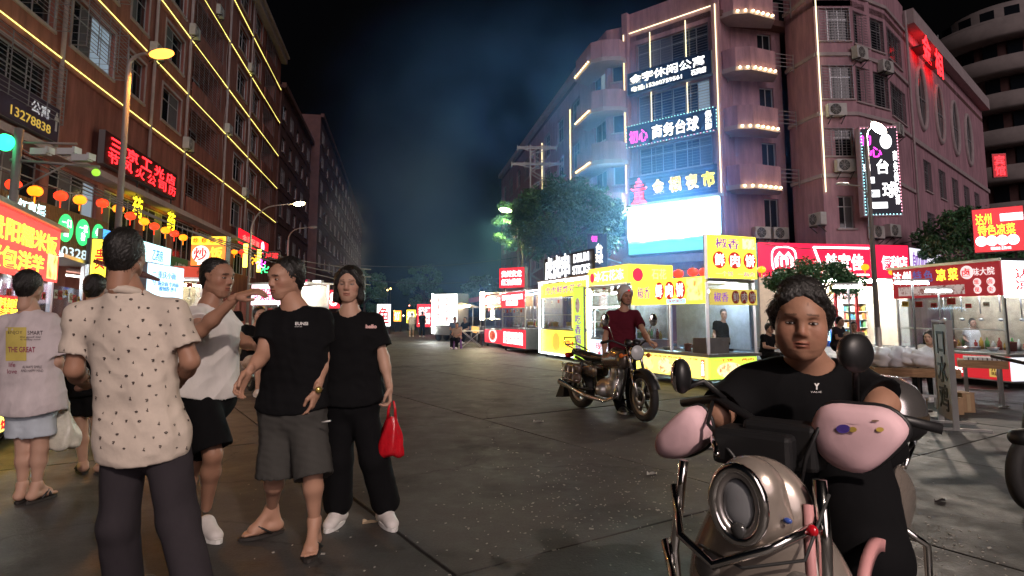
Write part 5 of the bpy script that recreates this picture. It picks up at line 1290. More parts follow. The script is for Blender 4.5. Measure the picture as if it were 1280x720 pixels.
# standing board seen edge-on, with brush characters
bp_ = G(1186, 533); bm2 = T(bp_.x, bp_.y, 0) @ RZ(R(-112))
sb = thing('standing_board', 'grey standing menu board with dark brushed characters beside the long table', 'sign', bm2)
MB().box(-.3, .3, -.02, .02, .1, 1.22).build('board', M('grey_board', (.4, .39, .4), .5, var=.15), sb)
MB().box(-.33, -.301, -.03, .03, .02, 1.24).box(.301, .33, -.03, .03, .02, 1.24).box(-.33, .33, -.031, .031, 1.241, 1.27).build('frame', m_steel, sb)
lettering(sb, '口\n水\n鸡', 0, .66, .4, .95, M('brush_dark', (.03, .03, .03), .6), -.026, .03)
for x in (-.28, .28): MB().box(x - .02, x + .02, -.35, .35, .0, .025).build('foot', m_steel, sb)
# lamp stands with fluorescent tubes
for i, (px, py, L, Y, lb) in enumerate(((1060, 359, .22, 9.0, 'bright fluorescent lamp on a thin stand left of the pale lamp post'), (1140, 354, .24, 8.7, 'bright fluorescent lamp on a thin stand over the long table'), (1173, 364, .2, 9.3, 'dimmer fluorescent lamp on a thin stand at the stall corner'))):
    p = P(px, py, Y); t = thing('lamp_stand', lb, 'lamp', T(p.x, p.y, 0), 'fluorescent lamp stands')
    MB().tube([(0, 0, 0.02), (0, 0, p.z + .03)], .014, 8).build('pole', m_iron, t)
    MB().lathe([(0, 0), (.14, 0), (.14, .02), (0, .03)], 14).build('base', m_iron, t)
    MB().box(-L, L, -.02, .02, p.z + .03, p.z + .06).build('holder', m_white, t)
    MB().tube([(-L * .97, 0, p.z), (L * .97, 0, p.z)], .016, 8).build('tube_light', E('tube_lamp_strong', (.92, 1, 1), 45), t)
# drain cover, litter, leaf
dm = G(873, 558); dc = thing('drain_cover', 'pale patterned drain cover in the road behind the pink hand guard', 'drain cover', T(dm.x, dm.y, .004) @ RZ(.3) @ Matrix.Scale(.6, 4))
box('rim', -.42, .42, -.26, .26, 0.0, .012, M('drain_dark', (.04, .04, .04), .7), dc)
for i in range(10):
    for j in range(6):
        MB().box(-.39 + i * .079, -.39 + i * .079 + .058, -.235 + j * .079, -.235 + j * .079 + .058, .0125, .022).build('plate', M('drain_pale', (.55, .56, .56), .5), dc)
lit = MB(); r4 = random.Random(3)
for i in range(1000):
    if i % 3: px, py = r4.gauss(735, 90), r4.gauss(615, 45) - 0
    else: px, py = r4.uniform(300, 1280), r4.uniform(440, 720)
    if i % 5 == 0: px, py = r4.gauss(1150, 50), r4.gauss(690, 18)
    if py < 430 or py > 745: continue
    p = G(px, py); s = r4.uniform(.002, .008) * (2 if r4.random() < .05 else 1); a = r4.uniform(0, 6)
    lit.box(-s, s, -s * .6, s * .6, 0, .003, T(p.x, p.y, .003) @ RZ(a) @ RX(r4.uniform(-.3, .3)))
tag(lit.build('litter', M('litter_bits', (.34, .32, .29), .7, var=.4, scale=300)), 'scattered pale crumbs and shells on the road', 'litter', None, 'stuff')
def leaf_at(px, py, s, label, col=(.5, .38, .25)):
    p = G(px, py); b = MB(); n = 10; vs = []
    for i in range(n + 1):
        t = i / n; w = s * .42 * math.sin(PI * t) ** .8; vs += [(-s + 2 * s * t, -w, .012 + .02 * math.sin(t * 4)), (-s + 2 * s * t, 0, .004), (-s + 2 * s * t, w, .014 + .02 * math.cos(t * 5))]
    b.add(vs, [q for i in range(n) for q in ((3 * i, 3 * i + 3, 3 * i + 4, 3 * i + 1), (3 * i + 1, 3 * i + 4, 3 * i + 5, 3 * i + 2))])
    tag(b.build('fallen_leaf', M('dry_leaf_%d' % int(col[0] * 100), col, .7, var=.3, scale=20), None, T(p.x, p.y, .003) @ RZ(.4)), label, 'leaf', 'fallen scraps on the road')
leaf_at(465, 655, .06, 'dry curled leaf beside the white shoes of the woman in black'); leaf_at(673, 528, .07, 'pale scrap in the middle of the road', (.6, .58, .52)); leaf_at(815, 594, .05, 'small pale scrap before the drain cover', (.6, .58, .52)); leaf_at(1175, 628, .06, 'dark scrap on the road at the right', (.04, .03, .03)); leaf_at(1255, 510, .12, 'pale paper scrap by the cold dish stall', (.6, .5, .42))
# ================================================================== figures: smooth blended surfaces
def sdf_mesh(prims, vox, post=None, smooth=2):
    """prims: (a, b, ra, rb, k, squash_axis|None, squash, sign). Blends rounded limbs into one closed surface."""
    pts = np.array([p for q in prims if q[7] > 0 for p in (q[0], q[1])], 'f'); rr = max(max(q[2], q[3]) for q in prims if q[7] > 0)
    lo = pts.min(0) - rr - 3 * vox; hi = pts.max(0) + rr + 3 * vox; n = np.ceil((hi - lo) / vox).astype(int) + 1
    D = np.full(n, 1.0, 'f'); ax = [lo[i] + vox * np.arange(n[i], dtype='f') for i in range(3)]
    for (a, b, ra, rb, k, sa, sq, sg) in prims:
        a, b = np.array(a, 'f'), np.array(b, 'f'); m = max(ra, rb) * (max(1, sq) if sa is not None else 1) + k + 2.5 * vox
        i0 = np.clip(((np.minimum(a, b) - m - lo) / vox).astype(int), 0, n - 1); i1 = np.clip(np.ceil((np.maximum(a, b) + m - lo) / vox).astype(int) + 1, 1, n)
        X, Y, Z = np.meshgrid(*[ax[i][i0[i]:i1[i]] for i in range(3)], indexing='ij', sparse=True)
        ba = b - a; L = float(ba @ ba)
        px, py, pz = X - a[0], Y - a[1], Z - a[2]
        h = np.clip((px * ba[0] + py * ba[1] + pz * ba[2]) / L, 0, 1) if L > 1e-10 else 0
        px, py, pz = px - ba[0] * h, py - ba[1] * h, pz - ba[2] * h
        if sa is not None:
            w = np.array(sa, 'f'); w = w / np.linalg.norm(w); t = (px * w[0] + py * w[1] + pz * w[2]) * (1 / sq - 1)
            px, py, pz = px + t * w[0], py + t * w[1], pz + t * w[2]
        d = np.sqrt(px * px + py * py + pz * pz) - (ra + (rb - ra) * h)
        sl = tuple(slice(i0[i], i1[i]) for i in range(3)); c = D[sl]
        if sg > 0:
            q = np.maximum(k - np.abs(c - d), 0) / max(k, 1e-6); D[sl] = np.minimum(c, d) - q * q * k * .25
        else:
            d = -d; q = np.maximum(k - np.abs(c - d), 0) / max(k, 1e-6); D[sl] = np.maximum(c, d) + q * q * k * .25
    return surf(D, lo, vox, smooth)
def surf(D, lo, vox, smooth=2):
    S_ = D < 0; nx, ny, nz = D.shape
    c = np.stack([S_[i:nx - 1 + i, j:ny - 1 + j, k:nz - 1 + k] for i in (0, 1) for j in (0, 1) for k in (0, 1)], -1)
    cnt = c.sum(-1); act = (cnt > 0) & (cnt < 8); idx = np.argwhere(act)
    vid = np.full(act.shape, -1, 'i4'); vid[act] = np.arange(len(idx))
    co = [(i, j, k) for i in (0, 1) for j in (0, 1) for k in (0, 1)]
    vals = np.stack([D[idx[:, 0] + i, idx[:, 1] + j, idx[:, 2] + k] for i, j, k in co], -1)
    acc = np.zeros((len(idx), 3)); ct = np.zeros(len(idx))
    for p in range(8):
        for q in range(p + 1, 8):
            df = np.array(co[q]) - np.array(co[p])
            if np.abs(df).sum() != 1: continue
            m = (vals[:, p] < 0) != (vals[:, q] < 0)
            if not m.any(): continue
            t = vals[m, p] / (vals[m, p] - vals[m, q]); acc[m] += np.array(co[p]) + t[:, None] * df; ct[m] += 1
    V = lo + vox * (idx + acc / np.maximum(ct, 1)[:, None]); F = []
    for axn in range(3):
        u, v = [(1, 2), (2, 0), (0, 1)][axn]
        sh = [slice(0, nx), slice(0, ny), slice(0, nz)]; A = [slice(1, s - 1) for s in D.shape]; A[axn] = slice(0, D.shape[axn] - 1); B = list(A); B[axn] = slice(1, D.shape[axn])
        s0, s1 = S_[tuple(A)], S_[tuple(B)]; e = np.argwhere(s0 != s1); off = [1, 1, 1]; off[axn] = 0; fl = s0[s0 != s1]
        if not len(e): continue
        e = e + off; du = np.zeros(3, int); du[u] = 1; dv = np.zeros(3, int); dv[v] = 1
        g = lambda x: vid[x[:, 0], x[:, 1], x[:, 2]]
        q = np.stack([g(e - du - dv), g(e - dv), g(e), g(e - du)], 1); q[~fl] = q[~fl][:, ::-1]; F.append(q)
    F = np.concatenate(F); F = F[(F >= 0).all(1)]
    for it in range(smooth):
        a = np.zeros_like(V); w = np.zeros(len(V))
        for i in range(4):
            for j in ((i + 1) % 4, (i + 3) % 4):
                np.add.at(a, F[:, i], V[F[:, j]]); np.add.at(w, F[:, i], 1)
        V = V * .45 + .55 * a / np.maximum(w, 1)[:, None]
    return V, F
def mk(name, parts, mat, parent=None, mw=None, cols=None):
    V, F, C, n = [], [], [], 0
    for i, (v, f) in enumerate(parts):
        V.append(v); F.append(f + n); n += len(v)
        if cols is not None: C.append(cols[i])
    V = np.concatenate(V); F = np.concatenate(F)
    me = bpy.data.meshes.new(name); me.vertices.add(len(V)); me.vertices.foreach_set('co', V.astype('f').ravel())
    me.loops.add(F.size); me.loops.foreach_set('vertex_index', F.astype('i4').ravel()); me.polygons.add(len(F))
    me.polygons.foreach_set('loop_start', np.arange(0, F.size, 4, dtype='i4')); me.polygons.foreach_set('use_smooth', np.ones(len(F), bool))
    me.update(calc_edges=True)
    if cols is not None:
        at = me.color_attributes.new('col', 'FLOAT_COLOR', 'POINT'); c = np.concatenate(C); at.data.foreach_set('color', np.concatenate([c, np.ones((len(c), 1))], 1).astype('f').ravel())
    o = link(name, me, mat, parent, mw if mw is not None else (Matrix() if parent is None else WM[parent.name]))
    return o
def vn(V, s, seed=0):
    r = np.random.default_rng(seed); o = np.zeros(len(V))
    for k in range(5):
        d = r.normal(size=3) * s * (1 + .5 * k); o += np.sin(V @ d + r.uniform(0, 6)) / (1 + .5 * k)
    return o / 2.5
A3 = lambda p: np.array(p, float)
skinm = vcolmat('skin', .5, .12, 260, .35)
hairm = M('black_hair', (.012, .010, .009), .42, var=.4, scale=60, stretch=(1, 1, .12), bump=.5)
def head(R3, c, skin, female=False, hair='short', vox=.0032, age=0, scale=1.0, wide=1.0, hairc=None):
    """R3: 3x3 head axes (columns right, back, up); c: head centre. Returns skin (V,F,C), hair (V,F), eyes"""
    q = []
    def r(a, b, ra, rb, k=.02, ax=None, s=1.0, sg=1): q.append((a, b, ra, rb, k, ax, s, sg))
    X, Yv, Z = (1, 0, 0), (0, 1, 0), (0, 0, 1)
    r((0, .014, .038), (0, .03, .044), .086, .084, .02, X, .9)                      # skull
    r((0, -.036, .03), (0, -.03, -.02), .066, .06, .03, X, 1.03 * wide)               # face front
    r((0, -.046, -.062), (0, -.038, -.085), .046, .03, .03, X, 1.12 * wide)           # mouth block to chin
    for s in (-1, 1):
        r((s * .045 * wide, .0, -.045), (s * .022, -.056, -.088), .026, .02, .03)     # jaw line
        r((s * .046, -.056, -.012), (s * .052, -.03, -.01), .021, .022, .025)         # cheekbone
        r((s * .036, -.081 if female else -.082, .035), (s * .014, -.086 if female else -.088, .03), .0065 if female else .0085, .007 if female else .009, .018)         # brow
        r((s * .034, -.0955 if female else -.094, .012), (s * .034, -.0955 if female else -.094, .012), .012 if female else .013, .012, .016, X, 1.5, -1)   # socket
        r((s * .033, -.0735, .010), (s * .033, -.0735, .010), .0145, .0145, .005)       # lid
        r((s * .072 * wide, .004, .0), (s * .076 * wide, .012, .026), .012, .018, .008, X, .45)    # ear
        r((s * .084 * wide, .004, .012), (s * .084 * wide, .004, .018), .006, .008, .006, X, .7, -1)
        r((s * .012, -.092, -.026), (s * .010, -.096, -.024), .0085, .008, .008)      # nostril wing
    if age:
        for s in (-1, 1):
            r((s * .046 * wide, -.036, -.058), (s * .04, -.042, -.076), .024, .02, .035); r((s * .04, -.058, -.03), (s * .036, -.06, -.04), .026, .024, .03)
    r((0, -.086, .022), (0, -.104, -.018), .0085, .0115, .014)                        # nose
    r((0, -.086, -.052), (0, -.086, -.052), .017, .017, .008, Z, .36)                 # upper lip
    r((0, -.085, -.062), (0, -.085, -.062), .015, .015, .008, Z, .42)                 # lower lip
    r((-.022, -.101, -.0565), (.022, -.101, -.0565), .0055, .0055, .004, Z, .5, -1)
    r((0, -.07, -.092), (0, -.068, -.094), .017, .017, .02)                           # chin
    r((0, .028, -.04), (0, .04, -.15), .05 if female else .056, .05 if female else .056, .03)                               # neck
    V, F = sdf_mesh(q, vox, smooth=1)
    C = np.tile(A3(skin), (len(V), 1)) * (1 + .05 * vn(V, 60, 1))[:, None]
    x, y, z = np.abs(V[:, 0]), V[:, 1], V[:, 2]
    def tint(mask, col, f): C[mask] = C[mask] * (1 - f) + A3(col) * f
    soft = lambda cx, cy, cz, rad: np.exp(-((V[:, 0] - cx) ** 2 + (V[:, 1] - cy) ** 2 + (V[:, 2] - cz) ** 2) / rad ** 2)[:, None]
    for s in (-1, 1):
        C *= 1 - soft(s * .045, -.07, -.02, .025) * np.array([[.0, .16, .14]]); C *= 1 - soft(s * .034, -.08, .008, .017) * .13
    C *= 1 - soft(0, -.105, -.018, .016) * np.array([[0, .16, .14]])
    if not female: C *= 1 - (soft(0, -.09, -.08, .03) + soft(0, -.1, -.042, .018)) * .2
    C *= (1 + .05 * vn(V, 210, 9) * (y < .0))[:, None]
    tint((y < -.07) & (z > -.072) & (z < -.046) & (x < .024), A3(skin) * [.85, .55, .55] , .75)
    tint((np.abs(z - ((.0375 if female else .034) - .1 * (x - .03) ** 1)) < (.003 if female else .0045)) & (x > .014) & (x < .05) & (y < -.055), (.02, .016, .014), .6 if female else .8)   # eyebrow hair
    e = ((x - .033) / .0145) ** 2 + ((z - .0095) / .0052) ** 2
    tint((e < 1.15) & (y < -.06), (.02, .015, .013), .85)
    tint((np.abs(z + .0565) < .0022) & (x < .022) & (y < -.075), (.12, .04, .035), .8)
    if hair == 'crop': tint((z > .075 - .55 * np.maximum(y, -.06)) & (y > -.07), (.05, .04, .037), .75)
    h = []
    def hr(a, b, ra, rb, k=.02, ax=None, s=1.0, sg=1): h.append((a, b, ra, rb, k, ax, s, sg))
    if hair in ('short', 'tied', 'thin', 'crop'):
        g = .004 if hair == 'crop' else .0 ; t = {'short': .008, 'tied': .009, 'thin': .009, 'crop': .005}[hair]
        hr((0, .018, .044), (0, .034, .05), .087 + t, .085 + t, .02, X, .9)
        hr((0, .055, -.01), (0, .05, -.03), .055 + t, .05 + t, .03, X, 1.05)
        hr((0, -.12, -.02), (0, -.1, -.12), .088, .088, .01, X, 1.0, -1)              # open the face
        hr((0, -.128, .03), (0, -.128, .03), .085 if hair != 'thin' else .1, .085, .012, X, .95, -1)
        for s in (-1, 1): hr((s * .1, -.01, -.03), (s * .09, .004, -.1), .04, .05, .012, None, 1, -1)
        if hair == 'tied' and age:
            for s in (-1, 1): hr((s * .045, -.045, .088), (s * .076, .0, .03), .026, .024, .025); hr((s * .075, .0, .035), (s * .068, .035, -.01), .022, .026, .02)
            hr((0, -.02, .112), (0, .04, .11), .036, .04, .03, X, 1.4)
        if hair == 'tied': hr((0, .115, .03), (0, .128, .0), .034, .028, .02)
        if hair == 'short': hr((0, -.03, .1), (0, .02, .115), .028, .036, .03, X, 1.4)
    elif hair == 'bob':
        hr((0, .016, .046), (0, .03, .046), .1, .098, .02, X, .93)
        for s in (-1, 1):
            hr((s * .062, -.01, .05), (s * .082, -.012, -.09), .04, .03, .03); hr((s * .05, .05, .02), (s * .06, .045, -.1), .05, .035, .03); hr((s * .03, -.066, .098), (s * .075, -.05, .02), .022, .02, .02)
        hr((0, .06, 0), (0, .06, -.1), .06, .045, .03)
        hr((0, -.125, .0), (0, -.115, -.13), .062, .07, .012, X, 1.0, -1); hr((0, -.14, .05), (0, -.14, .05), .06, .06, .02, X, .9, -1)
    elif hair == 'cap':
        hr((0, .016, .05), (0, .03, .055), .098, .096, .02, X, .92); hr((0, .055, -.01), (0, .05, -.05), .06, .05, .03)
        hr((0, -.12, -.03), (0, -.1, -.12), .09, .09, .01, X, 1.0, -1)
    M3 = np.array(R3); tr = lambda v: (v * scale) @ M3.T + A3(c)
    hv = None
    if h:
        hv, hf = sdf_mesh(h, vox * 1.25, smooth=1); d = hv - [0, .02, .03]; d /= np.linalg.norm(d, axis=1)[:, None]; hv = hv + d * (.0022 * vn(hv * [1, 1, .3], 330, 3) + .0022 * vn(hv, 120, 8))[:, None]
        hv = (tr(hv), hf)
    eyes = [tr(A3([(s * .033, -.0785, .0090)]))[0] for s in (-1, 1)]
    return (tr(V), F, C), hv, eyes
def axes(yaw, pitch=0, roll=0):
    """columns right, back, up for a head looking to -Y turned by yaw (positive turns to viewer's right)"""
    m = Matrix.Rotation(yaw, 3, 'Z') @ Matrix.Rotation(pitch, 3, 'X') @ Matrix.Rotation(roll, 3, 'Y')
    return [[m[i][j] for j in range(3)] for i in range(3)]
def hand(wr, dirv, palm_n, thumb_side, curl, skin, vox=.0032, s=1.0, spread=.12, curls=None):
    """wrist point, direction of the fingers, palm normal, thumb side +1/-1, curl 0..1"""
    d = A3(dirv); d /= np.linalg.norm(d); n = A3(palm_n); n -= d * (n @ d); n /= np.linalg.norm(n); w = np.cross(d, n) * thumb_side; wr = A3(wr)
    q = []; L = lambda f, g, e: wr + s * (d * f + w * g + n * e)
    q.append((L(-.03, 0, 0), L(.02, 0, 0), .024 * s, .026 * s, .01, n, .75, 1))
    for g in (-.026, -.009, .009, .026): q.append((L(.018, g * .7, 0), L(.085, g, .002), .0155 * s, .0125 * s, .012, n, .85, 1))
    for i, (g, ln) in enumerate(((.029, .068), (.0095, .077), (-.0095, .072), (-.028, .056))):
        a = L(.088, g, .002); ang = 0; cu = (curls[i] if curls else curl); p = a
        for j, fr in enumerate((.45, .32, .23)):
            ang += cu * (1.15, 1.45, .9)[j]; v = d * math.cos(ang) + n * math.sin(ang) + w * spread * g * 6 * (1 - cu); v /= np.linalg.norm(v); p2 = p + v * ln * fr * s * 1.12
            q.append((p, p2, (.0092 - .0008 * j) * s, (.0086 - .001 * j) * s, .004, None, 1, 1)); p = p2
    t0 = L(.015, .026, .004); t1 = L(.05, .05 - .012 * curl, .016 + .02 * curl); t2 = L(.085, .052 - .03 * curl, .024 + .03 * curl)
    q.append((t0, t1, .0155 * s, .0115 * s, .012, None, 1, 1)); q.append((t1, t2, .0108 * s, .0085 * s, .005, None, 1, 1))
    V, F = sdf_mesh(q, vox, smooth=1)
    return V, F, np.tile(A3(skin), (len(V), 1)) * (1 + .06 * vn(V, 90, 2))[:, None]
def limb(a, m, b, r, k=.03):
    a, m, b = A3(a), A3(m), A3(b); r0, r1, r2, r3 = r; am = a * .62 + m * .38; mb = m * .68 + b * .32
    return [(a, am, r0, r0 * .98, k, None, 1, 1), (am, m, r0 * .98, r1, k, None, 1, 1), (m, mb, r1, r2, k, None, 1, 1), (mb, b, r2, r3, k, None, 1, 1)]
FAB = {}
def fabric(name, col, rough=.9, bump=.3, sc_=9, var=.1): return M(name, col, rough, var=var, scale=sc_, bump=bump, bscale=sc_, spec=.12, stretch=(1, 1, .45))
def garment(name, prims, mat, parent, vox=.009, wrinkle=.004, ws=22, seed=0, zcut=None, smooth=3, fold=0):
    V, F = sdf_mesh(prims, vox, smooth=smooth)
    c = V.mean(0); d = V - c; d[:, 2] = 0; d /= np.maximum(np.linalg.norm(d, axis=1), 1e-6)[:, None]
    w = .9 * vn(V * [1, 1, .3], ws * .7, seed) + .8 * (1 - np.abs(vn(V * [.8, .8, 1.1], ws * .9, seed + 1)) * 1.6)
    V = V + d * (wrinkle * w)[:, None]
    if fold: V = V + d * (fold * np.abs(vn(V * [1, 1, .18], ws * 1.3, seed + 5)) * np.clip((c[2] + .2 - V[:, 2]) * 2.5, 0, 1))[:, None]
    return mk(name, [(V, F)], mat, parent, Matrix())
def figure(label, base, J, skin, yaw, headkw, shirt, sleeves, trousers, leg, feet, hands, hyaw=0, hpitch=0, hroll=0, vox=.009, girth=1.0, female=False, build=True, eyes=True, cat='person'):
    """J: joint points in world space. shirt=(mat, hem z, wrinkle); trousers=(mat, z of the cuffs fraction, width)"""
    s = J.get('s', 1.0)
    P_ = thing('person', label, cat, T(*base))
    f = A3((math.sin(yaw), -math.cos(yaw), 0)); ri = A3((math.cos(yaw), math.sin(yaw), 0))
    pel, ch, nk = A3(J['pel']), A3(J['chest']), A3(J['neck']); body = []
    bk = f
    g = girth * s
    body += [(pel - ri * .06 * s, pel + ri * .06 * s, .115 * g, .115 * g, .05, f, .85, 1), (pel, (pel + ch) / 2, .115 * g, .108 * g, .06, f, .8, 1), ((pel + ch) / 2 - ri * .045 * s, ch - ri * .06 * s, .1 * g, .105 * g, .06, f, .85, 1), ((pel + ch) / 2 + ri * .045 * s, ch + ri * .06 * s, .1 * g, .105 * g, .06, f, .85, 1),
             (ch, nk, .09 * s, .055 * s, .05, None, 1, 1)]
    for S_ in 'LR':
        sh = A3(J['sh' + S_]); body += [(nk - [0, 0, .03 * s], sh - [0, 0, .012], .045 * s, .044 * s, .05, None, 1, 1)]
        body += limb(sh, J['el' + S_], J['wr' + S_], (.046 * s * (.9 if female else 1), .037 * s, .039 * s * (.88 if female else 1), .0245 * s))
        body += limb(J['hp' + S_], J['kn' + S_], J['an' + S_], (.08 * g, .05 * s, .052 * s, .031 * s))
    hd = A3(J['head']); body.append((nk - [0, 0, .02], nk * .4 + hd * .6 - [0, 0, .04], .058 * s, .054 * s, .03, None, 1, 1))
    V, F = sdf_mesh(body, vox, smooth=2)
    C = np.tile(A3(skin), (len(V), 1)) * (1 + .07 * vn(V, 25, 4))[:, None]
    kw = dict(headkw); cap = kw.pop('capm', None)
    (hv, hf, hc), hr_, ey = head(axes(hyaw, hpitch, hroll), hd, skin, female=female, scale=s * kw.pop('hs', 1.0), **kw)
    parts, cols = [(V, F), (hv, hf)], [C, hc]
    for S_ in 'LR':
        if hands.get(S_):
            a, b_, c_ = hand(J['wr' + S_], *hands[S_], skin, s=s); parts.append((a, b_)); cols.append(c_)
        ft = feet.get(S_)
        if ft and ft[0] in ('bare', 'flip', 'sandal'):
            an = A3(J['an' + S_]); dr = A3((ft[1][0], ft[1][1], 0)); dr /= np.linalg.norm(dr); wv = A3((-dr[1], dr[0], 0)); z0 = ft[2] if len(ft) > 2 else 0.02
            g0 = A3((an[0], an[1], z0)); q = [(an, g0 - dr * .03 + [0, 0, .035], .036 * s, .034 * s, .03, None, 1, 1), (g0 - dr * .035 + [0, 0, .03], g0 + dr * .1 * s + [0, 0, .026], .034 * s, .036 * s, .03, (0, 0, 1), .8, 1), (an, g0 + dr * .09 * s + [0, 0, .03], .03 * s, .03 * s, .03, None, 1, 1)]
            for i in range(5): q.append((g0 + dr * .1 * s + wv * (.032 - .016 * i) * s + [0, 0, .018], g0 + dr * (.165 - .008 * abs(i - (1 if S_ == 'L' else 3))) * s + wv * (.034 - .017 * i) * s + [0, 0, .012], .0115 * s, .0085 * s, .006, None, 1, 1))
            v2, f2 = sdf_mesh(q, .0045, smooth=1); parts.append((v2, f2)); cols.append(np.tile(A3(skin), (len(v2), 1)))
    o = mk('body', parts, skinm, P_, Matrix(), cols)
    if hr_:
        ho = mk('hair', [hr_], headkw.get('hairc') or hairm, P_, Matrix())
        if vox < .012:
            rg = np.random.default_rng(len(label)); hv_ = hr_[0]; b = MB()
            for i in rg.integers(0, len(hv_), 260):
                p0 = hv_[i]; n0 = p0 - hd; n0 /= np.linalg.norm(n0); tn = np.cross(n0, rg.normal(size=3)) * .35 + A3((0, 0, -1)) - n0 * n0[2] * -1; tn /= np.linalg.norm(tn); l = rg.uniform(.012, .03)
                b.tube([tuple(p0 - n0 * .003), tuple(p0 + n0 * .0035 + tn * l * .5), tuple(p0 + n0 * .003 + tn * l)], [.0011, .0009, .0004], 3, cap=False)
            b.build('loose_hair', hairm, ho, Matrix())
    if eyes:
        ew = M('eye_white', (.55, .52, .5), .25); ei = M('eye_dark', (.015, .01, .008), .15); a3 = np.array(axes(hyaw, hpitch, hroll))
        for e in ey:
            em = Matrix([[*a3[i], e[i]] for i in range(3)] + [[0, 0, 0, 1]])
            ob = MB().ell((0, 0, 0), (.0125 * s, .0108 * s, (.0034 if female else .0040) * s), 14, 8, em).build('eye', ew, P_, Matrix())
            MB().ell((0, -.0078 * s, 0), (.0052 * s, .004 * s, (.0035 if female else .0041) * s), 10, 6, em).build('iris', ei, ob, Matrix())
    if shirt:
        mt, hem, wk, *ex = shirt; loose = ex[0] if ex else .022; q = []
        hz = A3((pel[0], pel[1], hem)); top = nk - [0, 0, .055 * s]
        wd = ex[1] if len(ex) > 1 else 1.0
        for S_ in 'LR':
            sh, el = A3(J['sh' + S_]), A3(J['el' + S_]); e_ = sh + (el - sh) * sleeves; dv = (el - sh) / np.linalg.norm(el - sh)
            q += [(sh - [0, 0, .008], e_ + dv * .04, .058 * s, .06 * s + loose * .6, .04, None, 1, 1), (e_ + dv * .131, e_ + dv * .132, .125, .125, .006, None, 1, -1)]
        lo_ = max(loose, .018); lp = pel - [0, 0, .05]
        q += [(ch - ri * .065 * s, hz - ri * .07 * s * wd, .105 * g + lo_, (.105 * g + lo_) * wd, .05, f, .87, 1), (ch + ri * .065 * s, hz + ri * .07 * s * wd, .105 * g + lo_, (.105 * g + lo_) * wd, .05, f, .87, 1), (pel - ri * .06 * s, pel + ri * .06 * s, .115 * g + lo_ + .012, .115 * g + lo_ + .012, .05, f, .87, 1),
              (pel, hz, .125 * g + lo_ + .006, .125 * g + lo_ + .006, .05, f, .88, 1), ((pel + ch) / 2, ch, .112 * g + lo_, .11 * g + lo_, .05, f, .86, 1), (ch, top, .1 * s + .012, .078 * s, .05, f, .95, 1)]
        for S_ in 'LR': sh = A3(J['sh' + S_]); q += [(top + [0, 0, .012], sh - [0, 0, .012], .05 * s, .056 * s, .05, None, 1, 1), (ch, sh - [0, 0, .05 * s], .08 * s, .05 * s, .05, f, .9, 1)]
        q.append((hz - [0, 0, .3] - ri * .4, hz - [0, 0, .3] + ri * .4, .3, .3, .006, None, 1, -1))
        nb = nk * .75 + hd * .25
        q.append((nk - f * .0 + f * .018 + [0, 0, -.005], nb + f * .03 + [0, 0, .05], .062 * s, .07 * s, .01, None, 1, -1))
        garment('shirt', q, mt, P_, vox * .9, wk, seed=len(label))
        if build == 'collar': MB().tube([tuple(nk + [0, 0, -.022 - .022 * math.sin(a) * f[1]] + A3((math.cos(a), math.sin(a), 0)) * .07 * s) for a in np.linspace(0, 2 * PI, 18)[:-1]], .02, 8, closed=True).build('collar', mt, P_, Matrix())
    if trousers:
        mt, frac, r0, r1, wk = trousers; q = []; top = pel + [0, 0, .1 * s]
        q += [(top, pel - [0, 0, .04], .118 * g, .13 * g, .05, f, .87, 1), (pel - ri * .062 * s, pel + ri * .062 * s, .115 * g + .022, .115 * g + .022, .05, f, .88, 1)]
        for S_ in 'LR':
            hp, kn, an = A3(J['hp' + S_]), A3(J['kn' + S_]), A3(J['an' + S_])
            if frac <= 1: e_ = hp + (kn - hp) * frac; q.append((hp, e_ + (kn - hp) * .12, max(r0 * s, .082 * g + .014), r1 * s, .03, None, 1, 1)); dv = (kn - hp) / np.linalg.norm(kn - hp); q.append((e_ + dv * .18, e_ + dv * .181, .17, .17, .006, None, 1, -1))
            else: e_ = kn + (an - kn) * (frac - 1); q += [(hp, kn, max(r0 * s, .082 * g + .014), (r0 * .4 + r1 * .6) * s, .03, None, 1, 1), (kn, e_, (r0 * .4 + r1 * .6) * s, r1 * s, .03, None, 1, 1)]
        garment('trousers' if frac > 1 else 'shorts', q, mt, P_, vox, wk, seed=len(label) + 7)
    for S_, ft in feet.items():
        if not ft: continue
        an = A3(J['an' + S_]); dr = A3((ft[1][0], ft[1][1], 0)); dr /= np.linalg.norm(dr); wv = A3((-dr[1], dr[0], 0)); g0 = A3((an[0], an[1], 0))
        if ft[0] == 'shoe':
            sm_ = ft[2]; an = A3((an[0], an[1], min(an[2], .085))); q = [(an - [0, 0, .02], g0 - dr * .03 + [0, 0, .045], .05 * s, .046 * s, .03, None, 1, 1), (g0 - dr * .04 + [0, 0, .042], g0 + dr * .15 * s + [0, 0, .036], .043 * s, .04 * s, .04, (0, 0, 1), .85, 1), (an + dr * .02, g0 + dr * .12 + [0, 0, .04], .042 * s, .035 * s, .03, None, 1, 1), (g0 + [0, 0, -.1] - dr * .3, g0 + [0, 0, -.1] + dr * .4, .1, .1, .004, None, 1, -1)]
            v2, f2 = sdf_mesh(q, .006, smooth=1); sh_ = mk('shoe', [(v2, f2)], sm_, P_, Matrix())
            b = MB(); n = 16; pts = []
            for i in range(n):
                a = 2 * PI * i / n; pts.append(g0 + dr * (.055 + .15 * math.cos(a)) * s + wv * .05 * math.sin(a) * s)
            b.slab([(p[0], p[1]) for p in pts], .002, .026); b.build('sole', m_white, sh_, Matrix())
        elif ft[0] in ('flip', 'sandal'):
            z0 = ft[2] if len(ft) > 2 else .02
            b = MB(); pts = [g0 + dr * (.055 + .135 * math.cos(2 * PI * i / 18)) * s + wv * (.047 + .008 * math.cos(2 * PI * i / 18)) * math.sin(2 * PI * i / 18) * s for i in range(18)]
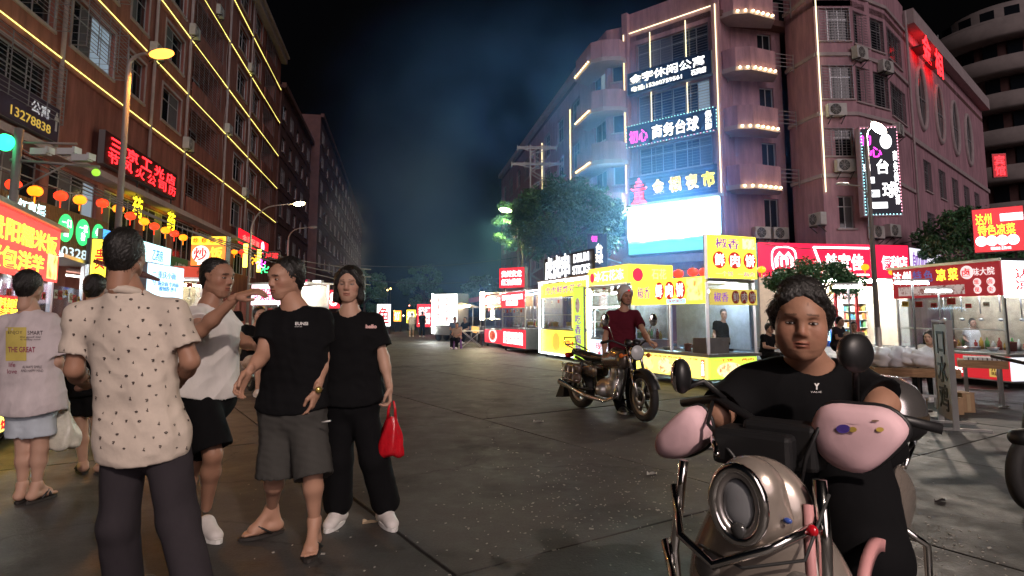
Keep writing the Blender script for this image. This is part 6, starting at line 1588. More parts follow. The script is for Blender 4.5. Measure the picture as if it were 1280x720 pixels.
            b.slab([(p[0], p[1]) for p in pts], max(z0 - .02, .002), z0); fo = b.build('sandal', M('sandal_dark', (.03, .025, .022), .6), P_, Matrix())
            tp = g0 + dr * .125 * s + [0, 0, z0 + .02]; b = MB()
            for sd in (-1, 1): b.tube([tuple(tp), tuple(g0 + dr * .08 * s + wv * sd * .03 * s + [0, 0, z0 + .05]), tuple(g0 + dr * .01 * s + wv * sd * .047 * s + [0, 0, z0 + .005])], .007, 6)
            if ft[0] == 'sandal': b.tube([tuple(g0 + dr * .085 * s + wv * .05 * x * s + [0, 0, z0 + .055 - .05 * x * x]) for x in (-1, -.5, 0, .5, 1)], .011, 6)
            b.build('strap', M('strap_dark', (.02, .018, .017), .5), fo, Matrix())
    return P_
def J_(Y, **k):
    """joints from measured pixels; a third value overrides the depth"""
    o = {}
    for n, v in k.items():
        o[n] = v if n == 's' else P(v[0], v[1], v[2] if len(v) > 2 else Y)
    return o
SK1, SK2, SK3 = (.36, .19, .125), (.45, .25, .17), (.50, .30, .215)
f_black = fabric('black_cotton', (.007, .007, .008)); f_blackp = fabric('black_trousers', (.006, .006, .007)); f_whit = fabric('white_cotton', (.78, .74, .72))
f_grn = fabric('grey_green_shorts', (.058, .056, .052)); f_slate = fabric('slate_trousers', (.036, .031, .036)); f_mar = fabric('maroon_cotton', (.10, .012, .022))
m_shoew = M('white_trainers', (.68, .64, .62), .55, var=.1, scale=20)
f_cream = M('cream_printed_cotton', (.62, .53, .45), .85, var=.08, scale=10, bump=.25, bscale=14)
# ================================================================== people
# man in the patterned shirt, seen from behind
J = J_(2.85, head=(157, 322), neck=(159, 362), chest=(164, 420), pel=(180, 545), shL=(103, 392), shR=(217, 388), elL=(93, 462), wrL=(108, 482, 2.55 + .5), elR=(238, 452), wrR=(222, 480, 3.12), hpL=(156, 560), hpR=(208, 556), knL=(148, 655), knR=(222, 650), anL=(158, 742, 2.95), anR=(244, 738, 2.7))
pm = figure('man in a cream shirt with small dark prints, back to the viewer', (J['pel'].x, 2.85, 0), J, SK1, PI - .12, dict(hair='short', hs=.93), (f_cream, P(180, 570, 2.85).z, .007, .02, 1.0), .62, (f_slate, 1.97, .092, .076, .006), None,
            {'L': ('shoe', (.1, 1), M('dark_shoe', (.03, .03, .03), .5)), 'R': ('shoe', (.15, 1), M('dark_shoe', (.03, .03, .03), .5))}, {'L': ((.4, .8, .2), (0, 0, 1), 1, .5), 'R': ((-.4, .8, .2), (0, 0, 1), -1, .5)}, hyaw=PI + .12, hpitch=.0, girth=.98, build='collar')
# dark prints on the shirt: small motifs lying on the cloth
so = [c for c in pm.children if c.name.startswith('shirt')][0]; me_ = so.data
r5 = random.Random(8)
from mathutils.bvhtree import BVHTree
def bvh_of(o): return BVHTree.FromPolygons([v.co.copy() for v in o.data.vertices], [p.vertices[:] for p in o.data.polygons])
def stamp(bv, o, px, py, size, kind, mat, name='print', mwp=None):
    d = ray(px, py).normalized(); hit = bv.ray_cast(Vector((0, 0, CAMZ)), d)
    if hit[0] is None: return
    p, n = hit[0], hit[1]
    if n.dot(d) > 0: n = -n
    x = Vector((0, 0, 1)).cross(n).normalized(); z = n.cross(x)
    b = MB(); q = []
    for a, c in kind:
        w = p + n * .004 + x * a * size + z * c * size; q.append(w)
    b.tube(q, size * .16, 5); return b.build(name, mat, o, Matrix())
bv = bvh_of(so); m_pr = M('shirt_print', (.05, .035, .03), .8)
motifs = [[(-.5, .3), (.3, .4), (.4, 0), (-.3, -.3), (.2, -.5)], [(-.6, 0), (-.1, .3), (.5, .1), (.2, -.3), (-.4, -.2)], [(0, .6), (.1, 0), (-.4, -.2), (.4, -.5)]]
for i in range(9):
    for j in range(13):
        stamp(bv, so, 84 + i * 19 + (j % 2) * 9 + r5.uniform(-5, 5), 372 + j * 15.5 + r5.uniform(-5, 5), r5.uniform(.008, .013), motifs[(i + 2 * j) % 3], m_pr)
# man in the white tee, profile, right hand raised
J = J_(3.85, head=(272, 349), neck=(262, 380), chest=(260, 420), pel=(256, 497), shL=(243, 394, 3.68), elL=(250, 414, 3.45), wrL=(296, 371, 3.42), shR=(276, 392, 4.05), elR=(300, 425, 4.1), wrR=(322, 434, 4.0), hpL=(250, 505, 3.75), hpR=(262, 505, 3.97), knL=(266, 568, 3.7), knR=(242, 580, 3.95), anL=(258, 634, 3.82), anR=(214, 655, 3.9))
J['head'] = P(272, 349, 3.85)
wm_ = figure('man in a white tee and black shorts raising one hand as he talks', (J['pel'].x, 3.85, 0), J, SK1, 1.2, dict(hair='crop'), (f_whit, P(258, 490, 3.85).z, .008, .028, 1.05), .55, (f_blackp, .75, .105, .118, .006), None,
             {'L': ('shoe', (.75, -.65), m_shoew), 'R': ('shoe', (.8, -.3), m_shoew)}, {'L': ((.8, .1, .3), (.5, .5, -.8), -1, .32), 'R': ((.8, -.2, -.5), (-.2, 1, -.2), 1, .45)}, hyaw=1.25, hpitch=.05, girth=1.1)
# man in the black tee
J = J_(3.65, head=(357, 350), neck=(368, 381), chest=(370, 425), pel=(366, 512), shL=(338, 400), elL=(328, 445, 3.55), wrL=(310, 466, 3.4), shR=(401, 396), elR=(403, 447, 3.66), wrR=(396, 489, 3.55), hpL=(350, 525), hpR=(384, 525), knL=(344, 590, 3.62), knR=(391, 590, 3.55), anL=(340, 634, 3.85), anR=(393, 650, 3.6))
bm3 = figure('man in a black tee and grey-green shorts with a cigarette, wearing flip-flops', (J['pel'].x, 3.65, 0), J, SK2, -.15, dict(hair='thin'), (f_black, P(366, 508, 3.65).z, .006, .02, 1.0), .5, (f_grn, .97, .105, .108, .007), None,
             {'L': ('flip', (-.75, -.55)), 'R': ('flip', (.15, -1))}, {'L': ((-.35, -.3, -.8), (.9, -.4, 0), 1, .45), 'R': ((-.15, -.1, -1), (-1, .2, 0), -1, .4)}, hyaw=-.6, hpitch=.12, girth=1.05)
wp = A3(J['wrR']); b = MB(); b.tube([tuple(wp + A3((math.cos(a) * .032, math.sin(a) * .03, .01 + .004 * math.cos(a)))) for a in np.linspace(0, 2 * PI, 17)[:-1]], .006, 6, closed=True)
wt = thing('wristwatch', 'steel watch with a gold dial on the wrist of the man in the black tee', 'watch', T(*wp)); b.build('strap', m_steel, wt, Matrix())
MB().lathe([(0, -.006), (.019, -.006), (.019, .006), (0, .007)], 16, T(wp[0] + .02, wp[1] - .032, wp[2] + .012) @ RX(PI / 2) @ RY(.4)).build('dial', M('gold_dial', (.7, .5, .15), .25, metal=.8), wt, Matrix())
cg = P(402, 528, 3.5); tag(MB().tube([cg, cg + Vector((.055, -.02, .012))], .0042, 8).build('cigarette', m_white), 'white cigarette held between the fingers of the man in the black tee', 'cigarette')
# woman in black
J = J_(4.02, head=(437, 357), neck=(438, 390), chest=(440, 425), pel=(440, 500), shL=(411, 402), elL=(410, 452), wrL=(420, 488, 3.95), shR=(467, 401), elR=(479, 447, 4.0), wrR=(487, 484, 3.95), hpL=(426, 512), hpR=(454, 512), knL=(423, 575), knR=(468, 573, 3.98), anL=(423, 632, 4.05), anR=(482, 630, 4.05), s=.95)
wb_w = figure('woman in a black tee and wide black trousers holding a red bag', (J['pel'].x, 4.02, 0), J, SK3, .08, dict(hair='bob'), (f_black, P(440, 500, 4.02).z, .006, .03, 1.0), .62, (f_blackp, 1.93, .1, .095, .006), None,
               {'L': ('shoe', (-.1, -1), m_shoew), 'R': ('shoe', (.45, -.8), m_shoew)}, {'L': ((.1, -.1, -1), (1, .2, 0), 1, .4), 'R': ((.1, -.05, -1), (-1, -.2, 0), -1, .62)}, hyaw=.05, hpitch=.04, girth=.98, female=True)
def bag(name, label, top, H, W, mat, seed, cat='bag'):
    t = thing(name, label, cat, T(*top)); rg = np.random.default_rng(seed); ph = rg.uniform(0, 6, 6); b = MB(); n, mrow = 22, 14; vs = []
    for i in range(mrow + 1):
        f = i / mrow; z = -H * (.28 + .72 * f); wv = W * (.35 + .65 * math.sin(min(f * 1.25, 1) * PI / 2)) * (1 if f < .93 else .72)
        for k in range(n):
            a = 2 * PI * k / n; w = 1 + .12 * math.sin(5 * a + ph[0] + 4 * f) + .08 * math.sin(9 * a + ph[1] - 6 * f); vs.append((wv * .5 * w * math.cos(a), wv * .3 * w * math.sin(a), z + .01 * math.sin(3 * a + ph[2])))
    b.add(vs, [(i * n + k, i * n + (k + 1) % n, (i + 1) * n + (k + 1) % n, (i + 1) * n + k) for i in range(mrow) for k in range(n)] + [tuple(range(mrow * n, (mrow + 1) * n))], True); b.build('sack', mat, t)
    for s_ in (-1, 1): MB().tube([(s_ * W * .16, 0, -H * .3), (s_ * W * .12, .012 * s_, -H * .12), (0.01 * s_, 0, .01)], [.012, .009, .007], 6).build('handle', mat, t)
    return t
m_redbag = M('red_plastic', (.55, .01, .02), .25, var=.2, scale=12, bump=.4, bscale=25)
bag('plastic_bag', 'red plastic bag hanging from the hand of the woman in black', P(490, 503, 3.93), .33, .15, m_redbag, 4, 'plastic bag')
# girl at the left edge, seen from behind
J = J_(4.5, head=(37, 359), neck=(37, 388), chest=(36, 425), pel=(40, 505), shL=(8, 402), elL=(-4, 455), wrL=(8, 490, 4.7), shR=(62, 400), elR=(72, 452), wrR=(74, 488, 4.62), hpL=(28, 515), hpR=(50, 515), knL=(30, 562), knR=(50, 562), anL=(28, 605), anR=(46, 605), s=.93)
f_pnk = fabric('pale_pink_cotton', (.62, .55, .56))
gl = figure('young woman in an oversized pale tee and light shorts, back to the viewer', (J['pel'].x, 4.5, 0), J, SK3, PI, dict(hair='tied'), (f_pnk, P(38, 512, 4.5).z, .008, .045, 1.12), .8, (fabric('light_blue_shorts', (.5, .56, .62)), .5, .1, .11, .006), None,
            {'L': ('sandal', (-.3, 1)), 'R': ('sandal', (.1, 1))}, {'L': ((.2, .3, -.9), (1, 0, 0), 1, .5), 'R': ((.1, .2, -1), (-1, 0, 0), -1, .6)}, hyaw=PI + .1, girth=.95, female=True)
bag('plastic_bag', 'pale clear plastic bag hanging from the hand of the young woman in the pale tee', P(80, 497, 4.6), .37, .26, M('milky_plastic', (.62, .6, .5), .3, var=.25, scale=8, bump=.3, bscale=22, alpha=.93), 6, 'plastic bag')
so2 = [c for c in gl.children if c.name.startswith('shirt')][0]; bv2 = bvh_of(so2)
def patch(bv, o, x0, x1, y0, y1, mat, name='print', nx=8, ny=8, lift=.004):
    vs, ok = [], True
    for j in range(ny + 1):
        for i in range(nx + 1):
            d = ray(x0 + (x1 - x0) * i / nx, y0 + (y1 - y0) * j / ny).normalized(); h = bv.ray_cast(Vector((0, 0, CAMZ)), d)
            if h[0] is None: return None
            vs.append(h[0] - d * lift)
    b = MB(); b.add(vs, [(j * (nx + 1) + i, j * (nx + 1) + i + 1, (j + 1) * (nx + 1) + i + 1, (j + 1) * (nx + 1) + i) for j in range(ny) for i in range(nx)], True); return b.build(name, mat, o, Matrix())
def print_text(bv, o, body, px, py, w, h, mat, name='print', bold=.0, yaw=None):
    """flat print laid on the cloth point by point"""
    me, tw, th = text_mesh(body, bold, 0.0); me = me.copy(); me.materials.clear(); d0 = ray(px, py).normalized(); h0 = bv.ray_cast(Vector((0, 0, CAMZ)), d0)
    if h0[0] is None: return
    sc_ = FPX / h0[0].y; ok = True
    for v in me.vertices:
        d = ray(px + v.co.x / tw * w, py - v.co.y / th * h).normalized(); q = bv.ray_cast(Vector((0, 0, CAMZ)), d)
        v.co = (q[0] if q[0] is not None else h0[0]) - d * .006
    return link(name, me, mat, o, Matrix())
m_ypr = M('print_yellow', (.62, .5, .12), .8, var=.15); m_dpr = M('print_dark', (.06, .04, .05), .8); m_rpr = M('print_berry', (.3, .05, .1), .8)
patch(bv2, so2, 7, 33, 409, 451, m_ypr)
print_text(bv2, so2, 'SMART', 44, 416, 19, 5, m_dpr); print_text(bv2, so2, 'ENJOY', 19, 416, 18, 5, m_dpr); print_text(bv2, so2, 'THE GREAT', 27, 437, 34, 7, m_rpr, bold=.02); print_text(bv2, so2, 'life\nlove', 15, 460, 12, 14, m_rpr); print_text(bv2, so2, 'the good day\nis today now', 38, 423, 26, 6, m_dpr)
print_text(bv2, so2, 'ALWAYS SIMPLE\nAND HAPPY MIND', 40, 461, 28, 8, m_dpr)
# chest prints
so3 = [c for c in bm3.children if c.name.startswith('shirt')][0]; bv3 = bvh_of(so3); m_wpr = M('print_white', (.75, .73, .72), .7); m_ppr = M('print_pink', (.75, .45, .42), .7)
print_text(bv3, so3, 'EUNSI', 377, 404.5, 16, 4, m_wpr, bold=.03); print_text(bv3, so3, 'street line', 373, 408, 9, 1.6, m_wpr)
so4 = [c for c in wb_w.children if c.name.startswith('shirt')][0]; print_text(bvh_of(so4), so4, 'hello', 464, 408, 14, 5, m_ppr, bold=.06)
# person half hidden behind the patterned shirt
J = J_(5.3, head=(121, 362), neck=(121, 388), chest=(118, 420), pel=(108, 480), shL=(98, 400), elL=(90, 440), wrL=(88, 475, 5.5), shR=(140, 400), elR=(148, 440), wrR=(150, 470), hpL=(98, 488), hpR=(120, 488), knL=(101, 535), knR=(124, 535), anL=(104, 580), anR=(128, 580), s=.96)
figure('person in black shorts mostly hidden behind the man in the printed shirt', (J['pel'].x, 5.3, 0), J, SK3, PI, dict(hair='tied'), (f_black, P(108, 490, 5.3).z, .006, .03), .6, (f_blackp, .55, .1, .1, .005), None, {'L': ('sandal', (-.5, .6)), 'R': ('sandal', (.2, 1))}, {'L': ((0, .2, -1), (1, 0, 0), 1, .5), 'R': ((0, .2, -1), (-1, 0, 0), -1, .5)}, hyaw=PI, vox=.011, eyes=False)
# rider standing behind the motorcycle
J = J_(8.55, head=(782, 371), neck=(779, 387), chest=(778, 402), pel=(777, 448), shL=(763, 393), elL=(756, 425), wrL=(755, 444, 8.45), shR=(794, 392), elR=(806, 418, 8.3), wrR=(812, 427, 8.0), hpL=(771, 452), hpR=(786, 452), knL=(770, 485, 8.5), knR=(788, 482), anL=(776, 509, 8.55), anR=(790, 508, 8.6), s=.98)
rd = figure('rider in a maroon tee and white helmet standing behind the parked motorcycle', (J['pel'].x, 8.55, 0), J, SK2, .1, dict(hair='none', vox=.005), (f_mar, P(778, 449, 8.55).z, .006, .022), .55, (f_blackp, 1.95, .1, .075, .006), None,
            {'L': ('shoe', (.1, -1), M('dark_shoe', (.03, .03, .03), .5)), 'R': ('shoe', (.3, -1), M('dark_shoe', (.03, .03, .03), .5))}, {'L': ((0, -.2, -1), (1, 0, 0), 1, .5), 'R': ((.6, -.7, -.2), (0, 0, -1), -1, .7)}, hyaw=.25, hpitch=.1, vox=.012, eyes=False)
hq = A3(J['head']); hl = thing('helmet', 'white open-face helmet with a red mark on the rider', 'helmet', T(*hq))
v_, f_ = sdf_mesh([((0, .01, .055), (0, .025, .055), .118, .118, .02, (1, 0, 0), .95, 1), ((0, .03, -.02), (0, .03, -.03), .1, .1, .03, None, 1, 1), ((0, -.12, -.04), (0, -.1, -.14), .12, .12, .01, None, 1, -1), ((0, .02, -.02), (0, .03, -.16), .088, .1, .01, None, 1, -1)], .008); a_ = np.array(axes(.25, .05)); mk('shell', [(v_ @ a_.T + hq, f_)], M('helmet_white', (.7, .7, .68), .2, coat=.5), hl, Matrix())
MB().ell(tuple(hq + a_ @ A3((0, -.108, .09))), (.016, .01, .014), 8, 6).build('emblem', t_red, hl, Matrix())
MB().tube([tuple(hq + a_ @ A3(p)) for p in ((-.085, -.01, -.02), (-.06, -.06, -.09), (0, -.075, -.115), (.06, -.06, -.09), (.085, -.01, -.02))], .007, 6).build('chin_strap', m_black, hl, Matrix())
# ================================================================== parked motorcycle
m_chr = M('chrome', (.75, .73, .7), .12, metal=1.0); m_rub = M('tyre_rubber', (.018, .017, .017), .75, bump=.2, scale=60); m_alloy = M('alloy_grey', (.45, .42, .4), .35, metal=.9)
m_tank = M('tank_bronze', (.16, .13, .11), .22, metal=.6, coat=.6); m_eng = M('engine_cast', (.4, .39, .38), .45, metal=.8, var=.2, scale=14); m_seat = M('seat_vinyl', (.014, .013, .013), .45, bump=.15, scale=30); m_amber = M('amber_lens', (.7, .16, .03), .2)
def wheel(parent, mw, r, w, spokes=6, rim=m_alloy, name='wheel'):
    """axle along local y"""
    m = mw @ RX(PI / 2); o = MB().lathe([(r - w * .8, -w * .42), (r - w * .35, -w * .5), (r - w * .08, -w * .34), (r, 0), (r - w * .08, w * .34), (r - w * .35, w * .5), (r - w * .8, w * .42), (r - w * .85, 0), (r - w * .8, -w * .42)], 40).build(name, m_rub, parent, m)
    b = MB(); ri = r - w * .78; b.lathe([(ri, -w * .36), (ri - .03, -w * .3), (ri - .035, 0), (ri - .03, w * .3), (ri, w * .36), (ri + .01, 0), (ri, -w * .36)], 40); b.build('rim', rim, o, m)
    b = MB()
    for i in range(spokes):
        a = 2 * PI * i / spokes; b.bar((.04 * math.cos(a), .04 * math.sin(a), 0), ((ri - .01) * math.cos(a + .12), (ri - .01) * math.sin(a + .12), 0), .03, .022)
    b.lathe([(0, -.06), (.05, -.06), (.055, 0), (.05, .06), (0, .06)], 16); b.build('spokes', m_black if spokes == 6 else rim, o, m)
    MB().lathe([(.07, .05), (.12, .05), (.12, .056), (.07, .056), (.07, .05)], 24).build('brake_disc', m_steel, o, m)
    return o
a_, b_ = G(809, 528), G(724, 509); dv = (a_ - b_); dv.z = 0; dv.normalize(); mid_ = (a_ + b_) / 2
MM = T(mid_.x, mid_.y, 0) @ RZ(math.atan2(dv.y, dv.x))           # x forward, y to the machine's left
def MP(*p): return MM @ Vector(p)
mc_ = thing('motorcycle', 'dark parked motorcycle with bronze tank, chrome bars and wire side racks', 'motorcycle', MM @ T(0, 0, 0))
hb = .67; fr_ = .31; rr_ = .285
stm = MM @ T(hb, 0, 0) @ RZ(-.18) @ T(-hb, 0, 0)               # front end turned slightly
wheel(mc_, stm @ T(hb, 0, fr_), fr_, .1); wheel(mc_, MM @ T(-hb, 0, rr_), rr_, .125)
for s_ in (-.085, .085):
    MB().tube([(hb, s_, fr_), (hb - .13, s_, .62)], .028, 10).tube([(hb - .13, s_, .62), (hb - .24, s_, .92)], .02, 10).build('fork', m_chr, mc_, stm)
b = MB(); n = 14; vs = []
for i in range(n + 1):
    a = R(20 + 125 * i / n); 
    for y, dz in ((-.065, -.02), (-.045, .005), (0, .015), (.045, .005), (.065, -.02)): vs.append((hb + (fr_ + .03 + dz) * math.cos(a), y, fr_ + (fr_ + .03 + dz) * math.sin(a)))
b.add(vs, [(i * 5 + k, i * 5 + k + 1, i * 5 + k + 6, i * 5 + k + 5) for i in range(n) for k in range(4)], True); b.build('front_mudguard', m_black, mc_, stm)
b = MB(); vs = []
for i in range(n + 1):
    a = R(35 + 150 * i / n)
    for y, dz in ((-.08, -.03), (-.055, .01), (0, .02), (.055, .01), (.08, -.03)): vs.append((-hb + (rr_ + .05 + dz) * math.cos(a), y, rr_ + (rr_ + .05 + dz) * math.sin(a)))
b.add(vs, [(i * 5 + k, i * 5 + k + 1, i * 5 + k + 6, i * 5 + k + 5) for i in range(n) for k in range(4)], True); b.build('rear_mudguard', m_black, mc_)
MB().prism([(-1.02, .38), (-.93, .40), (-1.0, .12), (-1.2, .1)], -.1, .1).build('mud_flap', m_rub, mc_)
def SD(name, prims, mat, parent, mw, vox=.012, smooth=2):
    V, F = sdf_mesh(prims, vox, smooth=smooth); M4 = np.array(mw); V = V @ M4[:3, :3].T + M4[:3, 3]; return mk(name, [(V, F)], mat, parent, Matrix())
SD('fuel_tank', [((.28, 0, .74), (.0, 0, .72), .13, .12, .04, (0, 1, 0), .95, 1), ((.3, 0, .8), (.15, 0, .82), .08, .09, .05, None, 1, 1)], m_tank, mc_, MM)
SD('seat', [((-.02, 0, .74), (-.45, 0, .74), .085, .1, .04, (0, 0, 1), .55, 1), ((-.45, 0, .75), (-.78, 0, .8), .1, .08, .05, (0, 0, 1), .6, 1)], m_seat, mc_, MM)
SD('engine', [((.1, 0, .36), (-.1, 0, .34), .14, .13, .03, (0, 1, 0), 1.0, 1), ((.1, 0, .42), (.16, 0, .58), .085, .09, .03, None, 1, 1), ((.0, .12, .33), (.0, .15, .33), .09, .08, .02, None, 1, 1), ((.0, -.12, .33), (.0, -.15, .33), .09, .08, .02, None, 1, 1)], m_eng, mc_, MM)
SD('side_cover', [((-.25, -.1, .56), (-.42, -.11, .56), .09, .07, .03, (0, 1, 0), .4, 1)], m_tank, mc_, MM); SD('side_cover', [((-.25, .1, .56), (-.42, .11, .56), .09, .07, .03, (0, 1, 0), .4, 1)], m_tank, mc_, MM)
b = MB(); b.tube([(.4, 0, .86), (.3, 0, .45), (.2, 0, .22), (-.3, 0, .24), (-.35, 0, .6), (-.8, .0, .72)], .022, 8).tube([(.35, 0, .72), (-.35, 0, .66)], .022, 8)
for s_ in (-.1, .1): b.tube([(-.3, s_ * .8, .3), (-hb, s_, rr_)], .02, 8).tube([(-.5, s_, .68), (-hb, s_ * 1.2, rr_)], .026, 8)
b.build('frame', m_black, mc_)
for s_ in (-1,): MB().tube([(.2, s_ * .05, .4), (.28, s_ * .1, .28), (.1, s_ * .17, .2), (-.3, s_ * .18, .22), (-.95, s_ * .19, .36)], [.02, .022, .024, .038, .042], 10).build('exhaust', m_chr, mc_)
MB().tube([(.3, -.12, .62), (.42, -.2, .5), (.34, -.22, .26), (.05, -.18, .18)], .014, 8).tube([(.3, .12, .62), (.42, .2, .5), (.34, .22, .26), (.05, .18, .18)], .014, 8).build('crash_bar', m_chr, mc_)
MB().tube([(.3, -.36, .98), (.34, -.26, 1.0), (.42, -.1, .93), (.42, .1, .93), (.34, .26, 1.0), (.3, .36, .98)], .013, 8).build('handlebar', m_black, mc_, stm)
for s_ in (-1, 1):
    MB().tube([(.3, s_ * .28, .99), (.28, s_ * .39, .97)], .02, 8).build('grip', m_rub, mc_, stm)
    mi = MB().tube([(.36, s_ * .24, 1.0), (.38, s_ * .3, 1.14), (.36, s_ * .33, 1.22)], .007, 6).build('mirror', m_chr, mc_, stm); MB().ell((0, 0, 0), (.018, .062, .085), 14, 10).build('mirror_head', m_chr, mi, stm @ T(.36, s_ * .36, 1.27))
    MB().tube([(.46, s_ * .08, .82), (.47, s_ * .17, .81)], .01, 6).ell((.48, s_ * .2, .81), (.035, .03, .03), 10, 8).build('indicator', m_amber, mc_, stm)
hl_ = MB().lathe([(0, -.12), (.07, -.1), (.1, -.03), (.105, .02), (.095, .03)], 24, T(.52, 0, .85) @ RY(PI / 2)).build('headlight', m_chr, mc_, stm); MB().lathe([(.094, .025), (.06, .05), (0, .06)], 24, T(.52, 0, .85) @ RY(PI / 2)).build('lens', M('headlight_lens', (.6, .62, .62), .08, spec=.8), hl_, stm)
MB().lathe([(0, -.02), (.05, -.02), (.05, .03), (0, .03)], 14, T(.42, -.06, .97) @ RY(.5)).lathe([(0, -.02), (.05, -.02), (.05, .03), (0, .03)], 14, T(.42, .06, .97) @ RY(.5)).build('gauges', m_black, mc_, stm)
for s_ in (-1, 1):
    rk = MB(); y0 = s_ * .2
    for z in (.42, .52, .62): rk.tube([(-.42, y0, z), (-.45, y0 + s_ * .08, z), (-.76, y0 + s_ * .08, z + .02), (-.8, y0, z + .02)], .008, 6)
    for x in (-.48, -.6, -.73): rk.tube([(x, y0 + s_ * .08, .4), (x, y0 + s_ * .08, .66)], .008, 6)
    pn = rk.build('side_rack', m_chr, mc_); SD('side_case', [((-.48, y0, .45), (-.7, y0, .45), .075, .08, .02, (0, 1, 0), .7, 1), ((-.48, y0, .58), (-.7, y0, .58), .075, .08, .02, (0, 1, 0), .7, 1)], M('case_brown', (.09, .06, .045), .4), pn, MM)
MB().tube([(-.6, -.1, .82), (-.92, -.1, .9), (-.92, .1, .9), (-.6, .1, .82)], .011, 6).tube([(-.92, -.1, .9), (-.95, -.1, 1.0), (-.95, .1, 1.0), (-.92, .1, .9)], .011, 6).build('tail_rack', m_chr, mc_)
SD('tail_light', [((-.97, -.04, .74), (-.97, .04, .74), .04, .04, .01, None, 1, 1)], M('tail_red', (.5, .01, .01), .2), mc_, MM)
MB().tube([(-.02, .12, .22), (.06, .3, .01)], .013, 6).box(.03, .1, .27, .33, .001, .012).build('kick_stand', m_black, mc_)
# ================================================================== scooter and its rider in front of the viewer
h2, p2 = Vector((-.67, -.742, 0)), Vector((.742, -.67, 0)); O2 = Vector((.80, 1.8, 0))
SMX = Matrix(((h2.x, p2.x, 0, O2.x), (h2.y, p2.y, 0, O2.y), (0, 0, 1, 0), (0, 0, 0, 1)))    # x forward, y to the viewer's right, z up
m_bei = M('beige_metallic', (.42, .36, .31), .26, metal=.55, var=.12, scale=7, coat=.5); m_pkt = M('pink_plastic', (.62, .30, .30), .4); m_mitt = M('pink_quilted_cover', (.76, .50, .54), .75, var=.06, scale=9, bump=.12, bscale=10); m_lens = M('clear_lamp_lens', (.35, .36, .38), .06, metal=.4, spec=.8)
sco = thing('scooter', 'beige electric scooter with chrome crash bars and pink hand covers', 'scooter', SMX)
SD('front_shield', [((.24, 0, .83), (.2, 0, .62), .13, .2, .06, (1, 0, 0), .62, 1), ((.2, 0, .62), (.1, 0, .36), .2, .17, .06, (1, 0, 0), .55, 1)], m_bei, sco, SMX, .009)
SD('lamp_cowl', [((.3, 0, .885), (.28, 0, .84), .085, .1, .03, (1, 0, 0), .8, 1)], m_bei, sco, SMX, .007)
rg_ = [(.385 - .25 * (z - .87) ** 2, y, z) for y, z in [(.062 * math.cos(a), .87 + .085 * math.sin(a)) for a in np.linspace(0, 2 * PI, 33)[:-1]]]
lampo = MB().tube(rg_, .013, 8, closed=True).build('headlight', m_chr, sco, SMX)
MB().tube([(x - .004, y * .82, .87 + (z - .87) * .84) for x, y, z in rg_], .012, 8, closed=True).build('inner_ring', m_alloy, lampo, SMX)
SD('lens', [((.366, 0, .885), (.366, 0, .855), .048, .048, .01, (1, 0, 0), .45, 1)], m_lens, lampo, SMX, .006)
MB().ell((.385, 0, .81), (.012, .02, .02), 10, 8).build('bulb', M('bulb_dark', (.05, .05, .05), .2), lampo, SMX)
for y, z in ((-.115, .675), (.1, .68)):
    MB().lathe([(0, .0), (.038, .0), (.042, .02), (.04, .035), (.03, .045), (0, .05)], 20, T(.27, y, z) @ RY(PI / 2)).build('fog_lamp', M('fog_lamp_glass', (.12, .11, .1), .15, spec=.8), sco, SMX)
cb = MB(); cb.tube([(.3, -.18, .93), (.3, -.19, .86), (.33, -.2, .7), (.3, -.2, .5), (.2, -.14, .4)], .013, 10); cb.tube([(.26, .15, .93), (.26, .155, .78), (.28, .155, .6), (.2, .14, .4)], .017, 10)
cb.build('crash_bar', m_chr, sco, SMX)
MB().tube([(.3, -.21, .86), (.37, -.16, .76), (.4, -.06, .72), (.38, .06, .78), (.28, .15, .83)], .011, 10).tube([(.33, -.225, .72), (.4, -.16, .63), (.43, .0, .6), (.38, .12, .62)], .012, 10).build('front_bar', m_chr, sco, SMX)
MB().tube([(.27, .125, .87), (.29, .13, .7), (.24, .13, .5)], .012, 8).build('trim_strip', m_pkt, sco, SMX)
MB().ell((.33, .095, .84), (.006, .011, .007), 10, 8).build('emblem', M('emblem_blue', (.05, .1, .4), .3), sco, SMX)
MB().ell((.3, .14, .82), (.012, .014, .014), 10, 8).build('reflector', M('reflector_red', (.5, .01, .02), .15), sco, SMX)
wheel(sco, SMX @ T(.3, 0, .22), .22, .1, 5); wheel(sco, SMX @ T(-.98, 0, .22), .22, .11, 5)
SD('front_fender', [((.42, 0, .42), (.2, 0, .46), .06, .07, .05, (0, 1, 0), 1.3, 1)], m_bei, sco, SMX)
b = MB(); vs = []
for i in range(13):
    a = R(10 + 130 * i / 12)
    for q_, zz_ in ((.17, 0), (.2, .0)): vs += [(.05 + q_ * math.cos(a), .2, .55 + q_ * math.sin(a)), (.05 + q_ * math.cos(a), .222, .55 + q_ * math.sin(a))]
b.add(vs, [f for i in range(12) for f in ((4 * i, 4 * i + 1, 4 * i + 5, 4 * i + 4), (4 * i + 2, 4 * i + 3, 4 * i + 7, 4 * i + 6), (4 * i, 4 * i + 2, 4 * i + 6, 4 * i + 4), (4 * i + 1, 4 * i + 3, 4 * i + 7, 4 * i + 5))], True); b.build('side_arch', m_pkt, sco, SMX)
MB().box(-.5, .16, -.2, .2, .28, .34).build('floorboard', m_black, sco, SMX)
SD('rear_body', [((-.5, 0, .5), (-1.05, 0, .6), .18, .15, .05, (0, 1, 0), .85, 1), ((-.5, 0, .36), (-.9, 0, .42), .14, .12, .05, None, 1, 1)], m_bei, sco, SMX)
SD('seat', [((-.42, 0, .73), (-.95, 0, .78), .12, .11, .03, (0, 0, 1), .5, 1)], m_seat, sco, SMX)
MB().tube([(.05, 0, .5), (-.02, 0, .98)], .03, 10).build('steering_column', m_black, sco, SMX)
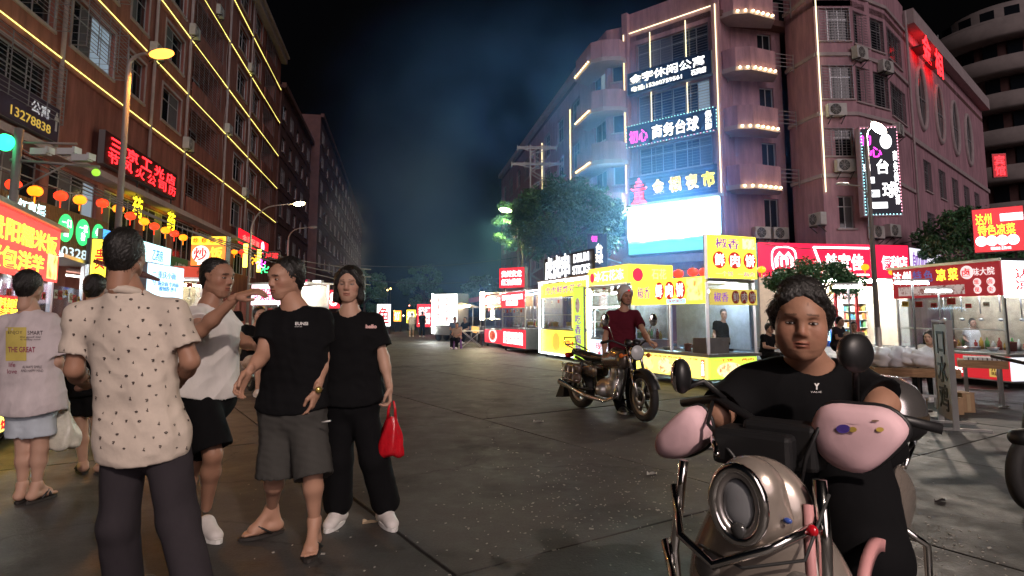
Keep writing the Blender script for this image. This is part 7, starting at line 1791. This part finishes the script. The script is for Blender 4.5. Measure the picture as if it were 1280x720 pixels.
MB().box(.02, .15, -.17, .05, .9, 1.0).box(.0, .1, -.1, .1, .9, 1.025).build('dashboard', m_black, sco, SMX, bevel=.015)
for k_, pts_ in enumerate((((-.03, -.24, 1.05), (.1, -.2, 1.0), (.16, -.1, .93), (.1, -.05, .8)), ((-.03, .2, 1.05), (.08, .12, 1.06), (.12, .08, .95), (.1, .04, .8)))): MB().tube(pts_, .006, 6).build('brake_cable', m_black, sco, SMX)
MB().tube([(.35, -.12, .74), (.37, .0, .72), (.33, .13, .76), (.26, .17, .9)], .004, 6).build('panel_seam', M('seam_dark', (.03, .03, .03), .6), sco, SMX)
MB().tube([(.3, -.085, .96), (.2, -.14, .98), (.1, -.17, .93)], .008, 8).build('cowl_trim', m_chr, sco, SMX)
MB().box(.0, .09, -.2, .02, 1.045, 1.06).build('phone_display', M('display_glass', (.01, .012, .02), .05, spec=1), sco, SMX @ RY(-.2) @ T(-.2, 0, .0))
MB().tube([(-.06, -.36, 1.03), (-.03, -.22, 1.06), (0, -.08, 1.0), (0, .08, 1.0), (-.03, .22, 1.06), (-.06, .36, 1.03)], .014, 8).build('handlebar', m_black, sco, SMX)
def mitt(y0, sgn, pts, label=None):
    b = MB(); n = len(pts); c = (sum(p[0] for p in pts) / n, sum(p[1] for p in pts) / n); rows = []
    for k, (sc_, dx) in enumerate(((1.0, .02), (1.02, .07), (.97, .09), (.8, .103), (.45, .11))):
        rows.append([(dx - .5 * abs(p[0] - c[0]) ** 2, y0 + c[0] + (p[0] - c[0]) * sc_, c[1] + (p[1] - c[1]) * sc_) for p in pts])
    vs = [q for r_ in rows for q in r_]; b.add(vs, [(k * n + i, k * n + (i + 1) % n, (k + 1) * n + (i + 1) % n, (k + 1) * n + i) for k in range(len(rows) - 1) for i in range(n)] + [tuple(range((len(rows) - 1) * n, len(rows) * n))], True)
    o = b.build('hand_cover', m_mitt, sco, SMX); MB().tube(rows[0], .008, 6, closed=True).build('cover_edge', m_black, o, SMX); return o
sp_ = lambda L_: [(a, b) for a, b in L_]
def smooth_loop(pts, k=4):
    n = len(pts); out = []
    for i in range(n):
        p0_, p1_, p2_, p3_ = [pts[(i + d) % n] for d in (-1, 0, 1, 2)]
        for j in range(k):
            t = j / k; out.append(tuple(.5 * (2 * p1_[c] + (p2_[c] - p0_[c]) * t + (2 * p0_[c] - 5 * p1_[c] + 4 * p2_[c] - p3_[c]) * t * t + (3 * p1_[c] - p0_[c] - 3 * p2_[c] + p3_[c]) * t ** 3) for c in (0, 1)))
    return out
mR = mitt(.2, 1, smooth_loop([(-.12, 1.0), (-.09, 1.075), (-.01, 1.085), (.06, 1.08), (.1, 1.035), (.07, .98), (.0, .92), (-.08, .935)]))
mL = mitt(-.285, -1, smooth_loop([(-.1, .93), (-.05, .99), (.02, 1.04), (.06, 1.0), (.055, .93), (-.02, .88), (-.09, .88)]))
bvm = bvh_of(mR); mRw = [SMX @ v.co for v in mR.data.vertices]; bvm = BVHTree.FromPolygons(mRw, [p.vertices[:] for p in mR.data.polygons])
for (px, py, rx, ry, mt, nm) in ((1054, 536, 9, 5.5, M('print_violet', (.1, .06, .4), .7), 'a'), (1066, 537, 5, 3.5, M('print_mustard', (.6, .42, .08), .7), 'b'), (1022, 553, 6, 4, M('print_mustard', (.6, .42, .08), .7), 'c'), (1100, 537, 5, 3, M('print_mustard', (.6, .42, .08), .7), 'd'), (1094, 526, 5, 1.2, M('print_brown', (.25, .15, .1), .7), 'e')):
    vs = []; c = None
    for i in range(14):
        a = 2 * PI * i / 14; d = ray(px + rx * math.cos(a), py + ry * math.sin(a)).normalized(); hh_ = bvm.ray_cast(Vector((0, 0, CAMZ)), d)
        if hh_[0] is None: vs = []; break
        vs.append(hh_[0] - d * .004)
    if vs: MB().add(vs, [tuple(range(14))]).build('print', mt, mR, Matrix())
def mirror(px, py, Y, rx, rz, yaw, stem):
    p = P(px, py, Y); o = MB().tube([SMX @ Vector(stem), (p + (SMX @ Vector(stem))) / 2 + Vector((0, 0, .02)), p - Vector((0, 0, rz * .8))], .009, 8).build('mirror', m_black, sco, Matrix())
    MB().ell((0, 0, 0), (rx, .03, rz), 24, 14).build('mirror_head', m_black, o, T(*p) @ RZ(yaw)); MB().ell((0, .012, 0), (rx * .93, .022, rz * .93), 24, 12).build('mirror_glass', m_chr, o, T(*p) @ RZ(yaw))
mirror(1070, 441, 1.62, .054, .052, .35, (-.03, .17, 1.06)); mirror(852, 470, 1.95, .045, .055, 1.12, (-.03, -.2, 1.06))
tbm = SMX @ T(-1.12, .0, .82)
tbx = MB().lathe([(0, 0), (.14, 0), (.17, .03), (.175, .07)], 28, None).build('top_box', m_black, sco, tbm); MB().lathe([(.18, .07), (.183, .085), (.18, .1)], 28).build('rim_band', M('brass_band', (.6, .45, .3), .25, metal=.9), tbx, tbm); MB().lathe([(.178, .1), (.17, .16), (.14, .21), (.08, .245), (0, .255)], 28).build('lid', M('silver_lid', (.6, .57, .55), .2, metal=.9), tbx, tbm)
MB().tube([(-.9, .12, .75), (-1.0, .13, .8), (-1.3, .1, .8), (-1.3, -.1, .8), (-1.0, -.13, .8), (-.9, -.12, .75)], .012, 8).build('rear_rack', m_chr, sco, SMX)
for s_ in (-1, 1): MB().tube([(-.4, s_ * .2, .66), (-.5, s_ * .24, .6), (-.5, s_ * .24, .34), (-.35, s_ * .22, .3)], .012, 8).build('side_guard', m_chr, sco, SMX)
# rider
J = J_(2.0, head=(1001, 403, 1.93), neck=(1014, 462, 2.0), chest=(1003, 505, 2.02), pel=(1034, 600, 2.18), shL=(938, 482, 2.08), elL=(899, 518, 2.0), wrL=(866, 534, 2.1), shR=(1065, 478, 1.95), elR=(1104, 505, 1.84), wrR=(1080, 532, 1.78), hpL=(1010, 612, 2.15), hpR=(1058, 612, 2.1), s=1.06)
for k, v in (('knL', (-.14, -.1, .66)), ('knR', (-.1, .16, .66)), ('anL', (-.16, -.1, .42)), ('anR', (-.12, .15, .42))): J[k] = SMX @ Vector(v)
J['pel'].z = .88; J['hpL'].z = .85; J['hpR'].z = .85
sw_ = figure('woman in a black tee riding the beige scooter towards the viewer', (J['pel'].x, 2.18, 0), J, SK1, -.35, dict(hair='tied', hs=.9, wide=.98, vox=.0026, age=1), (f_black, .86, .006, .03, 1.1), .68, (f_blackp, 1.9, .12, .09, .006), None,
            {'L': ('shoe', (-.67, -.74), M('dark_shoe', (.03, .03, .03), .5)), 'R': ('shoe', (-.67, -.74), M('dark_shoe', (.03, .03, .03), .5))}, {'L': ((-.45, -.6, .25), (.2, -.2, -1), 1, .95), 'R': ((-.3, -.9, -.1), (-.2, -.2, -1), -1, .75)}, hyaw=-.42, hpitch=.13, hroll=.05, girth=1.03, vox=.008, female=True)
for c in sw_.children:
    if c.name.startswith('shoe'): c.location.z += .34
so5 = [c for c in sw_.children if c.name.startswith('shirt')][0]; bv5 = bvh_of(so5); print_text(bv5, so5, 'Y', 1021, 483, 7, 8, m_wpr, bold=.06); print_text(bv5, so5, 'YALIE', 1020, 490, 14, 2, m_wpr)
# scooter partly in view at the right edge
e0 = G(1298, 641); em2 = T(e0.x, e0.y, 0) @ RZ(R(200)); sc2 = thing('parked_scooter', 'front wheel of a dark scooter cut off by the right edge', 'scooter', em2)
wheel(sc2, em2 @ T(0, 0, .26), .26, .1, 5); MB().tube([(0, .08, .26), (-.12, .08, .7), (-.2, .0, .95)], .022, 8).tube([(0, -.08, .26), (-.12, -.08, .7), (-.2, 0, .95)], .022, 8).build('fork', m_black, sc2)
SD('front_fender', [((.12, 0, .5), (-.2, 0, .5), .06, .06, .04, (0, 1, 0), 1.3, 1)], m_black, sc2, em2); SD('body', [((-.35, 0, .75), (-.4, 0, .4), .14, .16, .05, (1, 0, 0), .6, 1), ((-.5, 0, .32), (-.9, 0, .32), .1, .1, .05, (0, 1, 0), 1.5, 1), ((-1.0, 0, .55), (-1.4, 0, .6), .17, .13, .05, None, 1, 1)], M('dark_scooter_paint', (.03, .03, .035), .3, coat=.5), sc2, em2)
SD('seat', [((-.95, 0, .76), (-1.45, 0, .8), .11, .1, .03, (0, 0, 1), .5, 1)], m_seat, sc2, em2); wheel(sc2, em2 @ T(-1.3, 0, .26), .26, .11, 5); MB().tube([(-.2, -.34, 1.02), (-.2, 0, .96), (-.2, .34, 1.02)], .014, 8).build('handlebar', m_black, sc2)

# ================================================================== people further back
def bystander(label, px, feet_py, top_py, skin, shirt, trou, yaw=0, seated=False, Y=None, hair='short', arms=0, hidden_legs=False, sm_=None):
    Y = Y or G(px, feet_py).y; zt = zat(px, top_py, Y); x = P(px, 395, Y).x; z0 = 0
    s = (zt - z0) / (1.72 if not seated else 1.28); R_ = RZ(yaw); L = lambda a, b, c: Vector((x, Y, z0)) + R_.to_3x3() @ Vector((a * s, b * s, c * s))
    if not seated: J = dict(head=L(0, -.01, 1.58), neck=L(0, .02, 1.43), chest=L(0, .01, 1.25), pel=L(0, 0, .93), shL=L(-.18, .02, 1.39), shR=L(.18, .02, 1.39), elL=L(-.24, .02, 1.12), elR=L(.24, .02, 1.12), wrL=L(-.24, -.08 - .2 * arms, .9 + .2 * arms), wrR=L(.24, -.08 - .2 * arms, .9 + .2 * arms), hpL=L(-.09, 0, .88), hpR=L(.09, 0, .88), knL=L(-.1, -.04, .48), knR=L(.11, .02, .48), anL=L(-.1, -.02, .09), anR=L(.12, .06, .09), s=s)
    else: J = dict(head=L(0, -.1, 1.14), neck=L(0, -.05, 1.0), chest=L(0, -.02, .82), pel=L(0, .02, .5), shL=L(-.18, -.04, .96), shR=L(.18, -.04, .96), elL=L(-.24, -.12, .7), elR=L(.24, -.12, .7), wrL=L(-.1, -.36, .66), wrR=L(.1, -.36, .66), hpL=L(-.09, 0, .48), hpR=L(.09, 0, .48), knL=L(-.12, -.42, .47), knR=L(.13, -.42, .47), anL=L(-.12, -.42, .09), anR=L(.13, -.4, .09), s=s)
    d = (math.sin(yaw), -math.cos(yaw))
    return figure(label, (x, Y, 0), J, skin, yaw, dict(hair=hair, vox=.0065), (shirt, J['pel'].z - .02, .006, .025), .55, (trou, 1.95 if trou in (f_blackp, f_slate) else .95, .1, .075, .006), None, {'L': ('shoe', d, sm_ or m_shoew), 'R': ('shoe', d, sm_ or m_shoew)}, {}, hyaw=yaw, vox=.018, eyes=False)
f_blu = fabric('blue_grey_cotton', (.12, .18, .28)); f_red2 = fabric('red_cotton', (.35, .02, .03)); f_tan = fabric('tan_cotton', (.45, .36, .28))
bystander('seated man in a pale tee on a purple stool by the far stalls', 572, 436, 403, SK2, f_tan, f_blackp, -.3, True)
bystander('standing man in blue-grey behind the seated man', 568, 432, 396, SK2, f_blu, f_slate, .4, Y=29, seated=True); bystander('seated person in dark clothes beyond the far table', 583, 433, 396, SK3, f_black, f_blackp, -.6, True, Y=30)
bystander('walker in white top and pale trousers far down the street', 515, 421, 391, SK3, f_whit, fabric('pale_trousers', (.5, .47, .42)), PI); bystander('walker in black far down the street', 528, 421, 389, SK2, f_black, f_blackp, PI - .3)
bystander('vendor in a dark top working inside the meat pie stall', 905, 470, 386, SK2, f_black, f_slate, -.2, Y=12.3, hair='cap', arms=.6); bystander('seated diner in red seen through the meat pie stall', 866, 450, 405, SK2, f_red2, f_blackp, -1.2, True, Y=16)
bystander('shopper in dark clothes near the fridge', 1045, 440, 396, SK2, f_slate, f_blackp, .6, True, Y=17); bystander('seated diner in a tan top before the red shop', 1066, 440, 402, SK2, f_tan, f_blackp, -.4, True, Y=15.5); bystander('seated diner in a dark cap left of the scooter rider', 957, 450, 404, SK2, f_black, f_blackp, .5, True, Y=14, hair='cap')
bystander('girl with black hair seated behind the long table', 1163, 500, 413, SK3, f_whit, f_blackp, -1.0, True, Y=9.9, hair='bob'); bystander('vendor in a pale top inside the cold dish stall', 1215, 480, 398, SK3, f_whit, f_blackp, -.2, Y=13.2, arms=.7); bystander('vendor in a dark apron inside the cold dish stall', 1180, 480, 400, SK2, f_black, f_blackp, .3, Y=13.4, arms=.6)
bystander('woman in black seated on a moped behind the two men', 321, 470, 383, SK3, f_black, f_tan, .8, True, Y=10.6, hair='tied'); bystander('customer in white walking past the left stalls', 288, 470, 372, SK2, f_blackp, fabric('dark_shorts', (.03, .03, .035)), PI, Y=12.5)
for i, (px, Y, sc__, cl, lb) in enumerate(((321, 10.6, 1, (.02, .02, .022), 'dark moped under the woman in black behind the two men'),)):
    b0 = P(px + 8, 395, Y); m = T(b0.x, b0.y, 0) @ RZ(R(-50)); t = thing('moped', lb, 'moped', m); wheel(t, m @ T(.5, 0, .22), .22, .09, 5); wheel(t, m @ T(-.5, 0, .22), .22, .09, 5)
    SD('body', [((.3, 0, .75), (.3, 0, .35), .1, .14, .05, (1, 0, 0), .6, 1), ((.25, 0, .28), (-.2, 0, .28), .08, .08, .05, (0, 1, 0), 1.5, 1), ((-.25, 0, .45), (-.6, 0, .5), .13, .1, .05, None, 1, 1)], M('moped_paint', cl, .3), t, m); SD('seat', [((-.1, 0, .6), (-.6, 0, .63), .1, .09, .03, (0, 0, 1), .5, 1)], m_seat, t, m); MB().tube([(.22, -.3, .98), (.26, 0, .92), (.22, .3, .98)], .014, 8).tube([(.26, 0, .92), (.42, 0, .35)], .025, 8).build('handlebar', m_black, t)
for i, (px, Y, c, lb) in enumerate(((572, G(572, 436).y + .03, (.22, .1, .4), 'purple plastic stool under the seated man by the far stalls'), (866, 16, (.4, .05, .05), 'red plastic stool behind the meat pie stall'), (1163, 9.95, (.1, .25, .5), 'blue plastic stool behind the long table'), (1066, 15.5, (.4, .05, .05), 'red plastic stool before the red shop'))):
    p = P(px, 395, Y); t = thing('plastic_stool', lb, 'stool', T(p.x, p.y + .02, 0), 'plastic stools'); mt = M('stool_%d' % i, c, .4)
    MB().box(-.16, .16, -.16, .16, .36, .39).build('seat', mt, t)
    for sx in (-1, 1):
        for sy in (-1, 1): MB().bar((sx * .16, sy * .16, 0), (sx * .13, sy * .13, .36), .035).build('leg', mt, t)
ft = thing('folding_table', 'small folding table beside the seated man by the far stalls', 'table', T(P(590, 395, 26.6).x, 26.6, 0))
MB().box(-.5, .5, -.35, .35, .66, .69).build('table_top', m_white, ft)
for s_ in (-1, 1): MB().bar((s_ * .4, -.3, 0), (-s_ * .4, -.3, .66), .025).build('leg', m_steel, ft); MB().bar((s_ * .4, .3, 0), (-s_ * .4, .3, .66), .025).build('leg', m_steel, ft)
# ================================================================== smoke drifting from the grills
def smoke(label, lo, hi, dens, col, scale, seed, power=1.0):
    c = (Vector(lo) + Vector(hi)) / 2; r = (Vector(hi) - Vector(lo)) / 2
    o = box('smoke', -1, 1, -1, 1, -1, 1, None, None, T(*c) @ Matrix.Diagonal((*r, 1)))
    m = bpy.data.materials.new('grill_smoke'); m.use_nodes = True; nt = m.node_tree; nt.nodes.clear(); out = nt.nodes.new('ShaderNodeOutputMaterial'); v = nt.nodes.new('ShaderNodeVolumeScatter')
    v.inputs['Color'].default_value = (*col, 1); v.inputs['Anisotropy'].default_value = .1
    tc = nt.nodes.new('ShaderNodeTexCoord'); ge = nt.nodes.new('ShaderNodeNewGeometry'); n = nt.nodes.new('ShaderNodeTexNoise'); n.noise_dimensions = '4D'; n.inputs['W'].default_value = seed; n.inputs['Scale'].default_value = scale; n.inputs['Detail'].default_value = 3
    nt.links.new(ge.outputs['Position'], n.inputs['Vector'])
    ln = nt.nodes.new('ShaderNodeVectorMath'); ln.operation = 'LENGTH'; nt.links.new(tc.outputs['Object'], ln.inputs[0])
    mr = nt.nodes.new('ShaderNodeMapRange'); mr.inputs[1].default_value = 1.0; mr.inputs[2].default_value = .15; nt.links.new(ln.outputs['Value'], mr.inputs[0]); mr.interpolation_type = 'SMOOTHSTEP'
    m2_ = nt.nodes.new('ShaderNodeMapRange'); m2_.inputs[1].default_value = .34; m2_.inputs[2].default_value = .72; nt.links.new(n.outputs['Fac'], m2_.inputs[0])
    mu = nt.nodes.new('ShaderNodeMath'); mu.operation = 'MULTIPLY'; nt.links.new(mr.outputs[0], mu.inputs[0]); nt.links.new(m2_.outputs[0], mu.inputs[1])
    m3_ = nt.nodes.new('ShaderNodeMath'); m3_.operation = 'MULTIPLY'; m3_.inputs[1].default_value = dens; nt.links.new(mu.outputs[0], m3_.inputs[0]); nt.links.new(m3_.outputs[0], v.inputs['Density']); nt.links.new(v.outputs[0], out.inputs['Volume'])
    o.data.materials.append(m); tag(o, label, 'smoke', None, 'stuff'); return o
smoke('broad blue-lit smoke, more blue put into its colour, drifting above the street beside the corner building', (-11, 20, -3), (13.5, 31.5, 17.5), .25, (.17, .39, 1.0), .2, 2.0)  # the screen's blue light is deepened in the scatter colour
smoke('pale puff of grill smoke rising over the left stalls', (P(428, 300, 22).x - 1.3, 20.6, 1.6), (P(428, 300, 22).x + 1.5, 23.4, 6.6), .42, (.75, .85, 1.0), .9, 4.0)
